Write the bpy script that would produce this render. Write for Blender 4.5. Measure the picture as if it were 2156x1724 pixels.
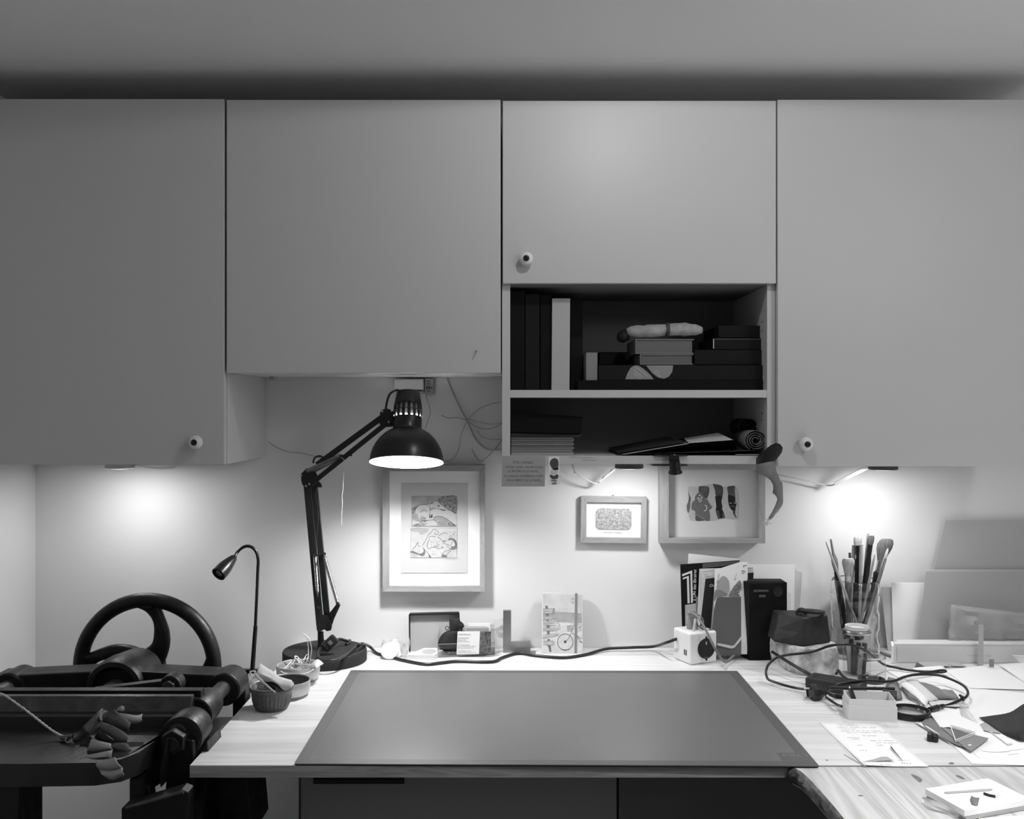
import bpy, bmesh, math, random
from mathutils import Vector, Matrix
random.seed(7)
for o in list(bpy.data.objects): bpy.data.objects.remove(o)
SC = bpy.context.scene
COL = SC.collection
PI = math.pi

# ---------------------------------------------------------------- camera, light, exposure
CY, CZ, F, CX0, CY0 = -2.47, 1.357, 2050.0, 1075.0, 859.0
cam_d = bpy.data.cameras.new('camera'); cam = bpy.data.objects.new('camera', cam_d); COL.objects.link(cam)
cam.location = (0, CY, CZ); cam.rotation_euler = (PI/2, 0, 0)
cam_d.sensor_width = 36; cam_d.lens = F/2156*36
cam_d.shift_x = (1078-CX0)/2156; cam_d.shift_y = (CY0-862)/2156
cam_d.clip_start = 0.05
SC.camera = cam
SC.view_settings.view_transform = 'Standard'; SC.view_settings.look = 'None'
SC.view_settings.gamma = 1; SC.view_settings.use_curve_mapping = False
SC.view_settings.exposure = 0.0
w = bpy.data.worlds.new('world'); SC.world = w; w.use_nodes = True
w.node_tree.nodes['Background'].inputs[0].default_value = (.05,.05,.05,1)
w.node_tree.nodes['Background'].inputs[1].default_value = 0.2

def area(name, loc, size, power, rot=(0,0,0), shape='DISK', spread=None, sy=None):
    d = bpy.data.lights.new(name, 'AREA'); d.shape = shape; d.size = size; d.energy = power
    if sy: d.size_y = sy
    if spread: d.spread = spread
    o = bpy.data.objects.new(name, d); COL.objects.link(o); o.location = loc; o.rotation_euler = rot
    return o
CEIL = 2.095
# one recessed spot just in front of the cabinets, added fill lights further back
sd = bpy.data.lights.new('ceiling_spot_light', 'SPOT'); sd.energy = 6.2; sd.shadow_soft_size = .022; sd.spot_size = math.radians(174); sd.spot_blend = .06
so = bpy.data.objects.new('ceiling_spot_light', sd); COL.objects.link(so); so.location = (.25, -.93, CEIL-.014)
gd = bpy.data.lights.new('ceiling_fill_light', 'POINT'); gd.energy = 9.0  # unseen point light, added to brighten the ceiling
area('desk_fill_light', (.95, -1.45, CEIL-.012), .10, 8, spread=math.radians(105))  # unseen light added to brighten the right of the desk and the pine
gd.energy = 9.0; gd.shadow_soft_size = .11
go = bpy.data.objects.new('ceiling_fill_light', gd); COL.objects.link(go); go.location = (1.25, -1.65, CEIL-.22)
area('room_fill_light', (1.9, -3.2, CEIL-.012), .5, 3, shape='SQUARE')  # overhead fill added behind the camera, no lamp modelled
# lamps under the cabinets
PUCKS = [(-.923, -.17, 1.215), (.28, -.17, 1.215), (.88, -.17, 1.212)]
for i, p in enumerate(PUCKS):
    area('cabinet_puck_light', (p[0], p[1], p[2]-.0015), .046, [.85,.95,1.0][i])
# bulb of the desk lamp
# (the bulb itself glows: see its builder)

# ---------------------------------------------------------------- helpers
def W(px, py, D):
    return Vector(((px-CX0)*D/F, D+CY, CZ-(py-CY0)*D/F))
DT = 0.75                                        # desk top height
def G(px, py, h=0.0):                            # point seen at pixel lying h above the desk top
    D = (CZ-DT-h)*F/(py-CY0); return W(px, py, D)
def V(*a): return Vector(a)
def catmull(pts, k=6, closed=False):
    pts = [Vector(p) for p in pts]; n = len(pts); out = []
    if n < 3: return pts
    rng = range(n) if closed else range(n-1)
    for i in rng:
        if closed: p0,p1,p2,p3 = pts[(i-1)%n],pts[i],pts[(i+1)%n],pts[(i+2)%n]
        else: p0,p1,p2,p3 = pts[max(i-1,0)],pts[i],pts[i+1],pts[min(i+2,n-1)]
        for j in range(k):
            t = j/k
            out.append(.5*((2*p1)+(-p0+p2)*t+(2*p0-5*p1+4*p2-p3)*t*t+(-p0+3*p1-3*p2+p3)*t**3))
    if not closed: out.append(pts[-1])
    return out
def c2(pts, k=5, closed=False):
    return [(p.x,p.y) for p in catmull([(a,b,0) for a,b in pts], k, closed)]

_fonts = {}
def glyphs(s):
    if s in _fonts: return _fonts[s]
    cu = bpy.data.curves.new('txt','FONT'); cu.body = s; cu.size = 1; cu.resolution_u = 2
    ob = bpy.data.objects.new('txt', cu); COL.objects.link(ob)
    dg = bpy.context.evaluated_depsgraph_get(); ev = ob.evaluated_get(dg); me = ev.to_mesh()
    vs = [(v.co.x,v.co.y) for v in me.vertices]; fs = [tuple(p.vertices) for p in me.polygons]
    ev.to_mesh_clear(); bpy.data.objects.remove(ob); bpy.data.curves.remove(cu)
    _fonts[s] = (vs, fs); return vs, fs

class MB:
    def __init__(s, M=None): s.v=[]; s.f=[]; s.M=M
    def add(s, vs, fs):
        b=len(s.v)
        for p in vs:
            p=Vector(p); s.v.append(s.M@p if s.M else p)
        s.f += [tuple(b+i for i in f) for f in fs]; return s
    def box(s, x0,x1,y0,y1,z0,z1):
        vs=[(x,y,z) for z in (z0,z1) for y in (y0,y1) for x in (x0,x1)]
        return s.add(vs,[(0,2,3,1),(4,5,7,6),(0,1,5,4),(2,6,7,3),(0,4,6,2),(1,3,7,5)])
    def obox(s, c, sz, R=None):
        c=Vector(c); R=R or Matrix.Identity(3)
        vs=[c+R@Vector((x*sz[0]/2,y*sz[1]/2,z*sz[2]/2)) for z in (-1,1) for y in (-1,1) for x in (-1,1)]
        return s.add(vs,[(0,2,3,1),(4,5,7,6),(0,1,5,4),(2,6,7,3),(0,4,6,2),(1,3,7,5)])
    def bar(s, p0, p1, w, h, up=(0,1,0)):
        p0,p1=Vector(p0),Vector(p1); d=p1-p0; L=d.length; d.normalize()
        u=Vector(up); a=d.cross(u).normalized(); b=a.cross(d)
        return s.obox((p0+p1)/2,(w,h,L),Matrix((a,b,d)).transposed())
    def tube(s, pts, r, n=8, closed=False, cap=True, flat=None):
        pts=[Vector(p) for p in pts]; m=len(pts)
        rr=r if isinstance(r,(list,tuple)) else [r]*m
        vs=[]; fs=[]; pa=None
        for i,p in enumerate(pts):
            if closed: t=pts[(i+1)%m]-pts[i-1]
            else: t=pts[min(i+1,m-1)]-pts[max(i-1,0)]
            if t.length<1e-9: t=Vector((0,0,1))
            t.normalize()
            if pa is None:
                a=Vector((0,0,1)) if abs(t.z)<.9 else Vector((1,0,0))
                pa=(a-t*a.dot(t)).normalized()
            else:
                q=pa-t*pa.dot(t); pa=q.normalized() if q.length>1e-6 else pa
            b=t.cross(pa)
            for k in range(n):
                an=2*PI*k/n; fx=flat or 1
                vs.append(p+rr[i]*(math.cos(an)*pa*fx+math.sin(an)*b))
        for i in range(m if closed else m-1):
            j=(i+1)%m
            for k in range(n):
                l=(k+1)%n; fs.append((i*n+k,j*n+k,j*n+l,i*n+l))
        if cap and not closed:
            fs.append(tuple(range(n))); fs.append(tuple((m-1)*n+k for k in reversed(range(n))))
        return s.add(vs,[tuple(reversed(f)) for f in fs])
    def cyl(s,p0,p1,r0,r1=None,n=24,cap=True): return s.tube([p0,p1],[r0,r0 if r1 is None else r1],n,cap=cap)
    def lathe(s, prof, n=32, o=(0,0,0), R=None, fr=None, closed=False):
        o=Vector(o); vs=[]; ring=[]
        for (r,z) in prof:
            if r<1e-6: ring.append([len(vs)]); vs.append(o+(R@Vector((0,0,z)) if R else Vector((0,0,z))))
            else:
                ix=[]
                for k in range(n):
                    a=2*PI*k/n; q=r*(fr(a,r,z) if fr else 1)
                    p=Vector((q*math.cos(a),q*math.sin(a),z)); ix.append(len(vs)); vs.append(o+(R@p if R else p))
                ring.append(ix)
        fs=[]; m=len(ring)
        for i in range(m if closed else m-1):
            a,b=ring[i],ring[(i+1)%m]
            for k in range(n):
                l=(k+1)%n
                if len(a)==1 and len(b)==1: continue
                if len(a)==1: fs.append((a[0],b[l],b[k]))
                elif len(b)==1: fs.append((a[k],a[l],b[0]))
                else: fs.append((a[k],a[l],b[l],b[k]))
        return s.add(vs,fs)
    def torus(s,c,R0,r,R=None,n=32,m=10,a0=0,a1=2*PI):
        R=R or Matrix.Identity(3); c=Vector(c); full=abs(a1-a0-2*PI)<1e-6
        pts=[c+R@Vector((R0*math.cos(a0+(a1-a0)*i/n),R0*math.sin(a0+(a1-a0)*i/n),0)) for i in range(n if full else n+1)]
        return s.tube(pts,r,m,closed=full)
    def prism(s, pts, w):
        pts=[Vector(p) for p in pts]; w=Vector(w); n=len(pts)
        fs=[tuple(range(n)),tuple(n+i for i in reversed(range(n)))]
        for i in range(n): j=(i+1)%n; fs.append((i,n+i,n+j,j))
        return s.add(pts+[p+w for p in pts],fs)
    def loft(s, sections, closed=True, cap=True):
        n=len(sections[0]); vs=[Vector(p) for sec in sections for p in sec]; fs=[]
        for i in range(len(sections)-1):
            for k in range(n if closed else n-1):
                l=(k+1)%n; fs.append((i*n+k,i*n+l,(i+1)*n+l,(i+1)*n+k))
        if cap and closed:
            fs.append(tuple(reversed(range(n)))); fs.append(tuple((len(sections)-1)*n+k for k in range(n)))
        return s.add(vs,fs)
    def grid(s, rows):
        n=len(rows[0]); m=len(rows)
        return s.add([p for r in rows for p in r],[(i*n+j,i*n+j+1,(i+1)*n+j+1,(i+1)*n+j) for i in range(m-1) for j in range(n-1)])
    def poly(s, pts): return s.add(pts,[tuple(range(len(pts)))])
    def ink(s, pts, wpx, D, k=4, P=None):
        P=P or (lambda a,b: W(a,b,D))
        q=c2(pts,k) if k else pts; n=len(q); L=[]; Rr=[]
        for i in range(n):
            a=q[max(i-1,0)]; b=q[min(i+1,n-1)]; dx,dy=b[0]-a[0],b[1]-a[1]; l=math.hypot(dx,dy) or 1
            w_=wpx/2*(1 if 0<i<n-1 else .6)
            L.append(P(q[i][0]-dy/l*w_,q[i][1]+dx/l*w_)); Rr.append(P(q[i][0]+dy/l*w_,q[i][1]-dx/l*w_))
        return s.grid([L,Rr])
    def blot(s, pts, D, k=4, P=None):
        P=P or (lambda a,b: W(a,b,D))
        q=c2(pts,k,True) if k else pts
        return s.poly([P(a,b) for a,b in q])
    def text(s, st, size, o, u, v, shear=0, sx=1, jit=0):
        vs,fs=glyphs(st); u=Vector(u).normalized(); v=Vector(v).normalized(); o=Vector(o)
        return s.add([o+u*((a*sx+shear*b)*size)+v*((b+jit*math.sin(a*5))*size) for a,b in vs],fs)
    def build(s, name, mat, parent=None, smooth=None, bev=0, sol=0, seg=2, sub=0, origin=None):
        if origin is None:
            if parent: origin=wl(parent)
            else:
                xs=[p.x for p in s.v]; ys=[p.y for p in s.v]
                origin=Vector(((min(xs)+max(xs))/2,(min(ys)+max(ys))/2,min(p.z for p in s.v)))
        origin=Vector(origin)
        me=bpy.data.meshes.new(name); me.from_pydata([p-origin for p in s.v],[],s.f); me.update()
        bm=bmesh.new(); bm.from_mesh(me)
        if not sol: bmesh.ops.recalc_face_normals(bm,faces=bm.faces)
        bm.to_mesh(me); bm.free()
        if smooth is not None:
            for p in me.polygons: p.use_smooth=True
            me.set_sharp_from_angle(angle=math.radians(smooth))
        me.materials.append(mat)
        o=bpy.data.objects.new(name,me); COL.objects.link(o)
        if parent:
            o.parent=parent; o.location=origin-wl(parent)
        else: o.location=origin
        _wl[o.name]=origin
        if sub:
            m=o.modifiers.new('s','SUBSURF'); m.levels=sub; m.render_levels=sub
        if sol:
            m=o.modifiers.new('t','SOLIDIFY'); m.thickness=sol; m.offset=0
        if bev:
            m=o.modifiers.new('b','BEVEL'); m.width=bev; m.segments=seg; m.limit_method='ANGLE'; m.angle_limit=math.radians(40)
        return o
_wl={}
def wl(o): return _wl[o.name]
def tag(o,label,cat,group=None,kind=None):
    if label: o['label']=label
    if cat: o['category']=cat
    if group: o['group']=group
    if kind: o['kind']=kind
    return o
def struct(o,label=None):
    o['kind']='structure'
    if label: o['label']=label
    return o
def thing(name,loc,label,cat,group=None):
    o=bpy.data.objects.new(name,None); COL.objects.link(o); o.location=loc; o.empty_display_size=.02
    _wl[o.name]=Vector(loc); return tag(o,label,cat,group)
def lab(o,l): o['label']=l; return o
def RZ(a): return Matrix.Rotation(a,3,'Z')
def RX(a): return Matrix.Rotation(a,3,'X')
def RY(a): return Matrix.Rotation(a,3,'Y')
def sheet(name,c,mat,label=None,cat=None,group=None,parent=None,bulge=0,seg=8,th=.0005,fn=None):
    """thin sheet through four corners c = TL,TR,BR,BL"""
    TL,TR,BR,BL=[Vector(p) for p in c]; n=(TR-TL).cross(BL-TL).normalized()
    if n.z<0: n=-n
    rows=[]
    for i in range(seg+1):
        t=i/seg; row=[]
        for j in range(seg+1):
            u=j/seg; p=(TL*(1-u)+TR*u)*(1-t)+(BL*(1-u)+BR*u)*t
            h=bulge*math.sin(PI*u)*math.sin(PI*t)
            if fn: h+=fn(u,t)
            row.append(p+n*h)
        rows.append(row)
    o=MB().grid(rows).build(name,mat,parent,smooth=60,sol=th)
    if label: tag(o,label,cat,group)
    return o

# ---------------------------------------------------------------- materials
def mat(name,g=.5,rough=.5,metal=0,spec=.5,noise=0,nscale=8,bump=0,bscale=60,emit=0,trans=0,ior=1.45,alpha=1,coat=0,sheen=0,stretch=(1,1,1),detail=4,rvar=0):
    m=bpy.data.materials.new(name); m.use_nodes=True; nt=m.node_tree; b=nt.nodes['Principled BSDF']
    c=(g,g,g,1); b.inputs['Base Color'].default_value=c
    b.inputs['Roughness'].default_value=rough; b.inputs['Metallic'].default_value=metal
    b.inputs['Specular IOR Level'].default_value=spec; b.inputs['IOR'].default_value=ior
    b.inputs['Transmission Weight'].default_value=trans; b.inputs['Alpha'].default_value=alpha
    b.inputs['Coat Weight'].default_value=coat; b.inputs['Sheen Weight'].default_value=sheen
    if emit:
        b.inputs['Emission Color'].default_value=(1,1,1,1); b.inputs['Emission Strength'].default_value=emit
    if noise or bump or rvar:
        tc=nt.nodes.new('ShaderNodeTexCoord'); mp=nt.nodes.new('ShaderNodeMapping'); mp.inputs['Scale'].default_value=stretch
        nt.links.new(tc.outputs['Object'],mp.inputs[0])
    if noise:
        nz=nt.nodes.new('ShaderNodeTexNoise'); nz.inputs['Scale'].default_value=nscale; nz.inputs['Detail'].default_value=detail
        nt.links.new(mp.outputs[0],nz.inputs['Vector'])
        mr=nt.nodes.new('ShaderNodeMapRange'); mr.inputs['From Min'].default_value=.3; mr.inputs['From Max'].default_value=.7
        mr.inputs['To Min'].default_value=max(0,g*(1-noise)); mr.inputs['To Max'].default_value=min(1,g*(1+noise))
        nt.links.new(nz.outputs['Fac'],mr.inputs[0]); nt.links.new(mr.outputs[0],b.inputs['Base Color'])
    if rvar:
        n3=nt.nodes.new('ShaderNodeTexNoise'); n3.inputs['Scale'].default_value=nscale*1.7; nt.links.new(mp.outputs[0],n3.inputs['Vector'])
        m3=nt.nodes.new('ShaderNodeMapRange'); m3.inputs['To Min'].default_value=max(.02,rough-rvar); m3.inputs['To Max'].default_value=min(1,rough+rvar)
        nt.links.new(n3.outputs['Fac'],m3.inputs[0]); nt.links.new(m3.outputs[0],b.inputs['Roughness'])
    if bump:
        n2=nt.nodes.new('ShaderNodeTexNoise'); n2.inputs['Scale'].default_value=bscale; n2.inputs['Detail'].default_value=5
        nt.links.new(mp.outputs[0],n2.inputs['Vector'])
        bp=nt.nodes.new('ShaderNodeBump'); bp.inputs['Strength'].default_value=bump; bp.inputs['Distance'].default_value=.002
        nt.links.new(n2.outputs['Fac'],bp.inputs['Height']); nt.links.new(bp.outputs[0],b.inputs['Normal'])
    return m
def wood(name,g0,g1,axis='X',scale=1.0,rough=.5,rings=14,knots=False,seed=0,band=0):
    """pine like grain running along the axis, object coordinates"""
    m=bpy.data.materials.new(name); m.use_nodes=True; nt=m.node_tree; b=nt.nodes['Principled BSDF']; L=nt.links.new; N=nt.nodes.new
    b.inputs['Roughness'].default_value=rough
    geo=N('ShaderNodeNewGeometry'); mp=N('ShaderNodeMapping')
    mp.inputs['Scale'].default_value={'X':(.06,1,1),'Y':(1,.06,1),'Z':(1,1,.06)}[axis]
    mp.inputs['Location'].default_value=(seed*3.1,seed*1.7,seed*.9)
    L(geo.outputs['Position'],mp.inputs[0])
    nz=N('ShaderNodeTexNoise'); nz.inputs['Scale'].default_value=rings*scale; nz.inputs['Detail'].default_value=3; nz.inputs['Distortion'].default_value=.6
    L(mp.outputs[0],nz.inputs['Vector'])
    wv=N('ShaderNodeMath'); wv.operation='MULTIPLY'; wv.inputs[1].default_value=9; L(nz.outputs['Fac'],wv.inputs[0])
    fr=N('ShaderNodeMath'); fr.operation='PINGPONG'; fr.inputs[1].default_value=.5; L(wv.outputs[0],fr.inputs[0])
    fine=N('ShaderNodeTexNoise'); fine.inputs['Scale'].default_value=160*scale; fine.inputs['Detail'].default_value=2; L(mp.outputs[0],fine.inputs['Vector'])
    ad=N('ShaderNodeMath'); ad.operation='MULTIPLY_ADD'; ad.inputs[1].default_value=.5; L(fine.outputs['Fac'],ad.inputs[0])
    ml=N('ShaderNodeMath'); ml.operation='MULTIPLY'; ml.inputs[1].default_value=.9; L(fr.outputs[0],ml.inputs[0]); L(ml.outputs[0],ad.inputs[2])
    mr=N('ShaderNodeMapRange'); mr.inputs['From Min'].default_value=.15; mr.inputs['From Max'].default_value=.75
    mr.inputs['To Min'].default_value=g0; mr.inputs['To Max'].default_value=g1; L(ad.outputs[0],mr.inputs[0])
    last=mr.outputs[0]
    if band:
        oi=N('ShaderNodeObjectInfo'); m2=N('ShaderNodeMapRange'); m2.inputs['To Min'].default_value=1-band; m2.inputs['To Max'].default_value=1
        L(oi.outputs['Random'],m2.inputs[0]); mu=N('ShaderNodeMath'); mu.operation='MULTIPLY'; L(last,mu.inputs[0]); L(m2.outputs[0],mu.inputs[1]); last=mu.outputs[0]
    L(last,b.inputs['Base Color']); return m

def thin_glass(name,tint=.93,rough=.03,gl=1.5):
    m=bpy.data.materials.new(name); m.use_nodes=True; nt=m.node_tree; nt.nodes.clear(); N=nt.nodes.new; L=nt.links.new
    out=N('ShaderNodeOutputMaterial'); tr=N('ShaderNodeBsdfTransparent'); tr.inputs[0].default_value=(tint,tint,tint,1)
    gs=N('ShaderNodeBsdfGlossy'); gs.inputs['Roughness'].default_value=rough; lw=N('ShaderNodeMath'); lw.operation='MULTIPLY_ADD'; lw.inputs[1].default_value=.55; lw.inputs[2].default_value=.03; l0=N('ShaderNodeLayerWeight'); l0.inputs[0].default_value=.5; pw=N('ShaderNodeMath'); pw.operation='POWER'; pw.inputs[1].default_value=4; L(l0.outputs['Facing'],pw.inputs[0]); L(pw.outputs[0],lw.inputs[0])
    mx=N('ShaderNodeMixShader'); L(lw.outputs[0],mx.inputs[0]); L(tr.outputs[0],mx.inputs[1]); L(gs.outputs[0],mx.inputs[2]); L(mx.outputs[0],out.inputs[0]); return m
def film(name,op=.4,g=.8,rough=.25):
    """translucent plastic film"""
    m=bpy.data.materials.new(name); m.use_nodes=True; nt=m.node_tree; b=nt.nodes['Principled BSDF']
    b.inputs['Base Color'].default_value=(g,g,g,1); b.inputs['Roughness'].default_value=rough; b.inputs['Alpha'].default_value=op
    return m

M=dict(
 wall=mat('wall_paint',.82,.85,spec=.2,bump=.05,bscale=40),
 ceil=mat('ceiling_paint',.90,.9,spec=.2,bump=.05,bscale=30),
 floor=mat('floor_dark',.10,.6,noise=.3),
 door=mat('cabinet_white',.60,.42,spec=.45,bump=.03,bscale=25),
 carc=mat('cabinet_melamine',.62,.5),
 backp=mat('dark_back_panel',.24,.75),
 black=mat('black_plastic',.012,.35),
 blackm=mat('black_enamel',.012,.3,spec=.5),
 matte=mat('matte_black',.016,.75,spec=.25),
 iron=mat('black_cast_iron',.011,.46,metal=.25,noise=.5,nscale=30,bump=.35,bscale=120,rvar=.15),
 ironl=mat('worn_iron',.10,.40,metal=.6,noise=.5,nscale=25,bump=.3,bscale=90,rvar=.12),
 steel=mat('steel',.55,.28,metal=1),
 white=mat('white_plastic',.82,.35),
 paper=mat('white_paper',.92,.8,spec=.15),
 paper2=mat('offwhite_paper',.68,.8,spec=.15),
 paperg=mat('grey_paper',.42,.8,spec=.15),
 card=mat('grey_card',.45,.8,spec=.1,noise=.05,nscale=3),
 mid=mat('mid_grey',.25,.6),
 dark=mat('dark_grey',.08,.6),
 ink=mat('black_ink',.03,.8,spec=.05),
 inkm=mat('grey_ink',.16,.8,spec=.05),
 inkl=mat('pale_ink',.36,.8,spec=.05),
 book=mat('dark_book_cloth',.014,.8,spec=.2),
 book2=mat('black_book_cloth',.008,.7,spec=.15),
 slip=mat('pale_slipcase',.50,.7),
 leather=mat('grey_leather',.20,.7,noise=.15,nscale=20,bump=.2,bscale=150),
 leatherd=mat('dark_leather',.018,.65,noise=.2,nscale=20,bump=.25,bscale=150),
 mat=mat('cutting_mat_rubber',.130,.40,noise=.06,nscale=3,rvar=.05),
 cord=mat('twine',.6,.8),
 cable=mat('grey_cable',.20,.5),
 wire=mat('pale_wire',.42,.5),
 ceram=mat('shaded_ceramic',.10,.3,noise=.3,nscale=30),  # dark tone carries the shaded side of the ramekin
 ceraml=mat('pale_glazed_ceramic',.34,.28,noise=.15,nscale=25),
 glow=mat('lamp_diffuser',.9,.5,emit=6),
 bulb=mat('glowing_bulb',.9,.5,emit=450),
 shadein=mat('lamp_shade_inside',.85,.5),
 fwood=wood('pale_frame_wood',.30,.42,'Z',3,rings=30),
 fwoodh=wood('pale_frame_wood_horizontal',.30,.42,'X',3,rings=30),
 desk=wood('laminated_pale_wood',.72,.88,'X',1.0,.45,rings=9,band=.18),
 deskedge=wood('shaded_wood_edge',.26,.40,'X',2,.6,rings=20),  # darker than the wood itself: the dim front edge is in the colour
 pine=wood('pine_slab',.40,.66,'Y',1.0,.5,rings=13,seed=2),
 bark=mat('rough_bark_edge',.09,.85,noise=.7,nscale=40,bump=.8,bscale=60),
 knot=mat('wood_knot',.16,.7,noise=.3,nscale=60),
 glass=mat('clear_glass',1,.0,trans=1,ior=1.46),
 tglass=thin_glass('thin_clear_glass'),
 acryl=thin_glass('clear_acrylic',.90,.08,1.45),
 film=film('plastic_film',.35,.8),
 film2=film('cloudy_plastic_bag',.55,.5,.3),
 stone=mat('rough_stone',.46,.85,noise=.6,nscale=42,bump=.9,bscale=30,detail=8),
)
# ---------------------------------------------------------------- room shell
XL, XR, YB = -1.205, 2.3, -4.2
struct(MB().box(XL-.1,XR+.1,0,.1,0,CEIL).build('wall_back',M['wall']))
struct(MB().box(XL-.1,XL,YB,0,0,CEIL).build('wall_left',M['wall']))
struct(MB().box(XR,XR+.1,YB,0,0,CEIL).build('wall_right',M['wall']))
struct(MB().box(XL-.1,XR+.1,YB-.1,YB,0,CEIL).build('wall_front',M['wall']))
struct(MB().box(XL-.1,XR+.1,YB-.1,.1,-.1,0).build('floor',M['floor']))
struct(MB().box(XL-.1,XR+.1,YB-.1,.1,CEIL,CEIL+.1).build('ceiling',M['ceil']))

# ---------------------------------------------------------------- wall cabinets
YF=-.35                    # front of the doors
def knob(parent,px,py):
    c=W(px,py,2.12-.016); c.y=YF-.016; R=RX(PI/2)
    o=MB(); prof=[(.0,-.017),(.0055,-.017),(.0055,-.009)]
    for i in range(9):
        a=-PI/2*.75+(PI/2*.75+PI/2*.72)*i/8; prof.append((.0152*math.cos(a),.0125*math.sin(a)))
    prof+=[(.0068,.0122),(.0062,.0100)]; prof.append((0,.0100))
    k=o.lathe(prof,32,c,R).build('knob',M['white'],parent,smooth=50)
    lab(k,'round white knob with a black centre')
    MB().lathe([(0,.0099),(.0064,.0101),(.0064,.0128),(.0040,.0136),(.0036,.0118),(0,.0116)],24,c,R).build('knob_centre',M['black'],k,smooth=40)
def cabinet(x0,x1,z0,z1,label,door,knobpx=None,open_to=None):
    t=thing('wall_cabinet',((x0+x1)/2,-.16,z0),label,'cabinet','white wall cabinets hung side by side')
    th=.018; b=MB(); yb,yf=-.003,YF+.019
    if open_to is None:
        b.box(x0,x0+th,yf,yb,z0,z1); b.box(x1-th,x1,yf,yb,z0,z1)
        b.box(x0+th,x1-th,yf,yb,z0,z0+th); b.box(x0+th,x1-th,yf,yb,z1-th,z1); b.box(x0+th,x1-th,yb-.005,yb,z0+th,z1-th)
        b.build('body',M['carc'],t)
    else:
        MB().box(x0,x0+th,yf,yb,z0,z1).build('side_panel',M['carc'],t,bev=.0005)
        MB().box(x1-th,x1,yf,yb,z0,z1).build('side_panel',M['carc'],t,bev=.0005)
        MB().box(x0+th,x1-th,yf,yb,z0,z0+th).build('bottom_board',M['carc'],t,bev=.0005)
        MB().box(x0+th,x1-th,yf,yb,z1-th,z1).build('top_board',M['carc'],t)
        MB().box(x0+th,x1-th,yf+.002,yb-.006,open_to-.001,open_to+.017).build('shelf_board',M['backp'],t)
        MB().box(x0+th,x1-th,yf+.001,yb-.006,1.3800,1.3967).build('shelf_board',M['carc'],t,bev=.0005)
        MB().box(x0+th,x1-th,yb-.006,yb,z0+th,z1-th).build('back_panel',M['backp'],t)
    d=MB().box(door[0],door[1],YF,YF+.018,door[2],door[3]).build('door',M['door'],t,bev=.0012)
    if knobpx: knob(d,*knobpx)
    return t
cabinet(-1.203,-.6225,1.234,2.026,'tall white wall cabinet in the left corner beside the left wall',(-1.201,-.6235,1.234,2.030),(412,931))
c2b=cabinet(-.6190,-.0215,1.4345,2.026,'shorter white wall cabinet above the black desk lamp, with a small screw in its door',(-.6184,-.0217,1.4335,2.0282))
c3=cabinet(-.0188,.5815,1.234,2.024,'white wall cabinet with a small upper door and two open shelves of books',(-.0172,.5781,1.6284,2.0262),(1108,545),open_to=1.6280)
cabinet(.5826,1.180,1.231,2.026,'tall white wall cabinet above the brushes and the leaning boards',(.5815,1.181,1.230,2.0285),(1697,935))
# shelf pin holes on the right inner side of the open cabinet
h=MB()
for zz in (1.33,1.345,1.30,1.285,1.53,1.55):
    for yy in (-.29,):
        h.cyl((.5636,yy,zz),(.5630,yy,zz),.0024,n=10)
h.build('pin_hole',M['dark'],c3)
# screw in the door of the second cabinet
p=W(1003,739,2.12-.012); p.y=YF
t=MB().cyl(p+V(0,-.014,0),p+V(0,.004,0),.0016,n=12).lathe([(0,.0),(.0022,.0),(.0022,.002),(0,.0026)],14,p+V(0,-.014,0),RX(PI/2))
lab(t.build('screw',M['steel'],c2b,smooth=40),'small bare screw')
# hanging brackets under the second cabinet
b=MB(); a=W(566,787,2.42); bb=W(579,801,2.42); b.box(a.x,bb.x,-.05,-.004,bb.z,1.4345)
br=b.build('bracket',M['carc'],c2b,bev=.001); s=MB()
for px in (568.5,573): q=W(px,793,2.4185); s.box(q.x-.001,q.x+.001,-.0515,-.0495,q.z-.004,q.z+.004)
s.build('slot',M['black'],br)
a=W(1037,788,2.40); bb=W(1056,803,2.40)
MB().prism([(a.x,-.08,1.4345),(-.0215,-.08,1.4345),(-.0215,-.08,bb.z),(a.x+.006,-.08,bb.z)],(0,.07,0)).build('bracket',M['carc'],c2b,bev=.001)

# puck lamps under the cabinets
names=['round puck lamp under the left cabinet, beside the left wall','round puck lamp under the open cabinet, above the small framed etching','round puck lamp under the right cabinet, above the paint brushes']
for i,(x,y,z) in enumerate(PUCKS):
    zt=1.234 if i<2 else 1.231
    t=thing('puck_lamp',(x,y,zt),names[i],'lamp','puck lamps under the cabinets')
    MB().lathe([(0,zt),(.030,zt),(.0335,z+.006),(.0335,z+.001),(.031,z-.0005),(.026,z),(.0,z)],40,(x,y,0)).build('housing',M['steel'] if i==0 else M['dark'],t,smooth=40)
    MB().lathe([(0,z-.0010),(.025,z-.0010),(.0262,z+.0005),(0,z+.0006)],36,(x,y,0)).build('diffuser',M['glow'],t,smooth=40)

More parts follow.
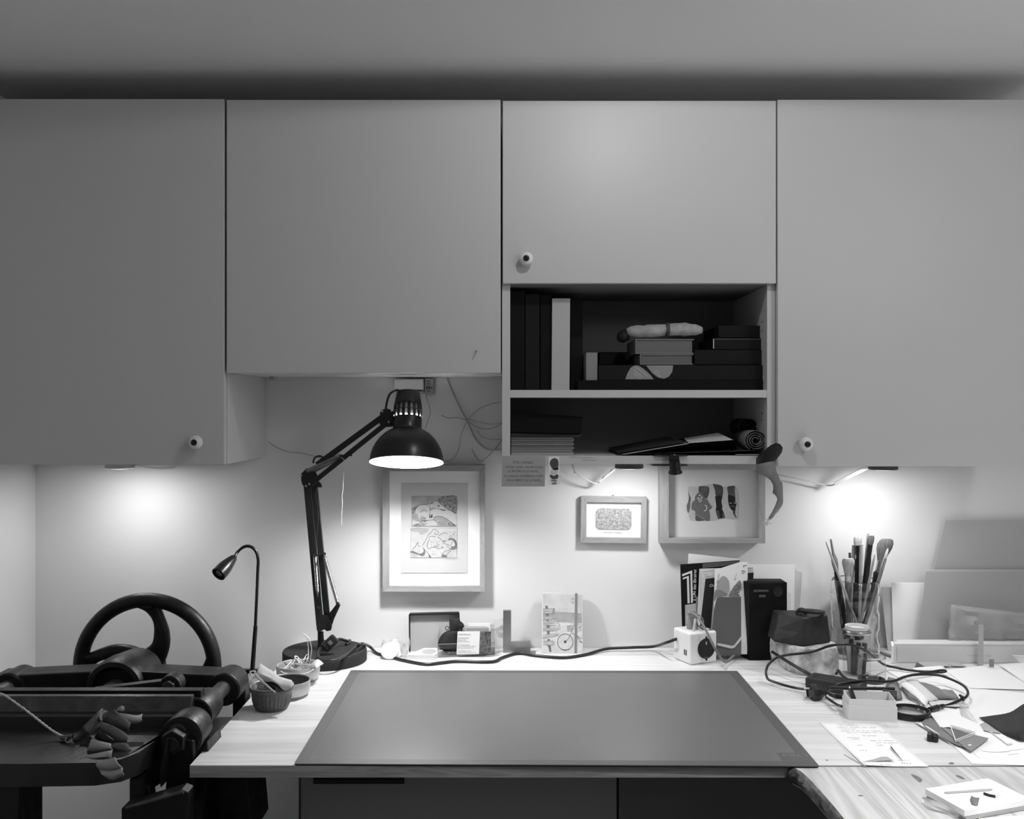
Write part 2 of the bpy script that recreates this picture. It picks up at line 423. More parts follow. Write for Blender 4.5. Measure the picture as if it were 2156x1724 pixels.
# ---------------------------------------------------------------- desk and what is under it
DX0,DX1=-.545,1.60; DY0=-.815
desk=thing('desk',(.4,-.4,0),'long pale laminated wood desk against the wall, under the cabinets','desk')
n=15; ys=[DY0+.0]; 
while ys[-1]<-.02: ys.append(ys[-1]+random.choice([.040,.052,.058,.048]))
ys[-1]=-.002
for i in range(len(ys)-1):
    x=DX0; first=True
    while x<DX1-.01:
        L=random.uniform(.7,1.5) if not first else random.uniform(.35,1.2)
        x2=min(DX1,x+L); 
        if DX1-x2<.2: x2=DX1
        o=MB().box(x+(.0 if first else .00012),x2-.00012,ys[i]+.00012,ys[i+1]-.00012,DT-.021,DT).build('stave',M['desk'],desk)
        x=x2; first=False
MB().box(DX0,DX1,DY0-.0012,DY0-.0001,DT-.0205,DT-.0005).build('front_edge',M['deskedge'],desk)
for x,y in ((1.52,-.75),(1.52,-.08),(-.50,-.06)):
    MB().box(x-.02,x+.02,y-.02,y+.02,0,DT-.0215).build('leg',M['dark'],desk)
def base_unit(name,x0,x1,label,m,handle):
    t=thing(name,((x0+x1)/2,-.36,0),label,'cabinet')
    MB().box(x0,x1,-.612,-.06,0,DT-.022).build('body',M['dark'],t)
    z=DT-.026; k=0
    for hgt in (.20,.24,.24):
        d=MB().box(x0+.001,x1-.001,-.63,-.6125,z-hgt+.003,z).build('drawer',m,t,bev=.001)
        if handle:
            zc=W(0,1646,1.80).z-k; hx0=W(659,0,1.80).x; hx1=W(851,0,1.80).x
            hh=MB().cyl((hx0,-.664,zc),(hx1,-.664,zc),.0058,n=16)
            for xx in (hx0+.022,hx1-.022): hh.cyl((xx,-.664,zc+.001),(xx,-.629,zc+.001),.004,n=12)
            hh.build('handle',M['blackm'],d,smooth=40)
        z-=hgt; k+=hgt
M['drawer']=mat('drawer_front_grey',.30,.5)
M['drawer2']=mat('drawer_front_dark',.15,.5)
base_unit('drawer_cabinet',-.3975,.2015,'dark grey drawer unit with a black bar handle under the desk',M['drawer'],True)
base_unit('drawer_cabinet',.2035,.62,'plain dark base unit under the right half of the desk',M['drawer2'],False)

# pine slab in front of the desk at the right
pb=thing('pine_board',(.95,-1.25,0),'thick pine table top with a bark edge, in front of the desk','table')
left=[(.478,-.8185),(.486,-.84),(.490,-.87),(.492,-.92),(.494,-.98),(.493,-1.05),(.487,-1.14),(.49,-1.3),(.485,-1.5),(.49,-1.70)]
poly=[V(x,y,DT-.0312) for x,y in left]+[V(1.55,-1.70,DT-.0312),V(1.55,-.8185,DT-.0312)]
MB().prism(poly,(0,0,.030)).build('slab',M['pine'],pb,bev=.0008)
rows=[]
for i,(dx,dz) in enumerate([(0,-.0013),(-.004,-.005),(-.007,-.012),(-.006,-.020),(-.001,-.027),(.012,-.0305)]):
    rows.append([V(x+dx*random.uniform(.7,1.5)+.0002,y,DT+dz+random.uniform(-.0005,0)) for x,y in [(p.x,p.y) for p in catmull([(a,b,0) for a,b in left],6)]])
lab(MB().grid(rows).build('bark_edge',M['bark'],pb,smooth=30,sol=.002),'rough dark bark edge')
for x,y in ((.60,-1.62),(1.48,-1.62),(1.48,-.90)):
    MB().box(x-.03,x+.03,y-.03,y+.03,0,DT-.0315).build('leg',M['pine'],pb)
kn=MB()
def knotp(pts): kn.poly([G(a,b,-.0009) for a,b in c2(pts,4,True)])
knotp([(1918,1630),(1930,1633),(1941,1640),(1940,1645),(1934,1645)])
knotp([(2012,1632),(2022,1633),(2032,1640),(2022,1638)])
knotp([(1806,1674),(1812,1673.5),(1818,1675),(1811,1676)])
kn.build('knot',M['knot'],pb)
kn=MB(); kn.poly([G(a,b,.0002) for a,b in c2([(1997,1606.5),(2002,1604.5),(2009,1606),(2006,1609),(2000,1608.5)],4,True)])
kn.build('knot',M['knot'],desk)
cr=MB(); cr.poly([G(a,b,.0002) for a,b in c2([(1738,1599.5),(1741,1599.2),(1744,1600.8),(1740,1601)],3,True)])
cr.build('fleck',M['dark'],desk)

# cutting mat
mt=thing('cutting_mat',G(1140,1500),'large dark grey cutting mat lying in the middle of the desk','mat')
TL,TR,BR,BL=G(739,1410.5,.003),G(1552,1412,.003),G(1725,1612,.003),G(619,1607.5,.003)
def rr(c,r,k=5):
    out=[]; n=len(c)
    for i in range(n):
        p,a,b=c[i],c[i-1],c[(i+1)%n]
        da=(a-p).normalized(); db=(b-p).normalized()
        for j in range(k+1):
            t=j/k; out.append((p+da*r)*(1-t)**2+p*2*t*(1-t)+(p+db*r)*t*t)
    return out
cs=[TL,TR,BR,BL]
for c in cs: c.z=DT
MB().prism(rr(cs,.006),(0,0,.0014)).build('lower_layer',M['book2'],mt)
MB().prism([p+V(0,0,.0015) for p in rr(cs,.006)],(0,0,.0014)).build('upper_layer',M['mat'],mt)
M['mat2']=mat('mat_border_print',.09,.55); M['matl']=mat('mat_print',.19,.6)
ctr=(TL+TR+BR+BL)/4; inn=[c+(V(math.copysign(1,ctr.x-c.x),math.copysign(1,ctr.y-c.y),0))*.022+V(0,0,.0030) for c in cs]
out=[c+(V(math.copysign(1,ctr.x-c.x),math.copysign(1,ctr.y-c.y),0))*.0005+V(0,0,.0030) for c in cs]
MB().add(out+inn,[(0,1,5,4),(1,2,6,5),(2,3,7,6),(3,0,4,7)]).build('border',M['mat2'],mt)
lb=MB().poly([G(1635,1584.5,.0032),G(1692,1584.5,.0032),G(1716,1605.5,.0032),G(1652,1605.5,.0032)]).build('logo_patch',M['mat2'],mt)
tx=MB().text('L.76L9',.017,G(1699,1587,.0033),(-1,0,0),(0,-1,0),0,1.0)
tx.build('lettering',M['matl'],mt)
sc=MB()
for i in range(46):
    u,v=random.random(),random.random(); p=TL*(1-u)*(1-v)+TR*u*(1-v)+BR*u*v+BL*(1-u)*v; a=random.uniform(0,PI); l=random.uniform(.003,.03)
    d=V(math.cos(a),math.sin(a),0); q=V(-d.y,d.x,0)*.00025; p.z=DT+.0031
    if -.4<p.x<.45: sc.poly([p-d*l-q,p+d*l-q,p+d*l+q,p-d*l+q])
for i in range(20):
    u,v=random.random(),random.random(); p=TL*(1-u)*(1-v)+TR*u*(1-v)+BR*u*v+BL*(1-u)*v; p.z=DT+.0031; r=random.uniform(.0008,.002)
    sc.poly([p+V(r*math.cos(k),r*.8*math.sin(k),0) for k in [0,1,2,3,4,5]])
sc.build('scratches',M['matl'],mt)['kind']='stuff'
# ---------------------------------------------------------------- architect desk lamp
lp=thing('desk_lamp',G(684,1393),'black architect desk lamp with a round base and a lit bell shade','lamp')
bc=G(684,1390.5); 
MB().lathe([(0,0),(.0985,0),(.1,.0015),(.1,.024),(.0985,.0268),(.096,.0275),(0,.0275)],72,bc).build('base',M['matte'],lp,smooth=35)
Db=2.33
def L_(px,py,D=Db): return W(px,py,D)
# pivot post and lower joint
pst=MB(); pst.cyl(L_(676,1372),L_(675,1330),.0085,.0070,n=20); pst.cyl(L_(676,1378),L_(676,1368),.012,.010,n=20)
pst.build('post',M['black'],lp,smooth=40)
def plate(pts,D,th,name,par=lp,m='black',bev=.0006):
    return MB().prism([W(a,b,D) for a,b in pts],(0,th,0)).build(name,M[m],par,bev=bev)
for dd in (-.012,.0095):
    plate([(669,1292),(690,1296),(699,1318),(697,1327),(688,1329),(683,1325),(669,1332),(666,1322),(670,1312)],Db+dd,.0025,'joint_plate')
plate([(694,1290),(711,1268),(716,1275),(703,1303),(698,1318),(688,1316)],Db-.006,.010,'spring_lever')
# lower arms (square tubes)
De=2.295
def arm(name,a,Da,b,D2,wd=.0085,dy=0,m='black'):
    p=W(a[0],a[1],Da)+V(0,dy,0); q=W(b[0],b[1],D2)+V(0,dy,0)
    o=MB().bar(p,q,wd,.010).build(name,M[m],lp,bev=.0008); return o
arm('lower_arm',(675,1316),Db,(648,1018),De,.0165,dy=-.006)
arm('lower_arm',(690,1322),Db,(660,1012),De,.0145,dy=.006)
# springs
M['spring']=mat('spring_steel',.42,.32,metal=1)
def spring(a,Da,b,D2,r=.0042,turn=46,ends=None):
    p,q=W(a[0],a[1],Da),W(b[0],b[1],D2); d=(q-p); L=d.length; d.normalize(); u=V(0,1,0).cross(d).normalized(); v=d.cross(u); pts=[]
    for i in range(turn*8+1):
        t=i/(turn*8); an=2*PI*turn*t; pts.append(p+d*L*t+(u*math.cos(an)+v*math.sin(an))*r)
    return MB().tube(pts,.00085,5).build('spring',M['spring'],lp,smooth=60)
spring((663,1171),2.30,(671,1275),2.32); spring((683,1172),2.30,(711,1270),2.315)
pn=MB(); 
for a in ((663,1168),(683,1166)): pn.cyl(W(a[0],a[1],2.275),W(a[0],a[1],2.325),.0038,n=14)
pn.bar(W(659,1169,2.28),W(686,1166,2.28),.003,.004)
pn.build('spring_pin',M['black'],lp,smooth=40)
pn=MB()
for a,dd in (((671,1279),0),((711,1270),0)): pn.cyl(W(a[0],a[1],2.30),W(a[0],a[1],2.345),.0036,n=14)
pn.build('spring_pin',M['black'],lp,smooth=40)
# elbow
for dd in (-.012,.010):
    plate([(634,997),(646,985),(651,992),(664,993),(668,1000),(666,1018),(657,1025),(637,1022),(634,1012)],De+dd,.0022,'joint_plate')
plate([(668,1010),(676,1020),(677,1026),(668,1026),(662,1018)],De-.003,.01,'clip')
MB().torus(W(672,972,De),.0135,.0022,RX(PI/2)@RY(.2),24,8,.4,3.4).build('hook',M['black'],lp,smooth=60)
bt=MB()
for a in ((634,1001),(651,1019),(644,1023)): bt.cyl(W(a[0],a[1],De-.018),W(a[0],a[1],De-.010),.0024,n=12)
bt.build('bolt',M['steel'],lp,smooth=40)
# upper arms up to the head joint
Dh=2.235
arm('upper_arm',(668,978),De,(806,877),Dh,.0135,dy=.004)
arm('upper_arm',(656,1019),De,(810,895),Dh,.0115,dy=-.010)
spring((646,992),2.285,(716,959),2.262,.0045,44); spring((650,997),2.305,(722,962),2.285,.0045,44)
pn=MB(); pn.cyl(W(719,960,2.245),W(719,960,2.30),.0042,n=12); pn.cyl(W(739,958,2.25),W(739,958,2.27),.003,n=12); pn.bar(W(719,961,2.25),W(739,958,2.25),.003,.003)
pn.build('spring_pin',M['black'],lp,smooth=40)
for dd in (-.011,.009):
    plate([(800,868),(805,862),(815,860),(822,862),(828,880),(828,898),(812,899),(799,893),(799,880)],Dh+dd,.0022,'joint_plate')
bt=MB()
for a in ((805,866),(797,894),(818,888)): bt.cyl(W(a[0],a[1],Dh-.016),W(a[0],a[1],Dh-.010),.0022,n=12)
bt.build('bolt',M['steel'],lp,smooth=40)
# shade
R=RX(math.radians(-11))      # opening leans a little towards the room
tilt=Matrix.Rotation(math.radians(-13),3,'X')
ax=tilt@V(0,0,1)
rc=W(856,973,2.20)           # centre of the rim
prof=[(.0845,0),(.0838,.004),(.0818,.016),(.0775,.030),(.0710,.043),(.0630,.054),(.0530,.064),(.0420,.0715),(.0340,.0755),(.0322,.0790)]
sh=MB().lathe(prof+[(.0325,.095),(.0322,.104)],56,rc,tilt)
inn=[(r-.0012,z-.0004) for r,z in reversed(prof+[(.0325,.095),(.0322,.104)])]
# outer and inner skins; the inner one is painted white
sh.build('shade',M['blackm'],lp,smooth=60)
MB().lathe(inn,56,rc,tilt).build('shade_lining',M['shadein'],lp,smooth=60)
MB().lathe([(.0845,-.0004),(.0850,.0006),(.0845,.0016),(.0832,.0006)],56,rc,tilt,closed=True).build('rim',M['blackm'],lp,smooth=60)
# slotted neck: rings joined by ribs
def ringband(z0,z1,r0,r1,t=.0012):
    m=MB().lathe([(r0,z0),(r1,z1),(r1-t,z1),(r0-t,z0)],48,rc,tilt,closed=True); return m
nk=MB()
def rad(z): 
    return .0322 if z<.128 else .0322-(z-.128)*.22
for k in range(16):
    a0=2*PI*k/16; 
    for (za,zb) in ((.104,.118),(.1205,.133)):
        rows=[]
        for t in range(4):
            an=a0+2*PI/16*(.22+.56*t/3+.0)
            rows.append([rc+tilt@V(rad(z)*math.cos(an),rad(z)*math.sin(an),z) for z in (za,zb)])
        nk.grid(rows)
for (za,zb) in ((.118,.1205),):
    nk.lathe([(rad(za),za),(rad(zb),zb)],48,rc,tilt)
nk.lathe([(rad(.133),.133),(.0300,.140),(.0262,.162),(.0250,.1635),(0,.1640)],48,rc,tilt)
nk.build('neck',M['blackm'],lp,smooth=50,sol=.0010)
MB().lathe([(.0,.107),(.0300,.107),(.0300,.112),(.0285,.126),(.0270,.134),(.022,.155),(0,.155)],28,rc,tilt).build('socket_light_plug',M['card'],lp,smooth=40)  # socket widened to stop light leaking out through the neck slots
bulb=MB().lathe([(0,.022),(.012,.024),(.022,.031),(.0265,.042),(.026,.054),(.021,.066),(.015,.076),(.014,.079),(0,.079)],28,rc,tilt).build('bulb',M['bulb'],lp,smooth=60)
# cable of the head
MB().tube(catmull([W(812,862,2.235),W(815,845,2.235),W(820,831,2.23),W(828,824,2.225),W(838,821.5,2.21),rc+ax*.160+V(-.012,0,0)],6),.0026,8).build('cable',M['black'],lp,smooth=60)
br=MB().bar(W(826,872,2.23),W(832,876,2.215),.014,.01); br.bar(W(824,892,2.23),W(832,893,2.212),.006,.008); br.build('shade_bracket',M['black'],lp,bev=.0005)
# cable hanging inside the elbow
MB().tube(catmull([W(669,1020,2.285),W(665,1045,2.285),W(668,1070,2.29),W(670,1090,2.29),W(668,1110,2.295),W(668,1150,2.30)],5),.0011,6).build('cable',M['black'],lp,smooth=60)
# power cord: loops on the base, switch, then along the desk to the socket cube
def ct(pts,r,name,m,parent=None,k=6,n=8): return MB().tube(catmull(pts,k),r,n).build(name,m,parent,smooth=60)
c0=bc+V(0,0,.0315)
def onb(px,py,h=0): 
    z=DT+.0275+.0035+h; D=(CZ-z)*F/(py-CY0); return W(px,py,D)
pts=[onb(692,1366,.004),onb(678,1360,.006),onb(671,1375),onb(673,1386),onb(690,1391),onb(712,1388),onb(735,1375),onb(750,1362,.006),onb(762,1355,.012),G(778,1361,.012),G(792,1374,.004),G(806,1379,.004),G(828,1384,.004),G(850,1390,.004),G(896,1398,.004),G(930,1395,.004),G(965,1392,.004),G(1035,1393,.004),G(1058,1384,.004),G(1091,1375,.004),G(1128,1380,.004),G(1186,1384,.004),G(1232,1378,.004),G(1277,1366,.007),G(1330,1363,.010),G(1375,1361,.012),W(1405,1352,2.34),W(1424,1345,2.352)]
ct(pts,.0037,'power_cord',M['black'],lp)
pts=[onb(704,1349,.02),onb(716,1345,.018),onb(731,1349,.006),onb(737,1348,.002),onb(734,1353,.0),onb(728,1357,-.0005)]
ct(pts,.0034,'power_cord',M['black'],lp)
sw=W(694.5,1353.5,2.285); Rs=(Matrix.Rotation(math.radians(0),3,'Z')@Matrix.Rotation(math.radians(-32),3,'Y')@Matrix.Rotation(math.radians(-22),3,'X'))
Rs=Matrix.Rotation(math.radians(48),3,'Y')@RX(math.radians(-20))
s=MB().obox(sw,(.024,.012,.038),Rs).build('switch',M['blackm'],lp,bev=.005,seg=4)
MB().obox(sw+Rs@V(0,-.0075,0),(.010,.004,.009),Rs).build('rocker',M['dark'],s,bev=.001)
# white thread hanging from the upper arm
ct([W(717,963,2.245),W(724,968,2.245),W(725,985,2.245),W(723,1003,2.247),W(722,1030,2.249),W(720,1045,2.25),W(721,1060,2.25),W(719,1085,2.25),W(719,1106,2.25)],.00055,'thread',M['cord'],lp)

# ---------------------------------------------------------------- small gooseneck lamp
gl=thing('gooseneck_lamp',W(533,1420,2.21),'slim black gooseneck spot lamp clamped by the left end of the desk','lamp')
Dg=2.21
def g_(px,py,d=0): return W(px,py,Dg+d)
ct([g_(537.5,1322),g_(539,1290),g_(541,1245),g_(542.5,1205),g_(543.5,1180),g_(540,1163),g_(532,1153),g_(521,1149.5),g_(510,1153),g_(501,1161),g_(494,1172,-.01)],.0036,'gooseneck',M['blackm'],gl,k=8,n=12)
MB().cyl(g_(531,1414),g_(538,1318),.0052,.0047,n=18).build('pole',M['blackm'],gl,smooth=40)
a=g_(495,1171,-.008); b=g_(460,1209,-.055); d=(b-a).normalized()
zz=V(0,0,1); xx=d.cross(zz).normalized(); yy=d.cross(xx); Rm=Matrix((xx,yy,d)).transposed(); Lh=(b-a).length
MB().lathe([(.0036,0),(.006,.002),(.0085,.006),(.0125,Lh*.35),(.0158,Lh*.6),(.0168,Lh*.8),(.0168,Lh),(.0145,Lh),(.0140,Lh-.006),(0,Lh-.006)],32,a,Rm).build('lamp_head',M['blackm'],gl,smooth=40)
MB().lathe([(0,Lh-.0045),(.0085,Lh-.0045),(.0085,Lh-.002),(.007,Lh-.001),(0,Lh-.0025)],24,a,Rm).build('lens',mat('dull_lens',.10,.12,spec=.8),gl,smooth=40)
def bx(name,x0,x1,y0,y1,D,dy,par,m='black',bev=.001):
    a=W(x0,y0,D); b=W(x1,y1,D); return MB().box(a.x,b.x,a.y,a.y+dy,b.z,a.z).build(name,M[m],par,bev=bev)
bx('upper_jaw',505,566,1410,1418,2.205,.014,gl); bx('lower_jaw',506,560,1440,1448,2.205,.014,gl)
bx('clamp_body',554,566,1412,1446,2.207,.010,gl)
c=g_(516,1418); MB().cyl(c,c+V(0,0,-.012),.007,.0055,n=20).cyl(c+V(0,0,-.012),c+V(0,0,-.024),.0030,n=12).build('clamp_screw',M['blackm'],gl,smooth=40)
ct([g_(509,1446),g_(510,1470),g_(513,1495,.01),W(516,1560,2.21),W(513,1640,2.20),W(515,1665,2.2),W(521,1685,2.2),W(527,1703,2.2)],.0020,'cable',M['black'],gl)
q=W(529,1712,2.2); MB().obox(q,(.014,.012,.032),RY(math.radians(-10))).build('inline_switch',M['black'],gl,bev=.003,seg=3)
# ---------------------------------------------------------------- driver boxes and wires on the wall
YW=2.47
t=thing('led_driver',W(859,822,2.44),'white lamp driver box on the wall above the desk lamp shade','driver')
a=W(828,797.5,2.43); b=W(892,821,2.43)
MB().box(a.x,b.x,-.040,-.001,b.z,a.z).build('case',M['carc'],t,bev=.003)
dt=MB()
for px in (829.5,890.5):
    for py in (801,806,811,816): q=W(px,py,2.43); dt.obox(q+V(0,-.0003,0),(.0022,.001,.0022))
for px in (836,850,866,880):
    for py in (798.6,): q=W(px,py,2.43); dt.obox(q+V(0,-.0003,0),(.003,.001,.0012))
dt.build('punched_mark',M['mid'],t)['kind']='stuff'
MB().box(a.x+.003,b.x-.003,-.041,-.02,b.z-.003,b.z-.0001).build('terminal_strip',M['black'],t)
t=thing('power_adapter',W(904,830,2.44),'small grey adapter with a printed label on the wall beside the white driver box','adapter')
a=W(894,796,2.44); b=W(913,830,2.44)
MB().box(a.x,b.x,-.030,-.001,b.z,a.z).build('case',M['mid'],t,bev=.002)
l=MB()
for i in range(5): q=W(898+random.uniform(0,2),803+i*5,2.4395); l.obox(q+V(.004,-.0004,0),(.011*random.uniform(.6,1),.0006,.0016))
for i in range(3): q=W(899+i*5,816,2.4395); l.obox(q+V(0,-.0006,0),(.003,.0006,.004))
l.build('label_print',M['ink'],t)
def ww(pts,r,label,grp='loose wires on the wall',m='wire',off=.006):
    p=[W(a,b,2.463) for a,b in pts]
    o=MB().tube(catmull(p,8),r,8).build('wire',M[m],smooth=60); tag(o,label,'wire',grp); return o
ww([(938,786),(948,812),(962,844),(974,868),(984,886),(993,906),(1004,927),(1026,945),(1056,947)],.0022,'thickest pale wire running down from under the cabinet in the knot of loose wires')
ww([(1057,846),(1030,851),(1009,861),(995,873),(984,886),(976,903),(970,919),(968,938),(962,955),(950,968),(933,973)],.0011,'thin wire curving from the open cabinet down to the desk lamp rim')
ww([(929,874),(944,880),(959,879),(972,881),(984,886),(1000,897),(1018,903),(1038,901),(1057,891)],.0012,'wire with a loose curled end at the left of the knot')
ww([(976,876),(990,884),(1012,889),(1034,893),(1057,890)],.0009,'short wire just above the knot crossing')
ww([(1005,905),(1013,918),(1030,924),(1057,925)],.0010,'short pale wire just below the knot crossing')
ww([(1057,926),(1040,948),(1022,966),(1010,970),(1000,958),(994,945)],.0013,'wire making the lowest loop of the knot')
ww([(890,826),(896,829),(898,837),(903,852),(906,868),(901,886),(896,902)],.0010,'thin wire dropping behind the lamp shade from the driver box','wires by the driver box')
ww([(899,786),(898,800),(895,818),(889,829),(884,826)],.0011,'thin wire going up from the driver box to the cabinet bottom','wires by the driver box')
ww([(566,930),(578,939),(594,947),(612,952),(630,953),(652,958),(680,966)],.0012,'pale wire crossing the bare wall left of the desk lamp','wires by the left cabinet')
def cone(pts3,r,label,flat=None):
    o=MB().tube(catmull(pts3,8),r,8,flat=flat).build('wire',M['paper2'],smooth=60); return tag(o,label,'wire','white puck lamp wires')
cone([W(1207,979,2.42),W(1210,990,2.42),W(1220,1001,2.42),W(1234,1009,2.42),W(1254,1018,2.43),W(1262,1014,2.43),W(1272,1004,2.41),W(1288,991,2.39),W(1303,976,2.34)],.0018,'white wire hanging in a V under the open cabinet')
MB().bar(W(1262,1014,2.425),W(1293,987,2.39),.0075,.003).build('cable_tape',M['paper'],bpy.data.objects['wire.009'],bev=.0005)
MB().tube(catmull([W(1205,978,2.44),W(1208,987,2.44),W(1210,996,2.445)],5),.0016,6).build('wire_end',M['inkl'],bpy.data.objects['wire.009'],smooth=60)
cone([W(1640,999,2.45),W(1660,1004,2.44),W(1700,1012,2.44),W(1738,1021,2.44),W(1753,1021,2.43),W(1764,1014,2.42),W(1790,999,2.40),W(1815,986,2.38),W(1832,980,2.33)],.0018,'white wire hanging in a V under the right cabinet')
MB().bar(W(1757,1019,2.42),W(1826,984,2.36),.0095,.003).build('cable_tape',M['paper'],bpy.data.objects['wire.010'],bev=.0005)
cone([W(285,979,2.30),W(300,982,2.36),W(320,985,2.42),W(345,986,2.45),W(365,983,2.46)],.0018,'white wire by the left puck lamp')

# ---------------------------------------------------------------- framed pictures
def frame(name,outer,inner,Df,depth,label,recess,mats,twist=0):
    (ox0,oy0,ox1,oy1)=outer; (ix0,iy0,ix1,iy1)=inner
    c=W((ox0+ox1)/2,oy1,Df); t=thing(name,(c.x,-.01,c.z),label,'picture')
    O=[W(ox0,oy0,Df),W(ox1,oy0,Df),W(ox1,oy1,Df),W(ox0,oy1,Df)]; I=[W(ix0,iy0,Df),W(ix1,iy0,Df),W(ix1,iy1,Df),W(ix0,iy1,Df)]
    cc=(O[0]+O[2])/2; Rt=RY(math.radians(twist))
    rt=lambda p:cc+Rt@(p-cc)
    O=[rt(p) for p in O]; I=[rt(p) for p in I]; bk=V(0,depth,0)
    for i in range(4):
        j=(i+1)%4; k=.0003
        mm=M['fwoodh'] if i in (0,2) else M['fwood']
        q=[O[i],O[j],I[j],I[i]]
        MB().add(q+[p+bk for p in q],[(0,1,2,3),(7,6,5,4),(0,4,5,1),(1,5,6,2),(2,6,7,3),(3,7,4,0)]).build('frame_bar',mm,t,bev=.0008)
    r=V(0,recess,0)
    B=[p+r+V(0,.0,0) for p in [rt(W(ox0+4,oy0+4,Df)),rt(W(ox1-4,oy0+4,Df)),rt(W(ox1-4,oy1-4,Df)),rt(W(ox0+4,oy1-4,Df))]]
    MB().prism(B,(0,.002,0)).build('mount',M[mats],t)
    return t,rt
# 1: large portrait frame with two etchings
f1,rt1=frame('framed_print',(805,979,1021,1246),(819,992,1010,1233),2.440,.029,'tall pale wood frame with two landscape etchings, right of the desk lamp',.012,'paper')
D1=2.4505
def z3(a,b): return (600+a/3.592,780+b/3.592)
def z9(a,b): return (840+a/9.575,1010+b/9.578)
MB().prism([W(845.5,1017.5,D1),W(985.5,1017.5,D1),W(984,1206,D1),W(843,1206,D1)],(0,.001,0)).build('paper',mat('print_paper',.56,.8,spec=.1),f1)
D1b=D1-.0008
M['etch1']=mat('etching_tone',.33,.8,spec=.1,noise=.25,nscale=50,detail=6)
M['etch2']=mat('etching_hatch',.20,.8,spec=.1,noise=.95,nscale=520,detail=2)
M['etchw']=mat('etching_paper',.50,.8,spec=.1,noise=.07,nscale=60)
P9=lambda a,b: W(*z9(a,b),D1b)
def pl(poly,m,h=0,name='print',k=3):
    return MB().blot(poly,0,k,P=lambda a,b: W(*z9(a,b),D1b-h)).build(name,M[m],f1)
pl([(260,325),(1168,327),(1166,938),(255,936)],'etch1',0,k=0)
pl([(240,968),(1178,968),(1166,1570),(232,1565)],'etchw',0,k=0)
H=.00015
def area_(polys,m,h=H,name='print'):
    b=MB()
    for p in polys: b.blot(p,0,3,P=lambda a,b_: W(*z9(a,b_),D1b-h))
    o=b.build(name,M[m],f1); o['kind']='stuff'; return o
area_([[(320,640),(360,560),(420,510),(560,505),(610,440),(780,430),(900,540),(990,600),(1160,690),(1160,920),(1090,880),(960,790),(860,740),(700,750),(680,800),(560,830),(480,870),(400,800),(380,720)],
       [(500,860),(560,820),(700,810),(770,870),(740,925),(560,925)],[(270,830),(330,800),(420,870),(330,900),(270,900)]],'etchw')
area_([[(880,335),(1164,335),(1160,670),(1060,640),(900,530),(790,430),(810,380)],[(262,600),(300,545),(400,520),(350,570),(320,640),(265,690)],[(1000,870),(1060,860),(1150,930),(990,930)],[(300,930),(330,895),(370,880),(440,930)]],'etch2',2*H)
area_([[(420,660),(450,600),(520,580),(590,650),(520,640)],[(395,800),(460,720),(540,770),(530,800),(450,850)],[(620,560),(700,555),(760,540),(640,620)],[(720,810),(820,830),(770,860)]],'inkl',2*H)
def strokes9(ls,w,m,h=3*H,name='drawn_lines'):
    b=MB()
    for l in ls: b.ink(l,w,0,3,P=lambda a,b_: W(*z9(a,b_),D1b-h))
    o=b.build(name,M[m],f1); o['kind']='stuff'; return o
strokes9([[(260,328),(1168,328)],[(258,325),(255,936)],[(1168,327),(1166,938)],[(255,936),(1166,938)],[(240,970),(1178,970)],[(240,968),(232,1565)],[(1178,968),(1166,1570)],[(232,1565),(1166,1572)]],6,'inkm')
strokes9([[(320,640),(345,580),(410,515),(500,500),(600,520),(625,600),(620,680)],[(560,500),(610,455),(700,430),(790,440),(850,500),(930,560),(1010,610),(1160,675)],[(620,620),(680,590),(780,580),(850,600),(960,610)],
 [(700,760),(780,735),(880,745),(980,800),(1080,870),(1150,930)],[(430,850),(480,830),(580,820),(700,810),(760,860)],[(850,850),(930,900)],[(1000,860),(990,930)],[(380,800),(430,850)],
 [(450,840),(470,780),(530,770),(520,800),(480,840),(470,810)],[(770,870),(820,860),(870,930)],[(300,800),(350,830),(380,820)]],7,'ink')
strokes9([[(620,690),(625,770),(640,740)],[(650,700),(660,770),(672,700)],[(560,495),(600,470)],[(610,500),(660,465),(700,462)],[(780,510),(800,540),(820,510)],[(830,590),(900,615),(930,610)]],16,'ink')
dots=[]
for i in range(30):
    x,y=random.uniform(275,380),random.uniform(680,780); dots.append([(x,y),(x+8,y+6)])
for i in range(26):
    x,y=random.uniform(1000,1160),random.uniform(1040,1160); dots.append([(x,y),(x+random.uniform(-4,4),y+22)])
for i in range(14):
    x,y=random.uniform(300,430),random.uniform(1340,1470); dots.append([(x,y),(x+8,y+3)])
for i in range(22):
    x,y=random.uniform(640,830),random.uniform(1230,1330); dots.append([(x,y),(x+random.uniform(-14,14),y+random.uniform(8,20))])
for i in range(16):
    x,y=random.uniform(450,570),random.uniform(870,925); dots.append([(x,y),(x+18,y+2)])
for i in range(18):
    x,y=random.uniform(250,370),random.uniform(1480,1540); dots.append([(x,y),(x+8,y+8)])
strokes9(dots,9,'inkm',name='hatching')
area_([[(250,980),(590,985),(560,1060),(440,1110),(400,1060),(260,1040)]],'inkl')
area_([[(980,1220),(1030,1175),(1110,1185),(1165,1260),(1160,1390),(1040,1410),(1060,1350),(1130,1330),(1090,1220)],[(235,1440),(300,1440),(420,1490),(500,1440),(470,1350),(520,1420),(530,1480),(480,1540),(360,1500),(240,1470)],[(600,1500),(650,1565),(610,1565)],[(820,1440),(880,1500),(960,1520),(960,1565),(850,1550),(870,1510)]],'inkm',2*H)
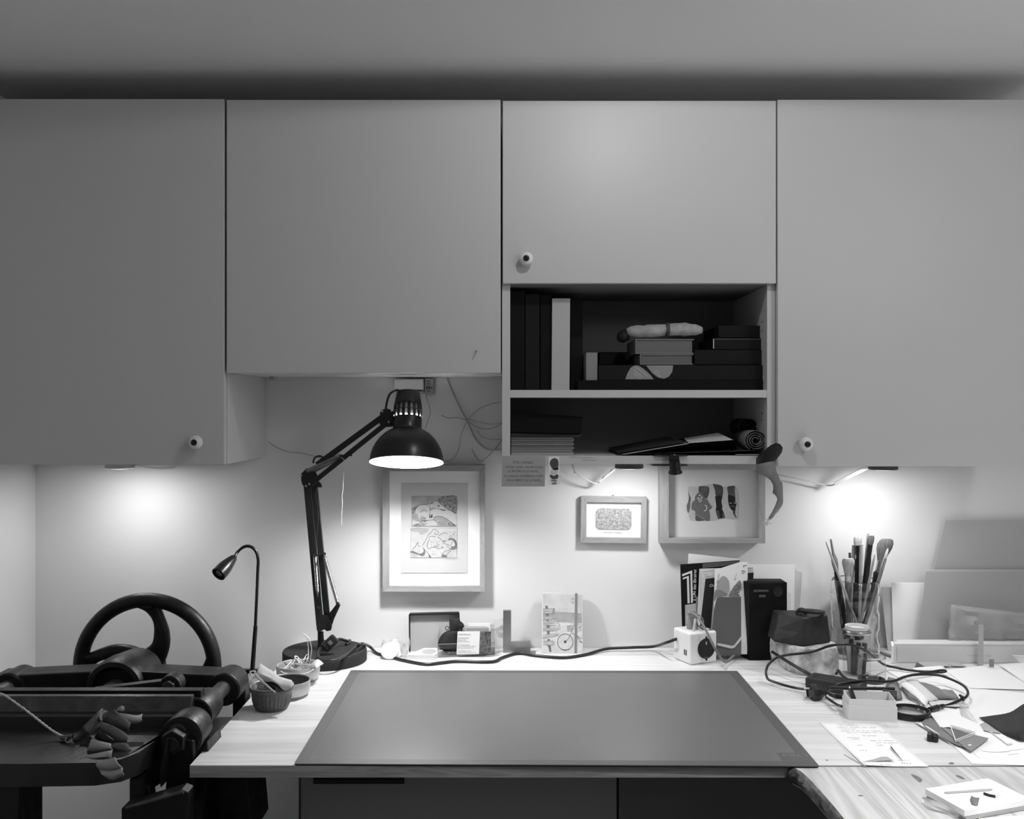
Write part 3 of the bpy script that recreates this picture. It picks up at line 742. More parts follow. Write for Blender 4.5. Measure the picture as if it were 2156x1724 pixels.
strokes9([[(470,1340),(500,1280),(560,1180),(600,1100),(650,1060)],[(650,1060),(690,1000),(760,1020),(800,1060),(770,1100),(720,1100),(730,1050)],[(620,1210),(600,1170),(650,1140),(740,1150)],[(620,1210),(580,1260),(570,1330),(600,1400),(660,1360),(760,1370),(820,1400)],
 [(770,1150),(840,1190),(870,1230),(960,1230),(880,1250),(930,1290),(1040,1330)],[(790,1130),(860,1090),(940,1065),(980,1100)],[(270,1440),(290,1380),(340,1330),(360,1280),(400,1270)],[(490,1380),(560,1450),(600,1500),(640,1560)],[(880,1500),(920,1440),(1010,1420),(1020,1380),(950,1330)],
 [(970,1520),(1000,1460),(1060,1430)],[(380,1270),(390,1330),(440,1340)],[(1040,1330),(1100,1220),(1150,1290),(1110,1350),(1040,1340)],[(700,1350),(760,1330),(800,1350)],[(840,1390),(880,1350),(900,1390)],[(930,1370),(970,1390)],[(660,1500),(710,1500)]],7,'ink')
strokes9([[(930,1600),(1000,1596),(1060,1603),(1160,1606)]],5,'inkl')

# 2: small landscape frame
f2,rt2=frame('framed_print',(1222.5,1045.5,1362,1143.5),(1235,1058,1350,1131.5),2.452,.014,'small pale wood frame with a rounded etching, under the open cabinet',.009,'paper',.7)
D2=2.4598
def P2(a,b,h=0):
    p=W(1200+a/10.78,1020+b/10.78,D2-h); return rt2(p)
def roundrect(x0,y0,x1,y1,r,k=6):
    out=[]
    for cx,cy,a0 in ((x1-r,y0+r,-PI/2),(x1-r,y1-r,0),(x0+r,y1-r,PI/2),(x0+r,y0+r,PI)):
        for i in range(k+1): a=a0+PI/2*i/k; out.append((cx+r*math.cos(a),cy+r*math.sin(a)))
    return out
M['etch3']=mat('fine_etching',.45,.8,spec=.1,noise=.45,nscale=180,detail=5)
MB().poly([P2(a,b) for a,b in roundrect(588,545,1400,1020,110)]).build('print',M['etch3'],f2)
b=MB()
for i in range(150):
    x=random.uniform(620,1370); y=random.triangular(580,1000,930)
    if abs(x-860)<60 and y<720: continue
    b.ink([(x,y),(x+random.uniform(-25,25),y+random.uniform(-16,16)),(x+random.uniform(-40,40),y+random.uniform(-24,24))],random.uniform(3,7),0,2,P=lambda a,c: P2(a,c,.0002))
for yy in range(700,940,34): b.ink([(1305,yy),(1380,yy+4)],4,0,0,P=lambda a,c: P2(a,c,.0002))
rrp=roundrect(588,545,1400,1020,110); b.ink(rrp+[rrp[0]],4,0,0,P=lambda a,c: P2(a,c,.0002))
b.build('drawn_lines',M['inkl'],f2)['kind']='stuff'
b=MB()
for i in range(34):
    x=random.triangular(700,1320,1000); y=random.uniform(800,990); b.ink([(x,y),(x+random.uniform(-22,22),y+random.uniform(-22,22))],9,0,0,P=lambda a,c: P2(a,c,.0003))
b.build('dark_lines',M['inkm'],f2)['kind']='stuff'
b=MB().text('Souvenirs Voyages',.0062,P2(770,1095,.0003),(1,0,-.012),(0,0,1),.25); b.ink([(1330,1075),(1360,1085),(1400,1075)],4,0,2,P=lambda a,c: P2(a,c,.0003)); b.ink([(590,1065),(620,1055)],4,0,2,P=lambda a,c: P2(a,c,.0003))
b.build('caption',M['inkl'],f2)
MB().torus(P2(975,255)+V(0,.006,0),.0022,.0006,RX(PI/2),16,6).build('hanging_loop',M['steel'],f2,smooth=60)

# 3: deep landscape frame
f3,rt3=frame('framed_print',(1391,977,1611.5,1144),(1408.5,989,1597.5,1133),2.425,.044,'deep pale wood frame with dark torn stripes and two figures, right of the small frame',.026,'paper2')
D3=2.4505
def P3(a,b,h=0): return W(1400+a/9.8,990+b/9.8,D3-h)
def b3(polys,m,h=.0001,k=3,name='print'):
    b=MB()
    for p in polys: b.blot(p,0,k,P=lambda x,y:P3(x,y,h))
    o=b.build(name,M[m],f3)
    if len(polys)>1: o['kind']='stuff'
    return o
M['wash']=mat('grey_wash',.10,.8,spec=.05,noise=.35,nscale=60); M['wash2']=mat('pale_wash',.50,.8,spec=.05,noise=.08,nscale=30)
b3([[(480,350),(690,340),(720,320),(1000,290),(1190,340),(1290,330),(1480,350),(1520,600),(1510,980),(1440,1010),(1250,990),(1080,1020),(940,1040),(560,1035),(510,990),(490,880),(540,600)]],'wash2',.0001)
b3([[(700,340),(720,330),(890,335),(915,430),(890,540),(860,590),(800,560),(700,450)],[(990,290),(1030,285),(1190,335),(1185,540),(1120,545),(1050,530),(1035,420)],[(1290,345),(1380,320),(1450,330),(1440,400),(1450,560),(1400,560),(1310,520),(1295,440)],
    [(472,400),(490,470),(535,590),(510,660),(480,660),(495,560)],[(640,930),(780,990),(800,1035),(645,1040)],[(1050,830),(1110,830),(1150,930),(1140,985),(1095,1000)],[(1160,850),(1215,880),(1240,975),(1190,980)],[(1400,830),(1450,830),(1450,900),(1480,970),(1460,978),(1410,900)],[(460,780),(490,870),(470,860)]],'wash',.0002)
b3([[(720,450),(790,510),(800,550),(860,600),(890,610),(900,660),(975,760),(940,805),(910,830),(930,900),(925,1035),(820,1030),(790,985),(620,920),(630,890),(610,830),(560,820),(548,770),(560,660),(620,610),(615,570),(650,500)],
    [(480,660),(520,650),(518,780),(490,870),(465,860),(448,740)]],'inkm',.00025)
b3([[(1050,535),(1180,530),(1165,640),(1185,740),(1180,800),(1215,880),(1190,900),(1190,980),(1140,985),(1110,830),(1045,830),(1060,750),(1040,580)],[(1305,510),(1370,520),(1450,560),(1450,650),(1480,680),(1460,760),(1450,830),(1400,830),(1360,800),(1310,680)]],'ink',.0003)
M['whiteink']=mat('white_ink',.7,.8,spec=.05)
b=MB()
for (x,y,r) in ((717,518,15),(683,577,17),(758,560,16)): b.blot([(x+r*math.cos(i),y+r*math.sin(i)) for i in (0,1,2,3,4,5)],0,2,P=lambda x,y:P3(x,y,.0004))
b.ink([(727,585),(752,610),(745,640),(725,648),(703,632),(703,605),(727,585)],12,0,3,P=lambda x,y:P3(x,y,.0004))
b.ink([(820,715),(858,740),(862,790),(830,835),(805,830)],16,0,3,P=lambda x,y:P3(x,y,.0004))
for l in ([(1330,672),(1375,682)],[(1425,672),(1468,684)]): b.ink(l,16,0,0,P=lambda x,y:P3(x,y,.0004))
for l in ([(1365,742),(1430,740)],[(730,710),(745,725)],[(630,905),(780,990)],[(570,670),(600,650)]): b.ink(l,5,0,0,P=lambda x,y:P3(x,y,.0004))
b.build('white_marks',M['whiteink'],f3)['kind']='stuff'

# ---------------------------------------------------------------- notes and lamp under the open cabinet
DN=2.1375
t=thing('note_card',W(1102,1023,DN),'square handwritten card hanging from the left end of the open cabinet','card')
MB().prism([W(1057.5,960,DN),W(1148.5,960,DN),W(1147,1024,DN),W(1056,1024,DN)],(0,.0006,0)).build('card',M['paperg'],t)
tx=MB()
for s_,x,y,sz,ww_ in (('\u00caTRE  CAPABLE',1080,976,.0075,1.05),("D'\u00caTRE  DANS  L'INCERTITUDE,",1064.5,985.5,.0065,1),('LE  MYST\u00c8RE  ET  LE  DOUTE',1070,994,.0065,1),("EN  OUBLIANT  L'EXASP\u00c9RANTE  QU\u00caTE",1061.5,1004,.0058,1),('DE  LA  V\u00c9RIT\u00c9  ET  DE  LA  RAISON',1068,1013,.0061,1)):
    vs,fs=glyphs(s_); wdt=max(v[0] for v in vs); tgt={976:42,985.5:79,994:63,1004:82,1013:70}[y]*DN/F
    tx.text(s_,sz,W(x,y,DN-.0004),(1,0,0),(0,0,1),.08,tgt/(wdt*sz),.03)
tx.build('handwriting',M['inkm'],t)
t=thing('swatch_strip',W(1166,1021,DN),'narrow paper strip with five dark paint blobs, beside the handwritten card','paper')
z4=lambda a,b:(1040+a/6.7375,930+b/6.738)
MB().prism([W(*z4(772,212),DN),W(*z4(925,205),DN),W(*z4(932,612),DN),W(*z4(778,610),DN)],(0,.0005,0)).build('strip',M['paper'],t)
for poly_,m_ in (([(800,270),(850,232),(905,255),(915,340),(880,385),(830,380),(795,320)],'dark'),([(825,390),(870,380),(910,365),(912,392),(870,402)],'ink'),([(805,415),(900,410),(890,450),(850,462),(808,450)],'paper2'),([(790,475),(820,468),(850,485),(890,462),(912,475),(908,515),(860,530),(815,520)],'dark'),([(808,545),(850,535),(895,545),(880,562),(825,562)],'mid'),([(822,585),(885,572),(880,600),(830,604)],'mid')):
    MB().blot(poly_,0,4,P=lambda a,b:W(*z4(a,b),DN-.0004)).build('paint_blob',M[m_],t)
for (x0,x1,y0,y1,l,m_) in ((1149,1189,960.5,975.5,'pale blank paper slip on the cabinet edge behind the paint blob strip','paperg'),(1191,1292,960.5,977.5,'long white note with faint writing taped along the open cabinet bottom edge','paper'),(1293,1339,961,977,'short pale card on the cabinet bottom edge, right of the long white note','paper2')):
    t=thing('edge_label',W((x0+x1)/2,y1,2.139),l,'label')
    MB().prism([W(x0,y0,2.1395),W(x1,y0,2.1395),W(x1,y1,2.1395),W(x0,y1-.7,2.1395)],(0,.0008,0)).build('paper',M[m_],t)
    if x1==1292:
        tx=MB(); tx.text('LE TEMPS   est notre meilleure',.0042,W(1198,964,2.139),(1,0,-.02),(0,0,1),.2); tx.text('matiere premiere',.0042,W(1226,970,2.139),(1,0,.0),(0,0,1),.2)
        tx.build('handwriting',M['inkl'],t)
# clip spotlight
t=thing('clip_spotlight',W(1420,996,2.13),'small black clip-on spotlight gripping the bottom board of the open cabinet','lamp')
a=W(1377,958.5,2.131); b=W(1448,961.5,2.131); MB().box(a.x,b.x,a.y,a.y+.05,1.2522,1.2548).build('clip_arm',M['black'],t,bev=.0005)
MB().box(a.x-.003,b.x,a.y,a.y+.05,1.2305,1.2328).build('clip_arm',M['black'],t,bev=.0005)
s=MB(); p0=W(1420,960,2.118); 
s.box(p0.x-.011,p0.x+.011,p0.y,p0.y+.008,1.2325,1.2560); s.build('clip_body',M['blackm'],t,bev=.002)
hd=Matrix.Rotation(math.radians(14),3,'X')@RY(math.radians(-6)); pc=W(1421,980,2.112)
MB().lathe([(0,.012),(.011,.011),(.0122,.004),(.0122,-.010),(.0150,-.0135),(.0152,-.0165),(.0128,-.0168),(.0118,-.014),(0,-.014)],32,pc,hd).build('lamp_head',M['blackm'],t,smooth=40)
MB().lathe([(0,-.0142),(.0115,-.0142),(.0115,-.0150),(0,-.0150)],24,pc,hd).build('lens',M['steel'],t,smooth=40)
MB().cyl(p0+V(0,.004,.003),p0+V(0,-.003,.003),.0016,n=12).build('rivet',M['steel'],t,smooth=40)
# ---------------------------------------------------------------- things in the open cabinet
ZU, ZL = 1.3967, 1.252
def boxpx(x0,x1,y0,y1,D,depth,name,label,cat,m,group=None,zfloor=None,ztop=None,bev=.001,parent=None):
    a=W(x0,y0,D); b=W(x1,y1,D); z0=b.z if zfloor is None else zfloor; z1=a.z if ztop is None else ztop
    o=MB().box(a.x,b.x,a.y,a.y+depth,z0,z1).build(name,M[m],parent,bev=bev)
    if label: tag(o,label,cat,group)
    return o
G_='books and boxes on the open shelves'
def binder(x0,x1,ytop,label,m,D=2.175,name='binder'):
    a=W(x0,ytop,D); b=W(x1,0,D)
    t=thing(name,((a.x+b.x)/2,a.y,ZU),label,'binder' if name=='binder' else 'book','black binders on the upper shelf')
    MB().box(a.x,b.x,a.y,a.y+.22,ZU,a.z).build('spine',M[m],t,bev=.0012)
binder(1075,1104.5,612,'black binder against the left side of the upper shelf','book2')
binder(1106,1136,619,'second black binder from the left on the upper shelf','book')
binder(1138,1161,621,'narrow black binder just left of the pale grey slipcase','book2')
# pale slipcase
a=W(1162.5,628,2.168); b=W(1200.5,628,2.168); x0b=W(1161,820,2.168).x; x1b=W(1199,820,2.168).x
t=thing('slipcase',((x0b+x1b)/2,a.y,ZU),'tall pale grey slipcase standing among the black binders','slipcase')
MB().add([(x0b,a.y,ZU),(x1b,a.y,ZU),(b.x,a.y,a.z),(a.x,a.y,a.z),(x0b,a.y+.2,ZU),(x1b,a.y+.2,ZU),(b.x,a.y+.2,a.z),(a.x,a.y+.2,a.z)],[(0,1,2,3),(7,6,5,4),(0,4,5,1),(1,5,6,2),(2,6,7,3),(3,7,4,0)]).build('case',M['slip'],t,bev=.001)
boxpx(1201.5,1227,630,797,2.26,.17,'book','black book standing behind and right of the pale slipcase','book','book',zfloor=ZU)
# flat boxes
boxpx(1217,1613,800.5,820,2.172,.24,'flat_box','thin black flat box lying on the upper shelf, lowest of the pile','box','book2',zfloor=ZU+.0002)
t=thing('portfolio_box',W(1437,798,2.176),'long dark box with two grey rounded shapes printed on its front','box')
a=W(1260,768.5,2.176); b=W(1613,799.2,2.176); MB().box(a.x,b.x,a.y,a.y+.22,ZU+.0225,a.z).build('case',M['book'],t,bev=.001)
z7=lambda x,y:(1040+x/3.4774,560+y/3.477)
sh1=[(962,829),(975,790),(1000,745),(1030,727),(1060,730),(1100,755),(1140,790),(1170,829)]
sh2=[(1113,727),(1312,727),(1305,775),(1280,810),(1245,825),(1200,815),(1160,785)]
for s_ in (sh1,sh2):
    MB().poly([W(*z7(*p),2.1755) for p in s_]).build('printed_shape',M['mid'] if 0 else mat('label_grey',.30,.8),t)
tx=MB(); dr=(math.cos(-.65),0,math.sin(-.65)); up=(math.sin(.65),0,math.cos(.65))
tx.text('GRAPHIC DESIGN',.0042,W(*z7(1040,745),2.175),dr,up); tx.text('TYPOGRAPHY',.0042,W(*z7(1018,765),2.175),dr,up); tx.text('BINDINGS',.0042,W(*z7(1020,790),2.175),dr,up)
tx.text('BOX',.0042,W(*z7(1183,765),2.175),dr,up); tx.text('CREATION',.0038,W(*z7(1170,775),2.175),dr,up)
tx.build('lettering',M['paper2'],t)
boxpx(1234,1258,742,798,2.180,.12,'book','small grey book standing on the thin black flat box','book','mid',zfloor=ZU+.0223)
boxpx(1262,1341,741,767,2.30,.10,'book','dark book lying behind the small grey standing book','book','book')
M['clam']=mat('clamshell_cloth',.24,.7); M['tray']=mat('clamshell_tray',.15,.7)
def case2(x0,x1,y0,y1,label,D=2.19,left=True):
    a=W(x0,y0,D); b=W(x1,y1,D)
    t=thing('clamshell_box',((a.x+b.x)/2,a.y,b.z),label,'box','grey clamshell boxes stacked on the upper shelf')
    th=.0022
    MB().box(a.x,b.x,a.y,a.y+.16,b.z,b.z+th).build('lower_cover',M['clam'],t,bev=.0004)
    MB().box(a.x,b.x+.001,a.y,a.y+.16,a.z-th,a.z).build('upper_cover',M['clam'],t,bev=.0004)
    MB().box(a.x,a.x+th,a.y+.0,a.y+.16,b.z+th,a.z-th).build('spine',M['clam'],t,bev=.0004)
    MB().box(a.x+th+.0008,b.x-.003,a.y+.003,a.y+.155,b.z+th,a.z-th).build('tray',M['tray'],t)
zt=W(0,768.5,2.176).z
case2(1347.5,1460,745.5,767.6,'lower grey clamshell box under the rolled fleece')
case2(1338,1460.5,713.8,744.6,'upper grey clamshell box directly under the rolled fleece')
def dbox(x0,x1,y0,y1,label,D,slit=False):
    a=W(x0,y0,D); b=W(x1,y1,D)
    t=thing('dark_box',((a.x+b.x)/2,a.y,b.z),label,'box','dark boxes stacked at the right of the upper shelf')
    MB().box(a.x,b.x,a.y,a.y+.17,b.z,a.z).build('case',M['book'],t,bev=.0008)
    if slit:
        MB().box(a.x+.0006,a.x+.0022,a.y-.0006,a.y+.001,b.z+.002,a.z-.002).build('pale_edge',M['paper2'],t)
        MB().box(a.x+.0022,b.x-.004,a.y-.0005,a.y+.001,a.z-.003,a.z-.0024).build('pale_edge',M['mid'],t)
dbox(1463,1613,736.5,767.3,'lowest dark box of the stack at the right of the upper shelf',2.185)
dbox(1501,1613,711.5,735.6,'middle dark box with a pale line at its left edge',2.19,True)
dbox(1513,1612,685.5,710.6,'topmost dark box of the stack at the right of the upper shelf',2.20)
# rolled fleece with a strap
M['fleece']=mat('cream_fleece',.42,.95,noise=.2,nscale=60,bump=1.0,bscale=220,sheen=.6)
t=thing('rolled_fleece',W(1400,713,2.21),'rolled pale fleece tied with a dark strap, on the grey clamshell boxes','fleece')
secs=[]; cc=2.205
n=22
for i in range(n+1):
    u=i/n; px=1320+(1478-1320)*u; py=697-3*u+1.5*math.sin(u*7)
    r=.0145*(1-abs(2*u-1)**7*.55)*(1+.05*math.sin(i*2.3)); 
    if abs(u-.53)<.04: r*=.90
    c=W(px,py,cc)
    secs.append([c+V(0,1.5*r*math.cos(a)*(1+.06*math.sin(3*a+i)),r*math.sin(a)*(1+.06*math.cos(2*a+i*1.3))) for a in [2*PI*k/18 for k in range(18)]])
MB().loft(secs).build('roll',M['fleece'],t,smooth=180)
q=W(1404,694,cc); MB().lathe([(.0148,-.004),(.0150,.004)],28,q,RY(PI/2)@Matrix.Diagonal((1,1.5,1)).to_3x3()).build('strap',M['dark'],t,smooth=60,sol=.0015)
secs=[]
for i in range(9):
    u=i/8; c=W(1300+24*u,709-3*u,cc+.02); r=.004+.011*math.sin(PI*min(u+.15,1)*.75)
    secs.append([c+V(0,1.6*r*math.cos(a),r*math.sin(a)) for a in [2*PI*k/14 for k in range(14)]])
lab(MB().loft(secs).build('flap',M['leatherd'],t,smooth=180),'dark folded end of the roll')
# ---- lower shelf
gp='sheets and notebooks stacked at the left of the lower shelf'
ys=[957,952.6,949.5,945.5,941.5,937.5,933,928.5,924.2,920.8]; zl=[W(0,y,2.175).z for y in ys]; zl[0]=ZL+.0002
lb_=['lowest','second lowest','third from the bottom','fourth from the bottom','fifth from the bottom','sixth from the bottom','seventh from the bottom','eighth from the bottom','topmost thin']
for i in range(9):
    x1=W(1207+random.uniform(-2,2.5),0,2.175).x; x0=.0012
    m_=[ 'paperg','clam','paperg','clam','tray','clam','tray','clam','tray'][i]  # darker covers put the shadow inside the shelf into the colour
    o=MB().box(x0,x1,2.175+CY+random.uniform(-.002,.003),2.175+CY+.2,zl[i]+.0002,zl[i+1]-.0002).build('notebook',M[m_],bev=.0004)
    tag(o,lb_[i]+' grey notebook of the stack at the left of the lower shelf','notebook',gp)
def tilt_box(x0,x1,yt0,yt1,yb0,yb1,D,dep,name,label,cat,m):
    y=D+CY; A=[W(x0,yb0,D),W(x1,yb1,D),W(x1+2,yt1,D),W(x0,yt0,D)]
    for k in (0,3): A[k].x=max(A[k].x,.0012)
    o=MB().prism(A,(0,dep,0)).build(name,M[m],bev=.0008); tag(o,label,cat); return o
tilt_box(1074,1221,911,914.5,919.8,920.2,2.19,.18,'book','thin dark grey book between the black box and the notebook stack','book','dark')
t=thing('black_box',W(1150,914,2.18),'black box tilted on top of the notebook stack, lower shelf','box')
A=[W(1074,909.7,2.18),W(1224,913.6,2.18),W(1226.5,880,2.18),W(1074,869,2.18)]
for k in (0,3): A[k].x=.0012
MB().prism(A,(0,.17,0)).build('case',M['book2'],t,bev=.001)
q=[W(1074,869.3,2.179),W(1228.5,880.3,2.179),W(1228.5,877.8,2.179),W(1074,866.8,2.179)]
for k in (0,3): q[k].x=.0012
MB().prism(q,(0,.172,0)).build('lid',M['book2'],t,bev=.0006)
# folders fanned out
def fold(c,label,m,name='folder',th=.0012):
    o=MB().prism(c,(0,0,th)).build(name,M[m],bev=.0003); return tag(o,label,'folder' if name=='folder' else 'paper')
def fan(pl,label,m,name='folder',th=.0012):
    return fold([W(x,y,D) for x,y,D in pl],label,m,name,th)
M['folderd']=mat('dark_folder',.035,.6)
fan([(1300,957.2,2.155),(1590,949,2.155),(1560,925,2.36),(1280,948,2.40)],'dark folder lying lowest under the fanned papers on the lower shelf','folderd')
fan([(1330,957.0,2.150),(1548,926,2.150),(1500,915,2.34),(1285,945,2.42)],'black folder slanting up to the right, middle of the fanned papers','book2')
fan([(1312,957.3,2.145),(1451,934.5,2.145),(1420,922,2.3),(1282,946,2.36)],'pale edged grey folder in front of the fanned papers','paperg',th=.0008)
fan([(1303,953.5,2.16),(1445,930.5,2.16),(1405,919,2.32),(1280,943,2.40)],'topmost dark folder of the fanned papers','folderd',th=.0008)
fan([(1450,933,2.140),(1543,926,2.140),(1512,911.5,2.27),(1440,923,2.27)],'torn pale paper lying on top of the fanned folders','paper2','paper',.0006)
# rolls of leather
def spiral(cx,cy,D,r0,r1,turns,length,name,label,m,a0=0,ydir=(0,1,0)):
    c=W(cx,cy,D); L=[];R_=[]; n=int(turns*26)
    for i in range(n+1):
        t=i/n; a=a0+2*PI*turns*t; r=r0+(r1-r0)*t; p=c+V(r*math.cos(a),0,r*math.sin(a)*.92); L.append(p); R_.append(p+V(*ydir)*length)
    o=MB().grid([L,R_]).build(name,M[m],smooth=80,sol=.0012); return tag(o,label,'leather roll','rolls of leather at the right of the lower shelf')
M['suede']=mat('grey_suede',.16,.85,noise=.12,nscale=30)
spiral(1592,927,2.155,.006,.0255,3.6,.12,'leather_roll','largest grey leather roll showing its spiral end on the lower shelf','suede',.4)
spiral(1577,899,2.23,.006,.0230,2.5,.10,'leather_roll','dark leather roll lying behind and above the largest roll','leatherd',1.2)
spiral(1533,942,2.17,.008,.0195,2.2,.15,'leather_roll','black leather roll lying flat between the folders and the largest roll','book2',.2,( .25,.97,0))
fan([(1548,957.8,2.145),(1608,958.0,2.145),(1600,953,2.25),(1560,953,2.25)],'pale leather offcut lying at the shelf edge under the largest roll','paperg','paper',.0010)
# hanging leather strip
t=thing('leather_strip',W(1620,1110,2.10),'long grey leather strip curling over the shelf edge and hanging down with a torn end','leather')
z5=lambda a,b:(1560+a/3.617,860+b/3.617)
def Z5(a,b,D): return W(*z5(a,b),D)
# shelf to curl: rising curl
top=[((60,372),(80,366),2.20),((118,372),(140,352),2.15),((116,395),(180,318),2.12),((116,412),(228,280),2.10),((117,426),(268,262),2.085),((140,424),(300,272),2.07),((170,417),(318,296),2.06),((205,409),(312,330),2.052),((235,402),(290,362),2.050),((258,398),(268,388),2.050)]
rowA=[Z5(*a,D) for a,b,D in top]; rowB=[Z5(*b,D) for a,b,D in top]
MB().grid([rowA,[ (p+q)/2+V(0,.003,0) for p,q in zip(rowA,rowB)],rowB]).build('curl',M['leatherd'],t,smooth=80,sol=.001)
st=[((114,428),(258,396),2.052),((118,455),(262,430),2.058),((126,485),(266,462),2.064),((145,505),(270,480),2.068),((160,506),(285,505),2.075),((195,520),(297,545),2.085),((225,545),(315,565),2.09),((244,580),(318,600),2.092),((246,610),(319,640),2.094),((240,642),(320,680),2.096),((266,662),(321,700),2.098),((278,690),(318,725),2.10),((266,725),(306,745),2.10),((250,760),(285,782),2.102),((232,795),(262,805),2.103),((216,820),(240,832),2.104),((203,848),(212,852),2.105)]
rows=[]
for (a,b,D) in st: rows.append([Z5(*a,D),(Z5(*a,D)+Z5(*b,D))/2+V(0,-.002,0),Z5(*b,D)])
M['leatherm']=mat('mid_grey_leather',.24,.75,noise=.1,nscale=25)
MB().grid(rows).build('hanging_strip',M['leatherm'],t,smooth=60,sol=.0012)
b=MB()
for i in range(16):
    a=Z5(random.uniform(180,215),random.uniform(845,895),2.10); b.tube([a,a+V(random.uniform(-.006,.006),random.uniform(-.003,.003),random.uniform(-.005,.004)),a+V(random.uniform(-.008,.008),0,random.uniform(-.006,.006))],.0006,4)
for i in range(22):
    u=random.random(); a=Z5(310-60*u,735+75*u,2.10); b.tube([a,a+V(random.uniform(0,.004),0,random.uniform(-.004,.001))],.0005,4)
lab(b.build('frayed_end',M['paper2'],t),'pale frayed fibres')['kind']='stuff'
# ---------------------------------------------------------------- bowls at the left
def flutes(a,r,z): 
    return 1+.075*(1-abs(math.cos(a*15))**.6) if .006<z<.034 else 1
t=thing('ramekin',G(571,1496),'fluted grey ceramic ramekin holding a folded paper packet, nearest bowl on the desk','bowl')
c=G(572,1490.5); c.z=DT
s=1.0
MB().lathe([(0,0),(.030,0),(.0325,.002),(.0345,.010),(.0375,.022),(.0395,.034),(.0400,.0355),(.0425,.0362),(.0437,.0385),(.0443,.044),(.0440,.0465),(.0425,.0475),(.0405,.0468),(.0392,.043),(.0370,.032),(.034,.012),(.030,.006),(0,.005)],192,c,fr=flutes).build('dish',M['ceram'],t,smooth=50)
MB().lathe([(.0441,.0452),(.0438,.0470),(.0425,.0479),(.0408,.0470),(.0402,.0458),(.0425,.0468)],96,c,closed=True).build('rim',mat('pale_glaze_rim',.42,.3),t,smooth=60)
zb=lambda x,y:(510+x/11.978,1380+y/11.979)
def Pb(x,y,D): return W(*zb(x,y),D)
pk=thing('paper_packet',Pb(700,900,1.95),'crumpled white paper bag folded over a black strip, stuck in the fluted ramekin','paper')
rows=[[Pb(455,195,1.97),Pb(600,290,1.965),Pb(740,370,1.96),Pb(830,440,1.955),Pb(900,510,1.95),Pb(1060,570,1.95),Pb(1250,620,1.95)],
      [Pb(410,300,1.96),Pb(560,390,1.953),Pb(700,460,1.95),Pb(820,530,1.945),Pb(940,590,1.94),Pb(1080,640,1.94),Pb(1268,690,1.945)],
      [Pb(380,380,1.95),Pb(520,480,1.94),Pb(660,540,1.937),Pb(800,590,1.932),Pb(930,670,1.932),Pb(1080,730,1.935),Pb(1262,760,1.94)],
      [Pb(362,450,1.945),Pb(470,570,1.935),Pb(600,652,1.93),Pb(760,658,1.925),Pb(900,730,1.925),Pb(1060,880,1.93),Pb(1250,810,1.935)]]
rows=[[p for p in catmull(r,3)] for r in rows]
MB().grid(rows).build('folded_paper',M['card'],pk,smooth=35,sol=.0006)
rows=[[Pb(300,420,1.945),Pb(350,560,1.94),Pb(500,680,1.935),Pb(680,830,1.93),Pb(800,935,1.93)],[Pb(360,460,1.94),Pb(420,550,1.935),Pb(560,660,1.93),Pb(700,790,1.925),Pb(850,930,1.928)]]
MB().grid([catmull(r,3) for r in rows]).build('paper_edge',M['paper'],pk,smooth=50,sol=.0005)
rows=[[Pb(520,640,1.938),Pb(640,650,1.935),Pb(780,660,1.932),Pb(900,740,1.932),Pb(1070,890,1.935)],[Pb(560,710,1.936),Pb(640,790,1.932),Pb(740,860,1.932),Pb(860,910,1.932),Pb(960,905,1.932)]]
lab(MB().grid([catmull(r,3) for r in rows]).build('black_strip',M['black'],pk,smooth=60,sol=.001),'black glossy strip')
lab(MB().prism([Pb(345,880,1.934),Pb(400,655,1.937),Pb(740,920,1.932),Pb(700,945,1.932),Pb(350,925,1.933)],(0,.001,0)).build('printed_wrapper',M['mid'],pk),'grey printed wrapper')
b=MB()
for x,y in ((495,790),(575,850),(630,900)): b.torus(Pb(x,y,1.9325),.0026,.0007,RX(PI/2),16,5)
b.build('printed_ring',M['paperg'],pk)
rows=[[Pb(180,400,1.95),Pb(170,560,1.95),Pb(175,760,1.945),Pb(330,880,1.94)],[Pb(230,400,1.955),Pb(250,600,1.955),Pb(330,700,1.95),Pb(400,860,1.945)]]
MB().grid([catmull(r,4) for r in rows]).build('plastic_liner',M['film'],pk,smooth=60,sol=.0004)
MB().tube(catmull([Pb(200,410,1.95),Pb(250,395,1.95),Pb(330,400,1.952),Pb(350,470,1.95),Pb(290,560,1.95),Pb(225,500,1.95)],5,True),.0013,6,closed=True).build('plastic_loop',M['paper2'],pk,smooth=60)

def dish(px,py,r,h,label,m):
    c=G(px,py); c.z=DT
    t=thing('dish',c,label,'bowl','round pale dishes on the desk')
    MB().lathe([(0,0),(r*.86,0),(r*.90,.002),(r*.96,.010),(r,.020),(r*1.0,h-.002),(r*.985,h),(r*.965,h-.001),(r*.955,h-.006),(r*.93,.010),(r*.85,.005),(0,.004)],72,c).build('body',m,t,smooth=50)
    MB().lathe([(r*.87,-.0),(r*.905,.0005),(r*.925,.0035),(r*.88,.0034)],72,c,closed=True).build('foot',M['mid'],t,smooth=40)
    return t,c
MC=mat('pale_metal_tin',.50,.33,metal=.35,noise=.15,nscale=30)
dish(605,1464,.0475,.034,'empty round pale dish with a dark inside, right behind the fluted ramekin',MC)
MB().lathe([(.0440,.0045),(.0445,.026),(.0450,.0318)],60,G(605,1464)).add([],[]).build('inner_glaze',mat('dark_glaze',.07,.35),bpy.data.objects['dish'],smooth=60)
MB().lathe([(0,.0048),(.0435,.0048)],60,G(605,1464)).build('inner_glaze',M['dark'],bpy.data.objects['dish'],smooth=60)
t3,c3_=dish(628,1430,.0480,.034,'round pale dish filled with paper clips and a rag, behind the empty dish',MC)
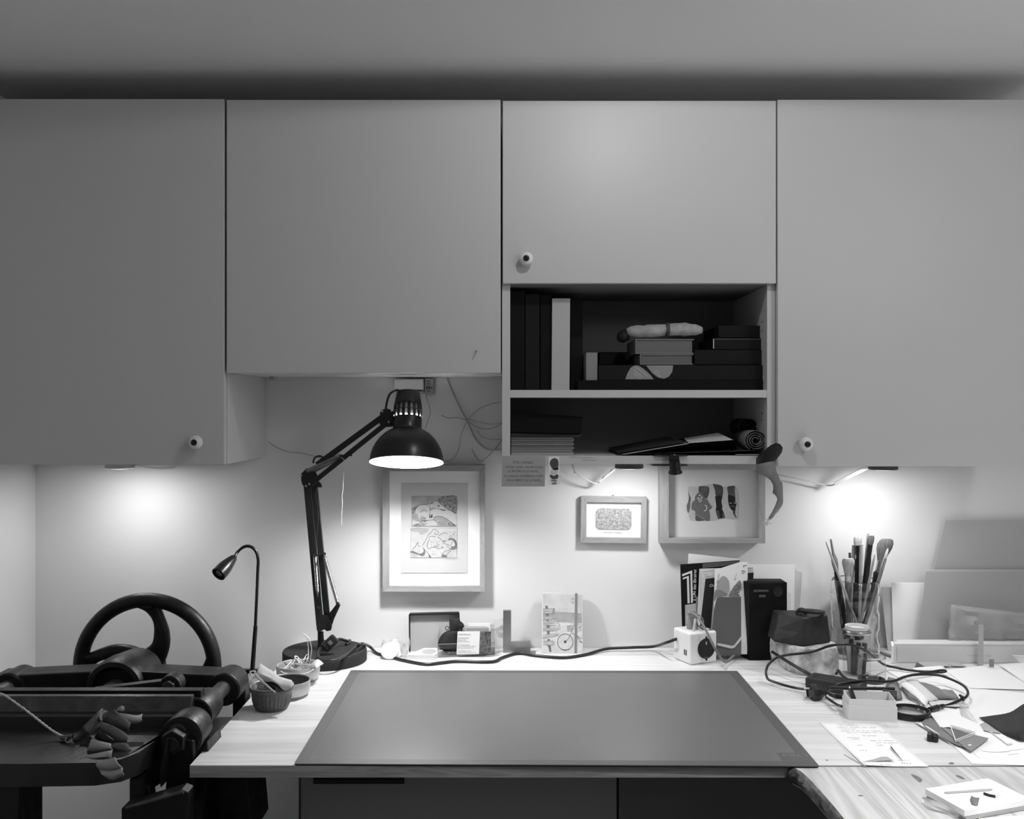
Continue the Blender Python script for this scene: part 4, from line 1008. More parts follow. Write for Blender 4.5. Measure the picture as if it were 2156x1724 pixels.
# content
rnd=random.Random(5)
clips=[]
for i in range(12):
    a=rnd.uniform(0,2*PI); r=rnd.uniform(0,.032); c=c3_+V(r*math.cos(a),r*math.sin(a),.030+rnd.uniform(0,.008)); Rr=Matrix.Rotation(rnd.uniform(0,6),3,'Z')@RX(rnd.uniform(-1,1))
    Lc=rnd.uniform(.010,.016); wd=.0035
    pts=[c+Rr@V(*p) for p in [(-wd,-Lc,0),(-wd,Lc,0),(wd,Lc,0),(wd,-Lc*.6,0),(-wd*.4,-Lc*.6,0),(-wd*.4,Lc*.6,0)]]
    o=MB().tube(catmull(pts,4),.0008,6).build('paper_clip',[M['paper'],M['white'],M['steel']][i%3],smooth=60)
    clips.append((c.x,i,o))
ords=['leftmost','second from the left','third from the left','rightmost']
for kk,cn in enumerate(('white','shiny white','silver')):
    for j_,(x_,i_,o_) in enumerate(sorted([c_ for c_ in clips if c_[1]%3==kk],key=lambda c_:c_[0])):
        tag(o_,f'{ords[j_]} of the small {cn} paper clips heaped in the rear dish','clip','paper clips in the rear dish')
for i in range(4):
    a=.9+i*1.3; c=c3_+V(.020*math.cos(a),.018*math.sin(a),.034)
    t=thing('binder_clip',c,['small black binder clip near the front of the rear dish','small dark clip at the left in the rear dish','small dark clip at the back of the rear dish','small dark clip at the right in the rear dish'][i],'clip','binder clips in the rear dish')
    Rr=RZ(a)@RX(.5); MB().prism([c+Rr@V(*p) for p in ((-.006,-.007,0),(-.006,.007,0),(.0,.001,.009),(.0,-.001,.009))],Rr@V(.012,0,0)).build('clamp',M['black'] if i<2 else M['mid'],t,bev=.0005)
    MB().torus(c+Rr@V(0,0,-.004),.0050,.0006,Rr@RX(PI/2),14,5).build('handle',M['steel'],t,smooth=60)
# tassel lying on the left rim
b=MB(); a=W(596,1408,2.16)
for i in range(9): b.tube(catmull([a+V(-.012+rnd.uniform(-.002,.002),rnd.uniform(-.002,.002),rnd.uniform(-.004,.005)),a+V(-.004,0,.001*rnd.uniform(-1,1)),a+V(.004,0,0),a+V(.014,.0,.002)],4),.0008,5)
tag(b.build('tassel',M['cord'],smooth=60),'small white thread tassel on the left rim of the rear dish','tassel')
b=MB(); b.tube(catmull([W(591,1413,2.14),W(602,1418,2.13),W(622,1419.5,2.12),W(645,1417,2.12),W(660,1409,2.13),W(662,1403,2.14),W(655,1400,2.16),W(640,1399,2.17)],6),.0011,6)
tag(b.build('cord',M['paper'],smooth=60),'white cord looped round the inside of the rear dish','cord')
b=MB().tube(catmull([W(646,1412,2.16),W(649,1390,2.16),W(649,1365,2.165),W(648,1345,2.165),W(650.5,1342,2.165),W(654,1355,2.16),W(656,1368,2.16),W(653,1388,2.16),W(650,1410,2.155)],6),.0008,6)
b.tube(catmull([W(649,1345,2.165),W(644,1338,2.165),W(638,1334,2.165)],4),.0013,6)
tag(b.build('string_loop',M['paper'],smooth=60),'thin white string loop standing up out of the rear dish','string')
rows=[[Pb(1720,240,2.16),Pb(1790,160,2.16),Pb(1890,100,2.165),Pb(1960,120,2.165),Pb(2050,200,2.165)],[Pb(1760,330,2.14),Pb(1830,250,2.135),Pb(1900,190,2.14),Pb(1990,190,2.145),Pb(2020,225,2.15)],[Pb(1740,400,2.145),Pb(1850,330,2.12),Pb(1930,270,2.13),Pb(1990,240,2.14),Pb(2000,250,2.15)]]
tag(MB().grid([catmull(r,4) for r in rows]).build('rag',M['paper2'],smooth=50,sol=.001),'pale crumpled rag corner sticking out at the right of the rear dish','rag')

# ---------------------------------------------------------------- row of small things along the wall
def disc(px,py,D,r,th,label,lean=25,yaw=0):
    c=W(px,py,D); R_=RZ(math.radians(yaw))@RX(math.radians(90-lean))
    o=MB().lathe([(0,-th/2),(r*.95,-th/2),(r,-th/2+.001),(r,th/2-.001),(r*.95,th/2),(0,th/2)],48,c,R_).build('disc',M['white'],smooth=35); return tag(o,label,'disc','round white discs by the plastic bags')
disc(820.5,1370,2.36,.0215,.006,'front white plastic disc leaning on the black power cord',38,0)
disc(829,1369,2.375,.0215,.006,'white plastic disc tucked behind the front disc',34,20)
def bag(name,pts,D,label,depth=.02,m='film',ph=0):
    rows=[]
    for i,(l,r) in enumerate(pts):
        row=[]
        for j in range(9):
            u=j/8; p=W(l[0]*(1-u)+r[0]*u,l[1]*(1-u)+r[1]*u,D)+V(0,-depth*math.sin(PI*u)*(.5+.5*math.sin(i*1.9+j*2.1+ph)),.0015*math.sin(j*3+i*2)); row.append(p)
        rows.append(row)
    return tag(MB().grid(rows).build(name,M[m],smooth=25,sol=.0004),label,'bag','small clear plastic bags')
bag('plastic_bag',[((806,1346),(836,1343)),((803,1356),(842,1352)),((802,1364),(844,1364)),((806,1376),(842,1378))],2.40,'crumpled clear plastic bag behind the white discs')
bag('plastic_bag',[((842,1345),(862,1342)),((841,1358),(864,1355)),((845,1370),(861,1368)),((848,1384),(858,1384))],2.375,'upright twisted clear plastic bag between the white discs and the small white box',.015,ph=2)
# white box with grey oval
t=thing('small_box',G(885,1389),'small flat white box with a grey oval on its lid','box')
A=[G(856.5,1389),G(913,1390)]; fl,fr_=A[0].copy(),A[1].copy(); fl.z=fr_.z=DT
bl_=V(-.2135,-.055,DT); brr=V(-.1585,-.055,DT)
MB().prism([fl,fr_,brr,bl_],(0,0,.0125)).build('box_body',M['white'],t,bev=.0006)
cx=(fl+fr_+brr+bl_)/4+V(.003,-.002,.0128)
MB().poly([cx+V(.0175*math.cos(a),.030*math.sin(a)*(1 if math.sin(a)<0 else .75),0) for a in [2*PI*k/28 for k in range(28)]]).build('oval_window',M['card'],t)
# open black box lid standing
t=thing('box_lid',W(914,1357,2.435),'black rimmed box lid with a grey lining, standing against the wall under the tall picture','lid')
DL=2.432; TLp,TRp=W(862,1293.5,DL),W(966,1291,DL); h0=DT
BLp=V(TLp.x+.002,-.040,DT); BRp=V(TRp.x+.001,-.040,DT); TLp.y=-.030; TRp.y=-.030
MB().prism([TLp,TRp,BRp,BLp],(0,.004,0)).build('panel',M['card'],t)
def rim(a,b,wd=.0045,dp=.016):
    d=(b-a).normalized(); c=(a+b)/2+V(0,-dp/2+.004,0); L=(b-a).length
    MB().bar(a+V(0,-dp/2+.004,0),b+V(0,-dp/2+.004,0),wd,dp).build('rim',M['black'],t,bev=.0004)
rim(TLp,TRp); rim(TLp,BLp+V(0,0,.002),.0028); rim(TRp,BRp+V(0,0,.002),.0035)
# black figure cut-out
t=thing('figurine',G(958,1378),'black figurine with a round body and a square head, inside the clear card holder','figurine')
zc=lambda x,y:(900+x/13.475,1280+y/13.475)
body=[(300,1030),(310,960),(340,860),(400,760),(490,690),(580,650),(700,620),(860,625),(900,680),(890,800),(880,1000),(860,1240),(520,1230),(340,1180),(360,1140)]
head=[(622,560),(620,320),(650,275),(700,265),(750,285),(800,295),(840,280),(890,290),(925,330),(920,370),(980,410),(1030,460),(1038,490),(1025,545),(1000,560),(985,600),(990,640),(950,655),(945,575),(880,590),(900,640),(860,680),(640,660),(640,600)]
Df=2.405
def solid(pl,D,dep,name,m,k=3,scale=.6):
    # puffed outline: front, middle and back layers
    q=c2(pl,k,True); cx=sum(a for a,b in q)/len(q); cy=sum(b for a,b in q)/len(q)
    secs=[]
    for f,y in ((.75,-dep/2),(.95,-dep*.36),(1,0),(.95,dep*.36),(.75,dep/2)):
        secs.append([W(*zc(cx+(a-cx)*f,cy+(b-cy)*f),D)+V(0,y,0) for a,b in q])
    return MB().loft(secs).build(name,m,t,smooth=50)
solid(body,Df,.024,'body',M['matte']); solid(head,Df,.016,'head',M['matte'])
MB().torus(W(*zc(560,570),Df),.0045,.0009,RX(PI/2),20,6).build('ring',M['black'],t,smooth=60)
gm=MB()
for i in range(60):
    x,y=random.uniform(330,820),random.uniform(1240,1330); p=W(*zc(x,y),2.385); p.z=max(p.z,DT+.0035); gm.obox(p,(.002,.002,.0012),RZ(random.random()*3)@RX(random.random()))
tag(gm.build('gravel',M['mid']),'grey grit lying at the bottom of the clear card holder','grit',kind='stuff')
# acrylic card holder
t=thing('card_holder',G(982,1384),'clear acrylic business card holder left of the metal square','holder')
FL,FRt=G(921.5,1384.5),G(1041.5,1378); BKL,BKR=G(924,1368),G(1041,1364)
for p in (FL,FRt,BKL,BKR): p.z=DT
up=V(0,.006,1)
def ac(c): return MB().prism(c,((c[1]-c[0]).cross(c[3]-c[0])).normalized()*.0018).build('acrylic_pane',M['acryl'],t,bev=.0002)
ac([FL,FRt,FRt+up*.030,FL+up*.032]); ac([BKL,BKR,BKR+up*.058,BKL+up*.060])
ac([FL,FRt,BKR,BKL]); ac([FL,BKL,BKL+up*.055,FL+up*.034]); ac([FRt,BKR,BKR+up*.052,FRt+up*.032])
M['acedge']=mat('acrylic_edge',.40,.2)
ed=MB()
for a,b in ((FL,FRt),(FL+up*.032,FRt+up*.030),(BKL+up*.060,BKR+up*.058),(FL,BKL),(FRt,BKR),(FRt,FRt+up*.03),(FL,FL+up*.032),(BKL,BKL+up*.06)): ed.tube([a+V(0,-.0006,.0006),b+V(0,-.0006,.0006)],.0006,5)
ed.build('acrylic_edge',M['acedge'],t)
t=thing('business_card',W(986,1378,2.375),'white business card with small text propped at the front of the card holder','card')
Dc=2.372
MB().prism([W(*zc(855,665),Dc),W(*zc(1490,660),Dc),W(*zc(1460,1305),Dc),W(*zc(825,1315),Dc)],(0,.0008,0)).build('card',M['paper'],t)
tx=MB()
for s_,x,y,sz in (('Atelier Bonsaver',885,768,.0058),('Yann BONSAVER',875,875,.0048),('Relieur d\'art',875,925,.0038),('Dorure et gainerie',872,965,.0038),('12 rue du Moulin',865,1055,.0036),('contact@atelierbonsaver',865,1095,.0036),('M. 06 41 28 90 17',865,1152,.0046),('http://atelierbonsaver',862,1230,.0034),('http://www.reliure.com',862,1272,.0034)):
    vs,fs=glyphs(s_); wd=max(v[0] for v in vs); tg={768:345,875:290,925:220,965:325,1055:330,1095:505,1152:440,1230:385,1272:520}[y]/13.475*Dc/F
    tx.text(s_,sz,W(*zc(x,y),Dc-.0005),(1,0,.0),(0,0,1),0,tg/(wd*sz))
tx.build('lettering',M['inkm'],t)
M['photo']=mat('dark_photo',.10,.5,noise=.95,nscale=140)
o=MB().prism([W(*zc(1492,668),Dc),W(*zc(1805,668),Dc),W(*zc(1795,1300),Dc),W(*zc(1465,1305),Dc)],(0,.0008,0)).build('photo_card',M['photo']); tag(o,'dark photo strip card beside the white business card','card')
for i,(y0,y1,x0,x1,l) in enumerate(((560,660,1100,1740,'second'),(505,650,1080,1700,'third'),(430,640,1160,1780,'rearmost'))):
    o=MB().prism([W(*zc(x0,y0),2.382+i*.006),W(*zc(x1,y0),2.382+i*.006),W(*zc(x1,1280),2.382+i*.006),W(*zc(x0,1280),2.382+i*.006)],(0,.003,0)).build('card_stack',M[['paperg','paper2','paper'][i]]); tag(o,f'{l} pale card stack behind the white business card in the holder','card','card stacks in the holder')
# clear wallet with a leaf
t=thing('plastic_wallet',W(1052,1372,2.43),'clear plastic wallet with a grey clover shape, behind the metal square','wallet')
MB().prism([W(*zc(1890,330),2.43),W(1062,1301,2.43),W(1062,1366,2.425),W(*zc(1900,1180),2.425)],(0,.0008,0)).build('film',M['film'],t)
b=MB()
for (cx,cy,rx,ry,ro) in ((1985,640,60,95,.0),(2100,560,55,80,.2),(2080,780,80,90,.5)):
    b.blot([(cx+rx*math.cos(a)*math.cos(ro)-ry*math.sin(a)*math.sin(ro),cy+rx*math.cos(a)*math.sin(ro)+ry*math.sin(a)*math.cos(ro)) for a in [2*PI*k/10 for k in range(10)]],0,2,P=lambda a,b_:W(*zc(a,b_),2.4285+random.uniform(0,.0003)))
b.build('clover',M['card'],t)
# L shaped metal square
t=thing('metal_square',G(1088,1373),'L-shaped brushed metal square standing between the card holder and the planner','square')
zL=lambda x,y:(780+x/4.312,1200+y/4.312)
Dq=2.415; q=[W(*zL(*p),Dq) for p in ((1205,368),(1277,367),(1277,655),(1452,648),(1455,742),(1203,752))]
q[-1].z=q[-2].z=DT
M['brushed']=mat('brushed_steel',.33,.38,metal=.85,noise=.2,nscale=12,stretch=(1,1,.2))
MB().prism(q,(0,.012,0)).build('body',M['brushed'],t,bev=.0006)
p0=W(*zL(1290,722),2.40); p1=W(*zL(1500,722),2.40)
MB().box(p0.x,p1.x,2.404+CY,2.43+CY,DT,DT+.0012).build('foot_plate',M['brushed'],t)
# planner
t=thing('planner',G(1184,1375),'illustrated weekly planner with a bicycle cover and an elastic band, leaning on the wall','book')
zp=lambda x,y:(1130+x/10.773,1230+y/10.775)
bw=V(.0001,0,0)
BL_=V(W(1140.5,1374,2.410).x,-.060,DT+.0003); BR_=V(W(1227.5,1374,2.410).x,-.060,DT+.0003)
TL_=W(1141.7,1246.5,2.442); TR_=W(1226.5,1249,2.442)
nrm=(BR_-BL_).cross(TL_-BL_).normalized()
if nrm.y>0: nrm=-nrm
def Pp(x,y,h=0):
    u=(x-115)/(1050-115); v=(y-170)/(1560-170)
    return (TL_*(1-u)+TR_*u)*(1-v)+(BL_*(1-u)+BR_*u)*v+nrm*h
th=.016
MB().prism([TL_,TR_-V(.0015,0,0),TR_-V(0,0,.0015),BR_,BL_],-nrm*th).build('cover',M['paper2'],t,bev=.001)
MB().prism([p-nrm*.003 for p in (TL_+V(.003,0,.0004),TR_+V(.0004,0,-.003),BR_+V(.0004,0,0.001),BL_+V(.003,0,.0))],-nrm*(th-.006)).build('pages',M['mid'],t)
pp=lambda h:(lambda a,b_:Pp(a,b_,h))
M['sky']=mat('printed_sky',.58,.6,noise=.12,nscale=30); M['sea']=mat('printed_sea',.36,.6,noise=.12,nscale=40); M['sand']=mat('printed_sand',.62,.6,noise=.15,nscale=50)
MB().poly([Pp(*p,.0002) for p in ((135,210),(1030,210),(1030,640),(135,610))]).build('cover_print',M['sky'],t)
MB().poly([Pp(*p,.0002) for p in ((135,610),(1030,640),(1030,870),(135,840))]).build('cover_print',M['sea'],t)
MB().poly([Pp(*p,.0002) for p in ((135,840),(1030,870),(1030,1535),(135,1525))]).build('cover_print',M['sand'],t)
b=MB()
for p in ([(190,480),(245,480),(250,545),(190,545)],[(205,665),(268,665),(268,720),(205,720)],[(210,800),(275,800),(275,830),(210,830)],[(215,920),(290,920),(290,990),(225,985)],[(228,1060),(290,1050),(295,1130),(232,1135)],[(240,1240),(300,1240),(300,1275),(240,1275)],[(240,1385),(320,1385),(335,1530),(290,1530),(270,1440)]): b.poly([Pp(*q_,.0004) for q_ in p])
b.build('signpost',M['inkm'],t)
b=MB()
for p in ([(135,550),(405,540),(408,655),(135,662)],[(135,735),(450,735),(400,775),(135,795)],[(135,810),(360,780),(430,860),(360,890),(135,905)],[(135,920),(440,910),(430,960),(135,975)],[(135,985),(440,975),(430,1050),(135,1055)],[(135,1150),(350,1110),(500,1110),(480,1160),(135,1240)],[(145,1290),(360,1285),(405,1330),(370,1380),(150,1365)]): b.poly([Pp(*q_,.0003) for q_ in p])
b.build('signboard',mat('printed_board',.42,.6,noise=.25,nscale=120),t)
b=MB(); ink=lambda l,w_=10,k=3: b.ink(l,w_,0,k,P=pp(.0005))
cir=[(648+175*math.cos(a),1305+185*math.sin(a)) for a in [2*PI*k/36 for k in range(37)]]; ink(cir,16,0)
for r in (22,10): ink([(648+r*math.cos(a),1300+r*math.sin(a)) for a in [2*PI*k/12 for k in range(13)]],26,0)
ink([(670,1290),(740,1190),(800,1060),(860,900)],12); ink([(800,1090),(900,1170),(1030,1330)],12); ink([(860,1090),(950,1190),(1035,1225)],10); ink([(850,880),(960,890)],16,0)
ink([(135,550),(405,540),(408,655),(135,662)],10,0); ink([(560,1475),(640,1490),(745,1475)],26,0); ink([(940,1295),(1035,1300)],14,0); ink([(380,550),(370,650)],26,0)
for p in ([(145,1290),(360,1285),(405,1330),(370,1380),(150,1365)],[(135,1240),(200,1215),(480,1160),(500,1110)],[(135,1055),(430,1050),(440,985)],[(135,905),(360,890),(430,880)],[(135,795),(400,775),(450,735)]): ink(p,7)
ink([(135,612),(1030,640)],5,0)
for k in range(12): x=690+k*11; ink([(x,930),(x+(k-6)*-1,1060)],5,0)
for yy in (930,1000,1060): ink([(680,yy),(820,yy-4)],8,0)
for k in range(26): x,y=random.uniform(440,540),random.uniform(850,1040); ink([(x,y),(x+random.uniform(5,22),y-random.uniform(15,50))],7,0)
for k in range(30): x,y=random.uniform(930,1030),random.uniform(900,1080); ink([(x,y),(x+random.uniform(-12,12),y-random.uniform(15,40))],8,0)
b.build('cover_drawing',M['inkm'],t)['kind']='stuff'
tx=MB(); ux=(TR_-TL_).normalized(); uy=(TL_-BL_).normalized()
tx.text('20 23',.0072,Pp(785,330,.0005),ux,uy,0,1.0); tx.text('20 24',.0072,Pp(785,415,.0005),ux,uy,0,1.0)
tx.build('lettering',M['inkm'],t)
MB().prism([Pp(875,172,.0008),Pp(935,172,.0008),Pp(915,1558,.0008),Pp(855,1558,.0008)],-nrm*.0009).build('elastic_band',M['mid'] if 0 else mat('elastic_grey',.22,.8),t)
# ---------------------------------------------------------------- socket cube
t=thing('socket_cube',V(.45,-.14,DT),'white cube power socket with a round black outlet, on the desk by the magazines','socket')
A0,A1,A2=G(1454,1401),G(1425,1387),G(1510,1394)
for p in (A0,A1,A2): p.z=DT
e1=(A2-A0); e1.normalize(); e2=V(-e1.y,e1.x,0)*1.0; S=.0755
Mc=Matrix((e1,e2,V(0,0,1))).transposed()
cc=A0+e1*S/2+e2*S/2+V(0,0,S/2)
MB().obox(cc,(S,S,S),Mc).build('body',M['white'],t,bev=.006,seg=4)
nf=-e2
def Cf(u,z,h=0): return A0+e1*u+V(0,0,z)-e2*h          # front face
def Cl(u,z,h=0): return A0+e2*u+V(0,0,z)-e1*h          # left face
R_=Matrix((e1,V(0,0,1),-e2)).transposed()
sk=MB().lathe([(0,.0004),(.0205,.0006),(.0215,.0016),(.0235,.0016),(.0242,.0002)],40,Cf(.044,.036),R_).build('socket_face',M['black'],t,smooth=30)
b=MB(); b.obox(Cf(.044,.0615,.001),(.004,.002,.006),Mc).obox(Cf(.044,.0105,.001),(.004,.002,.006),Mc); b.build('earth_contact',M['black'],sk)
b=MB().lathe([(0,.0006),(.0026,.0006),(0,.0016)],12,Cf(.044,.050),R_)
b.cyl(Cf(.044,.047,.0004),Cf(.044,.047,.0012),.0020,n=12); b.build('contact',M['steel'],sk,smooth=40)
b=MB()
for u in (.012,.019): b.obox(Cl(u+.006,.026,.0002),(.0012,.0042,.013),Mc)
b.build('usb_port',M['dark'],t)
# plug on top with its cable
top=A0+e1*S*.42+e2*S*.52+V(0,0,S)
pl_=thing('plug',top,'grey plug in the top of the socket cube with a thick hanging cable','plug')
MB().loft([[top+V(x*f,y*f,z) for x,y in [(.014*math.cos(a),.010*math.sin(a)) for a in [2*PI*k/20 for k in range(20)]]] for z,f in ((.0006,1.0),(.010,1.0),(.020,.8),(.030,.75),(.040,.85),(.045,.6))]).build('body',M['mid'],pl_,smooth=50)
ct([top+V(-.004,0,.040),W(1449,1292,2.33),W(1460,1292,2.32),W(1472,1302,2.305),W(1488,1330,2.28),W(1500,1355,2.265),W(1512,1376,2.262),W(1522,1390,2.28),W(1531,1392,2.30),W(1545,1380,2.34),W(1560,1373,2.37),W(1575,1373,2.40)],.0030,'cable',M['cable'],pl_)
ct([W(1454,1300,2.33),W(1462,1293,2.335),W(1474,1296,2.345),W(1481,1308,2.345),W(1478,1322,2.34)],.0015,'thin_cable',M['mid'],pl_)
lab(sheet('tag',[W(1462,1302,2.318),W(1467,1303,2.318),W(1463,1335,2.315),W(1457,1333,2.315)],M['paper2'],parent=pl_,seg=3),'small pale tag')
b=MB().tube(catmull([W(1466,1305,2.32),W(1468,1315,2.33),W(1474,1320,2.33),W(1480,1325,2.33),W(1484,1330,2.33),W(1495,1326,2.33),W(1505,1330,2.33)],5),.0018,6)
tag(b.build('twisted_cord',M['dark'],smooth=60),'dark twisted cord running down behind the plug on the socket cube','cord')

# ---------------------------------------------------------------- magazines, holder and black case
z7b=lambda x,y:(1420+x/7.182,1160+y/7.182)
def Z7(x,y,D): return W(*z7b(x,y),D)
def leaf(name,pts,D0,D1,label,cat,m='paper',th=.0015,yb=1400):
    """board leaning back: pts in zoom pixels, distance D1 at the top and D0 at desk level"""
    def DD(py): u=(py-150)/(1560-150); return D1+(D0-D1)*max(0,min(1.1,u))
    P=[Z7(x,y,DD(y)) for x,y in pts]
    for p in P: p.z=max(p.z,DT+.0004)
    o=MB().prism(P,(0,th,0)).build(name,M[m],bev=.0002); tag(o,label,cat,None); return o,DD
o,DDm=leaf('magazine',[(90,205),(985,140),(1010,1560),(130,1560)],2.375,2.405,'black magazine with a large white numeral one, leaning behind the socket cube','magazine','book2',.004)
Pm=lambda h:(lambda x,y:Z7(x,y,DDm(y)-h))
def on(par,polys,m,P,name='print',k=0):
    b=MB()
    for q_ in polys: b.blot(q_,0,k,P=P)
    return b.build(name,M[m],par)
on(o,[[(425,185),(980,145),(980,200),(425,262)]],'dark',Pm(.0008),'cover_band')
on(o,[[(115,350),(268,292),(280,780),(250,785),(240,335),(120,382)],[(125,405),(218,372),(232,788),(198,792),(188,408),(130,430)]],'paper2',Pm(.001),'numeral')
on(o,[[(160,815),(325,790),(325,1560),(170,1560)]],'card',Pm(.001),'cover_picture')
on(o,[[(325,690),(378,688),(372,1180),(325,1180)]],'mid',Pm(.0011),'cover_picture')
MB().text('LE UN des libraires',.0115,Z7(322,785,DDm(700)-.0012),(.02,0,1),(-1,0,.02),.12,.90).build('lettering',M['paper'],o)
o2,_=leaf('paper_sheet',[(212,38),(975,118),(980,1200),(170,1200)],2.415,2.425,'white sheet sticking up behind the black magazine','paper','paper',.001)
o,DDb=leaf('booklet',[(382,272),(705,262),(740,1560),(330,1560)],2.365,2.392,'white booklet with a dark cover field reading Or, in front of the black magazine','booklet','paper2',.004)
Pk=lambda h:(lambda x,y:Z7(x,y,DDb(y)-h))
on(o,[[(470,420),(612,402),(545,1200),(380,1200)]],'ink',Pk(.0008),'cover_field')
b=MB(); 
for l in ([(430,318),(615,284)],): b.ink(l,7,0,0,P=Pk(.0009))
for yy in (380,390,400): b.ink([(460,yy),(545,yy-8)],4,0,0,P=Pk(.0009))
b.ink([(458,356),(472,355)],16,0,0,P=Pk(.0009)); b.ink([(480,354),(495,352)],10,0,0,P=Pk(.0009)); b.ink([(400,300),(395,700)],4,0,0,P=Pk(.0009))
b.build('small_print',M['inkm'],o)['kind']='stuff'
MB().text('Or',.0105,Z7(525,543,DDb(540)-.0012),(1,0,.03),(0,0,1),.2).build('lettering',M['paper'],o)
o,DDc=leaf('booklet',[(612,282),(700,262),(990,170),(1108,165),(1100,1560),(560,1560),(600,900)],2.350,2.380,'illustrated white booklet with arrows and a grey mountain, left of the black case','booklet','paper',.0022)
Pc=lambda h:(lambda x,y:Z7(x,y,DDc(y)-h))
on(o,[[(640,520),(700,400),(760,380),(820,450),(830,600),(780,650),(650,600)]],'paperg',Pc(.0006),'drawn_shape',3)
on(o,[[(615,600),(680,585),(740,610),(810,665),(700,690),(640,700),(600,760)],[(820,660),(900,540),(990,440),(1010,560),(960,640),(990,690),(850,690)]],'mid',Pc(.0008),'drawn_shape',3)
b=MB()
def arr(x,y,x2,y2):
    b.ink([(x,y),(x2,y2)],6,0,0,P=Pc(.001)); d=(x2-x,y2-y); l=math.hypot(*d); d=(d[0]/l,d[1]/l)
    b.ink([(x2-d[0]*30-d[1]*18,y2-d[1]*30+d[0]*18),(x2,y2),(x2-d[0]*30+d[1]*18,y2-d[1]*30-d[0]*18)],6,0,0,P=Pc(.001))
arr(680,335,645,490); arr(942,335,912,440); arr(668,345,655,470)
b.ink([(890,570),(915,520),(965,520),(960,570),(900,585),(890,560)],9,0,3,P=Pc(.001)); b.ink([(990,625),(930,630),(930,660),(990,660)],9,0,3,P=Pc(.001))
b.build('drawn_lines',M['inkm'],o)['kind']='stuff'
MB().text('L',.0120,Z7(1040,212,DDc(212)-.001),(.12,0,-1),(1,0,.12),0,1.1).text('\u00c9O',.0110,Z7(1020,288,DDc(300)-.001),(-.12,0,-1),(1,0,-.12),0,1.1).build('lettering',M['ink'],o)
# grey translucent file holder
t=thing('file_holder',Z7(800,1560,2.335),'frosted grey file holder standing behind the socket cube, left of the black case','holder')
D=2.335; q_=[Z7(x,y,D) for x,y in c2([(640,720),(670,695),(760,695),(990,690)],2)+[(1010,690),(1010,1300),(960,1370),(900,1430),(870,1440),(650,1395)]+[(560,1380),(570,1180),(600,880)]]
M['frost']=mat('frosted_grey_plastic',.13,.45)
MB().prism(q_,(0,.0025,0)).build('front_panel',M['frost'],t,bev=.0006)
q_=[Z7(x,y,D-.001) for x,y in [(650,1390),(870,1435),(905,1425),(1010,1290),(1010,1340),(910,1460),(860,1475),(650,1425)]]
MB().prism(q_,(0,.004,0)).build('rim',M['paper2'],t)
q_=[Z7(x,y,D+.004) for x,y in [(650,1425),(860,1475),(910,1460),(1010,1340),(1010,1560),(650,1570)]]
for p in q_: p.z=max(p.z,DT+.0004)
MB().prism(q_,(0,.06,0)).build('body',M['frost'],t)
o,DDd=leaf('booklet',[(1100,240),(1190,240),(1215,700),(1110,700)],2.41,2.415,'narrow white booklet with a black lower half sticking up behind the black case','booklet','paper2',.002)
on(o,[[(1108,332),(1200,325),(1190,430),(1108,440)]],'ink',lambda x,y:Z7(x,y,2.404),'cover_field')
MB().ink([(1112,265),(1170,264)],8,0,0,P=lambda x,y:Z7(x,y,2.404)).build('small_print',M['ink'],o)
# black case
t=thing('black_case',V(.62,-.12,DT),'tall black wooden case with worn top, standing right of the magazines','case')
K0=G(1578,1390.5); K1=G(1559,1380); K0.z=K1.z=DT
ex=V(1,.06,0).normalized(); ex=ex*.0925; 
K2=K0+ex; K3=K1+ex
zt0,zt1,zt2=W(1578,1227,2.341).z,W(1559,1220.5,2.388).z,W(1655,1225,2.345).z
zt3=W(1632,1217,2.39).z
Hs=V(0,0,1)
MB().add([K0,K2,K3,K1,K0+Hs*(zt0-DT),K2+Hs*(zt2-DT-.001),K3+Hs*(zt3-DT-.003),K1+Hs*(zt1-DT)],[(0,1,5,4),(1,2,6,5),(2,3,7,6),(3,0,4,7),(4,5,6,7),(0,3,2,1)]).build('body',mat('black_lacquered_wood',.006,.6,spec=.2,bump=.2,bscale=40,noise=.4,nscale=20),t,bev=.0015)
ux=ex.normalized(); ny=V(ux.y,-ux.x,0)
for i,(u0,u1,z0,z1,nm) in enumerate(((.010,.046,.165,.170,'slot_trim'),)):
    c=K0+ux*(u0+u1)/2+V(0,0,(z0+z1)/2)+ny*.0006; MB().obox(c,(u1-u0,.002,z1-z0),Matrix((ux,-ny,V(0,0,1))).transposed()).build(nm,M['dark'],t)
c=K0+ux*.070+V(0,0,.165); MB().lathe([(.0125,0),(.0120,.0016),(.010,.0012),(0,.0010)],32,c,Matrix((ux,V(0,0,1),ny)).transposed()).build('round_knob',M['black'],t,smooth=40)
MB().obox(K0+ux*.031+V(0,0,.155)+ny*.0006,(.016,.002,.006),Matrix((ux,-ny,V(0,0,1))).transposed()).build('latch',M['dark'],t)
MB().box(K0.x+.002,K2.x-.004,K0.y+.012,K0.y+.05,zt0-.002,zt0+.0015).build('lid_ridge',M['matte'],t)
# white sheets behind it
o,_=leaf('paper_sheet',[(985,170),(1180,205),(1820,205),(1800,1600),(1000,1600)],2.42,2.432,'large white sheet leaning on the wall behind the black case','paper','paper',.0008)
o2,_=leaf('paper_sheet',[(1820,230),(1850,300),(1935,325),(1860,1300),(1800,1500),(1700,1500)],2.435,2.440,'narrow white sheet edge showing right of the large sheet behind the iron weight','paper','paper2',.0008)
b=MB()
for i,(x,a0,a1) in enumerate(((1716,630,890),(1745,650,890))):
    for k in range(16): 
        y=a0+(a1-a0)*k/16; b.ink([(x-4,y),(x+6+random.uniform(0,8),y)],random.uniform(5,10),0,0,P=lambda x_,y_:Z7(x_,y_,2.4215))
b.build('small_print',M['inkm'],o)['kind']='stuff'

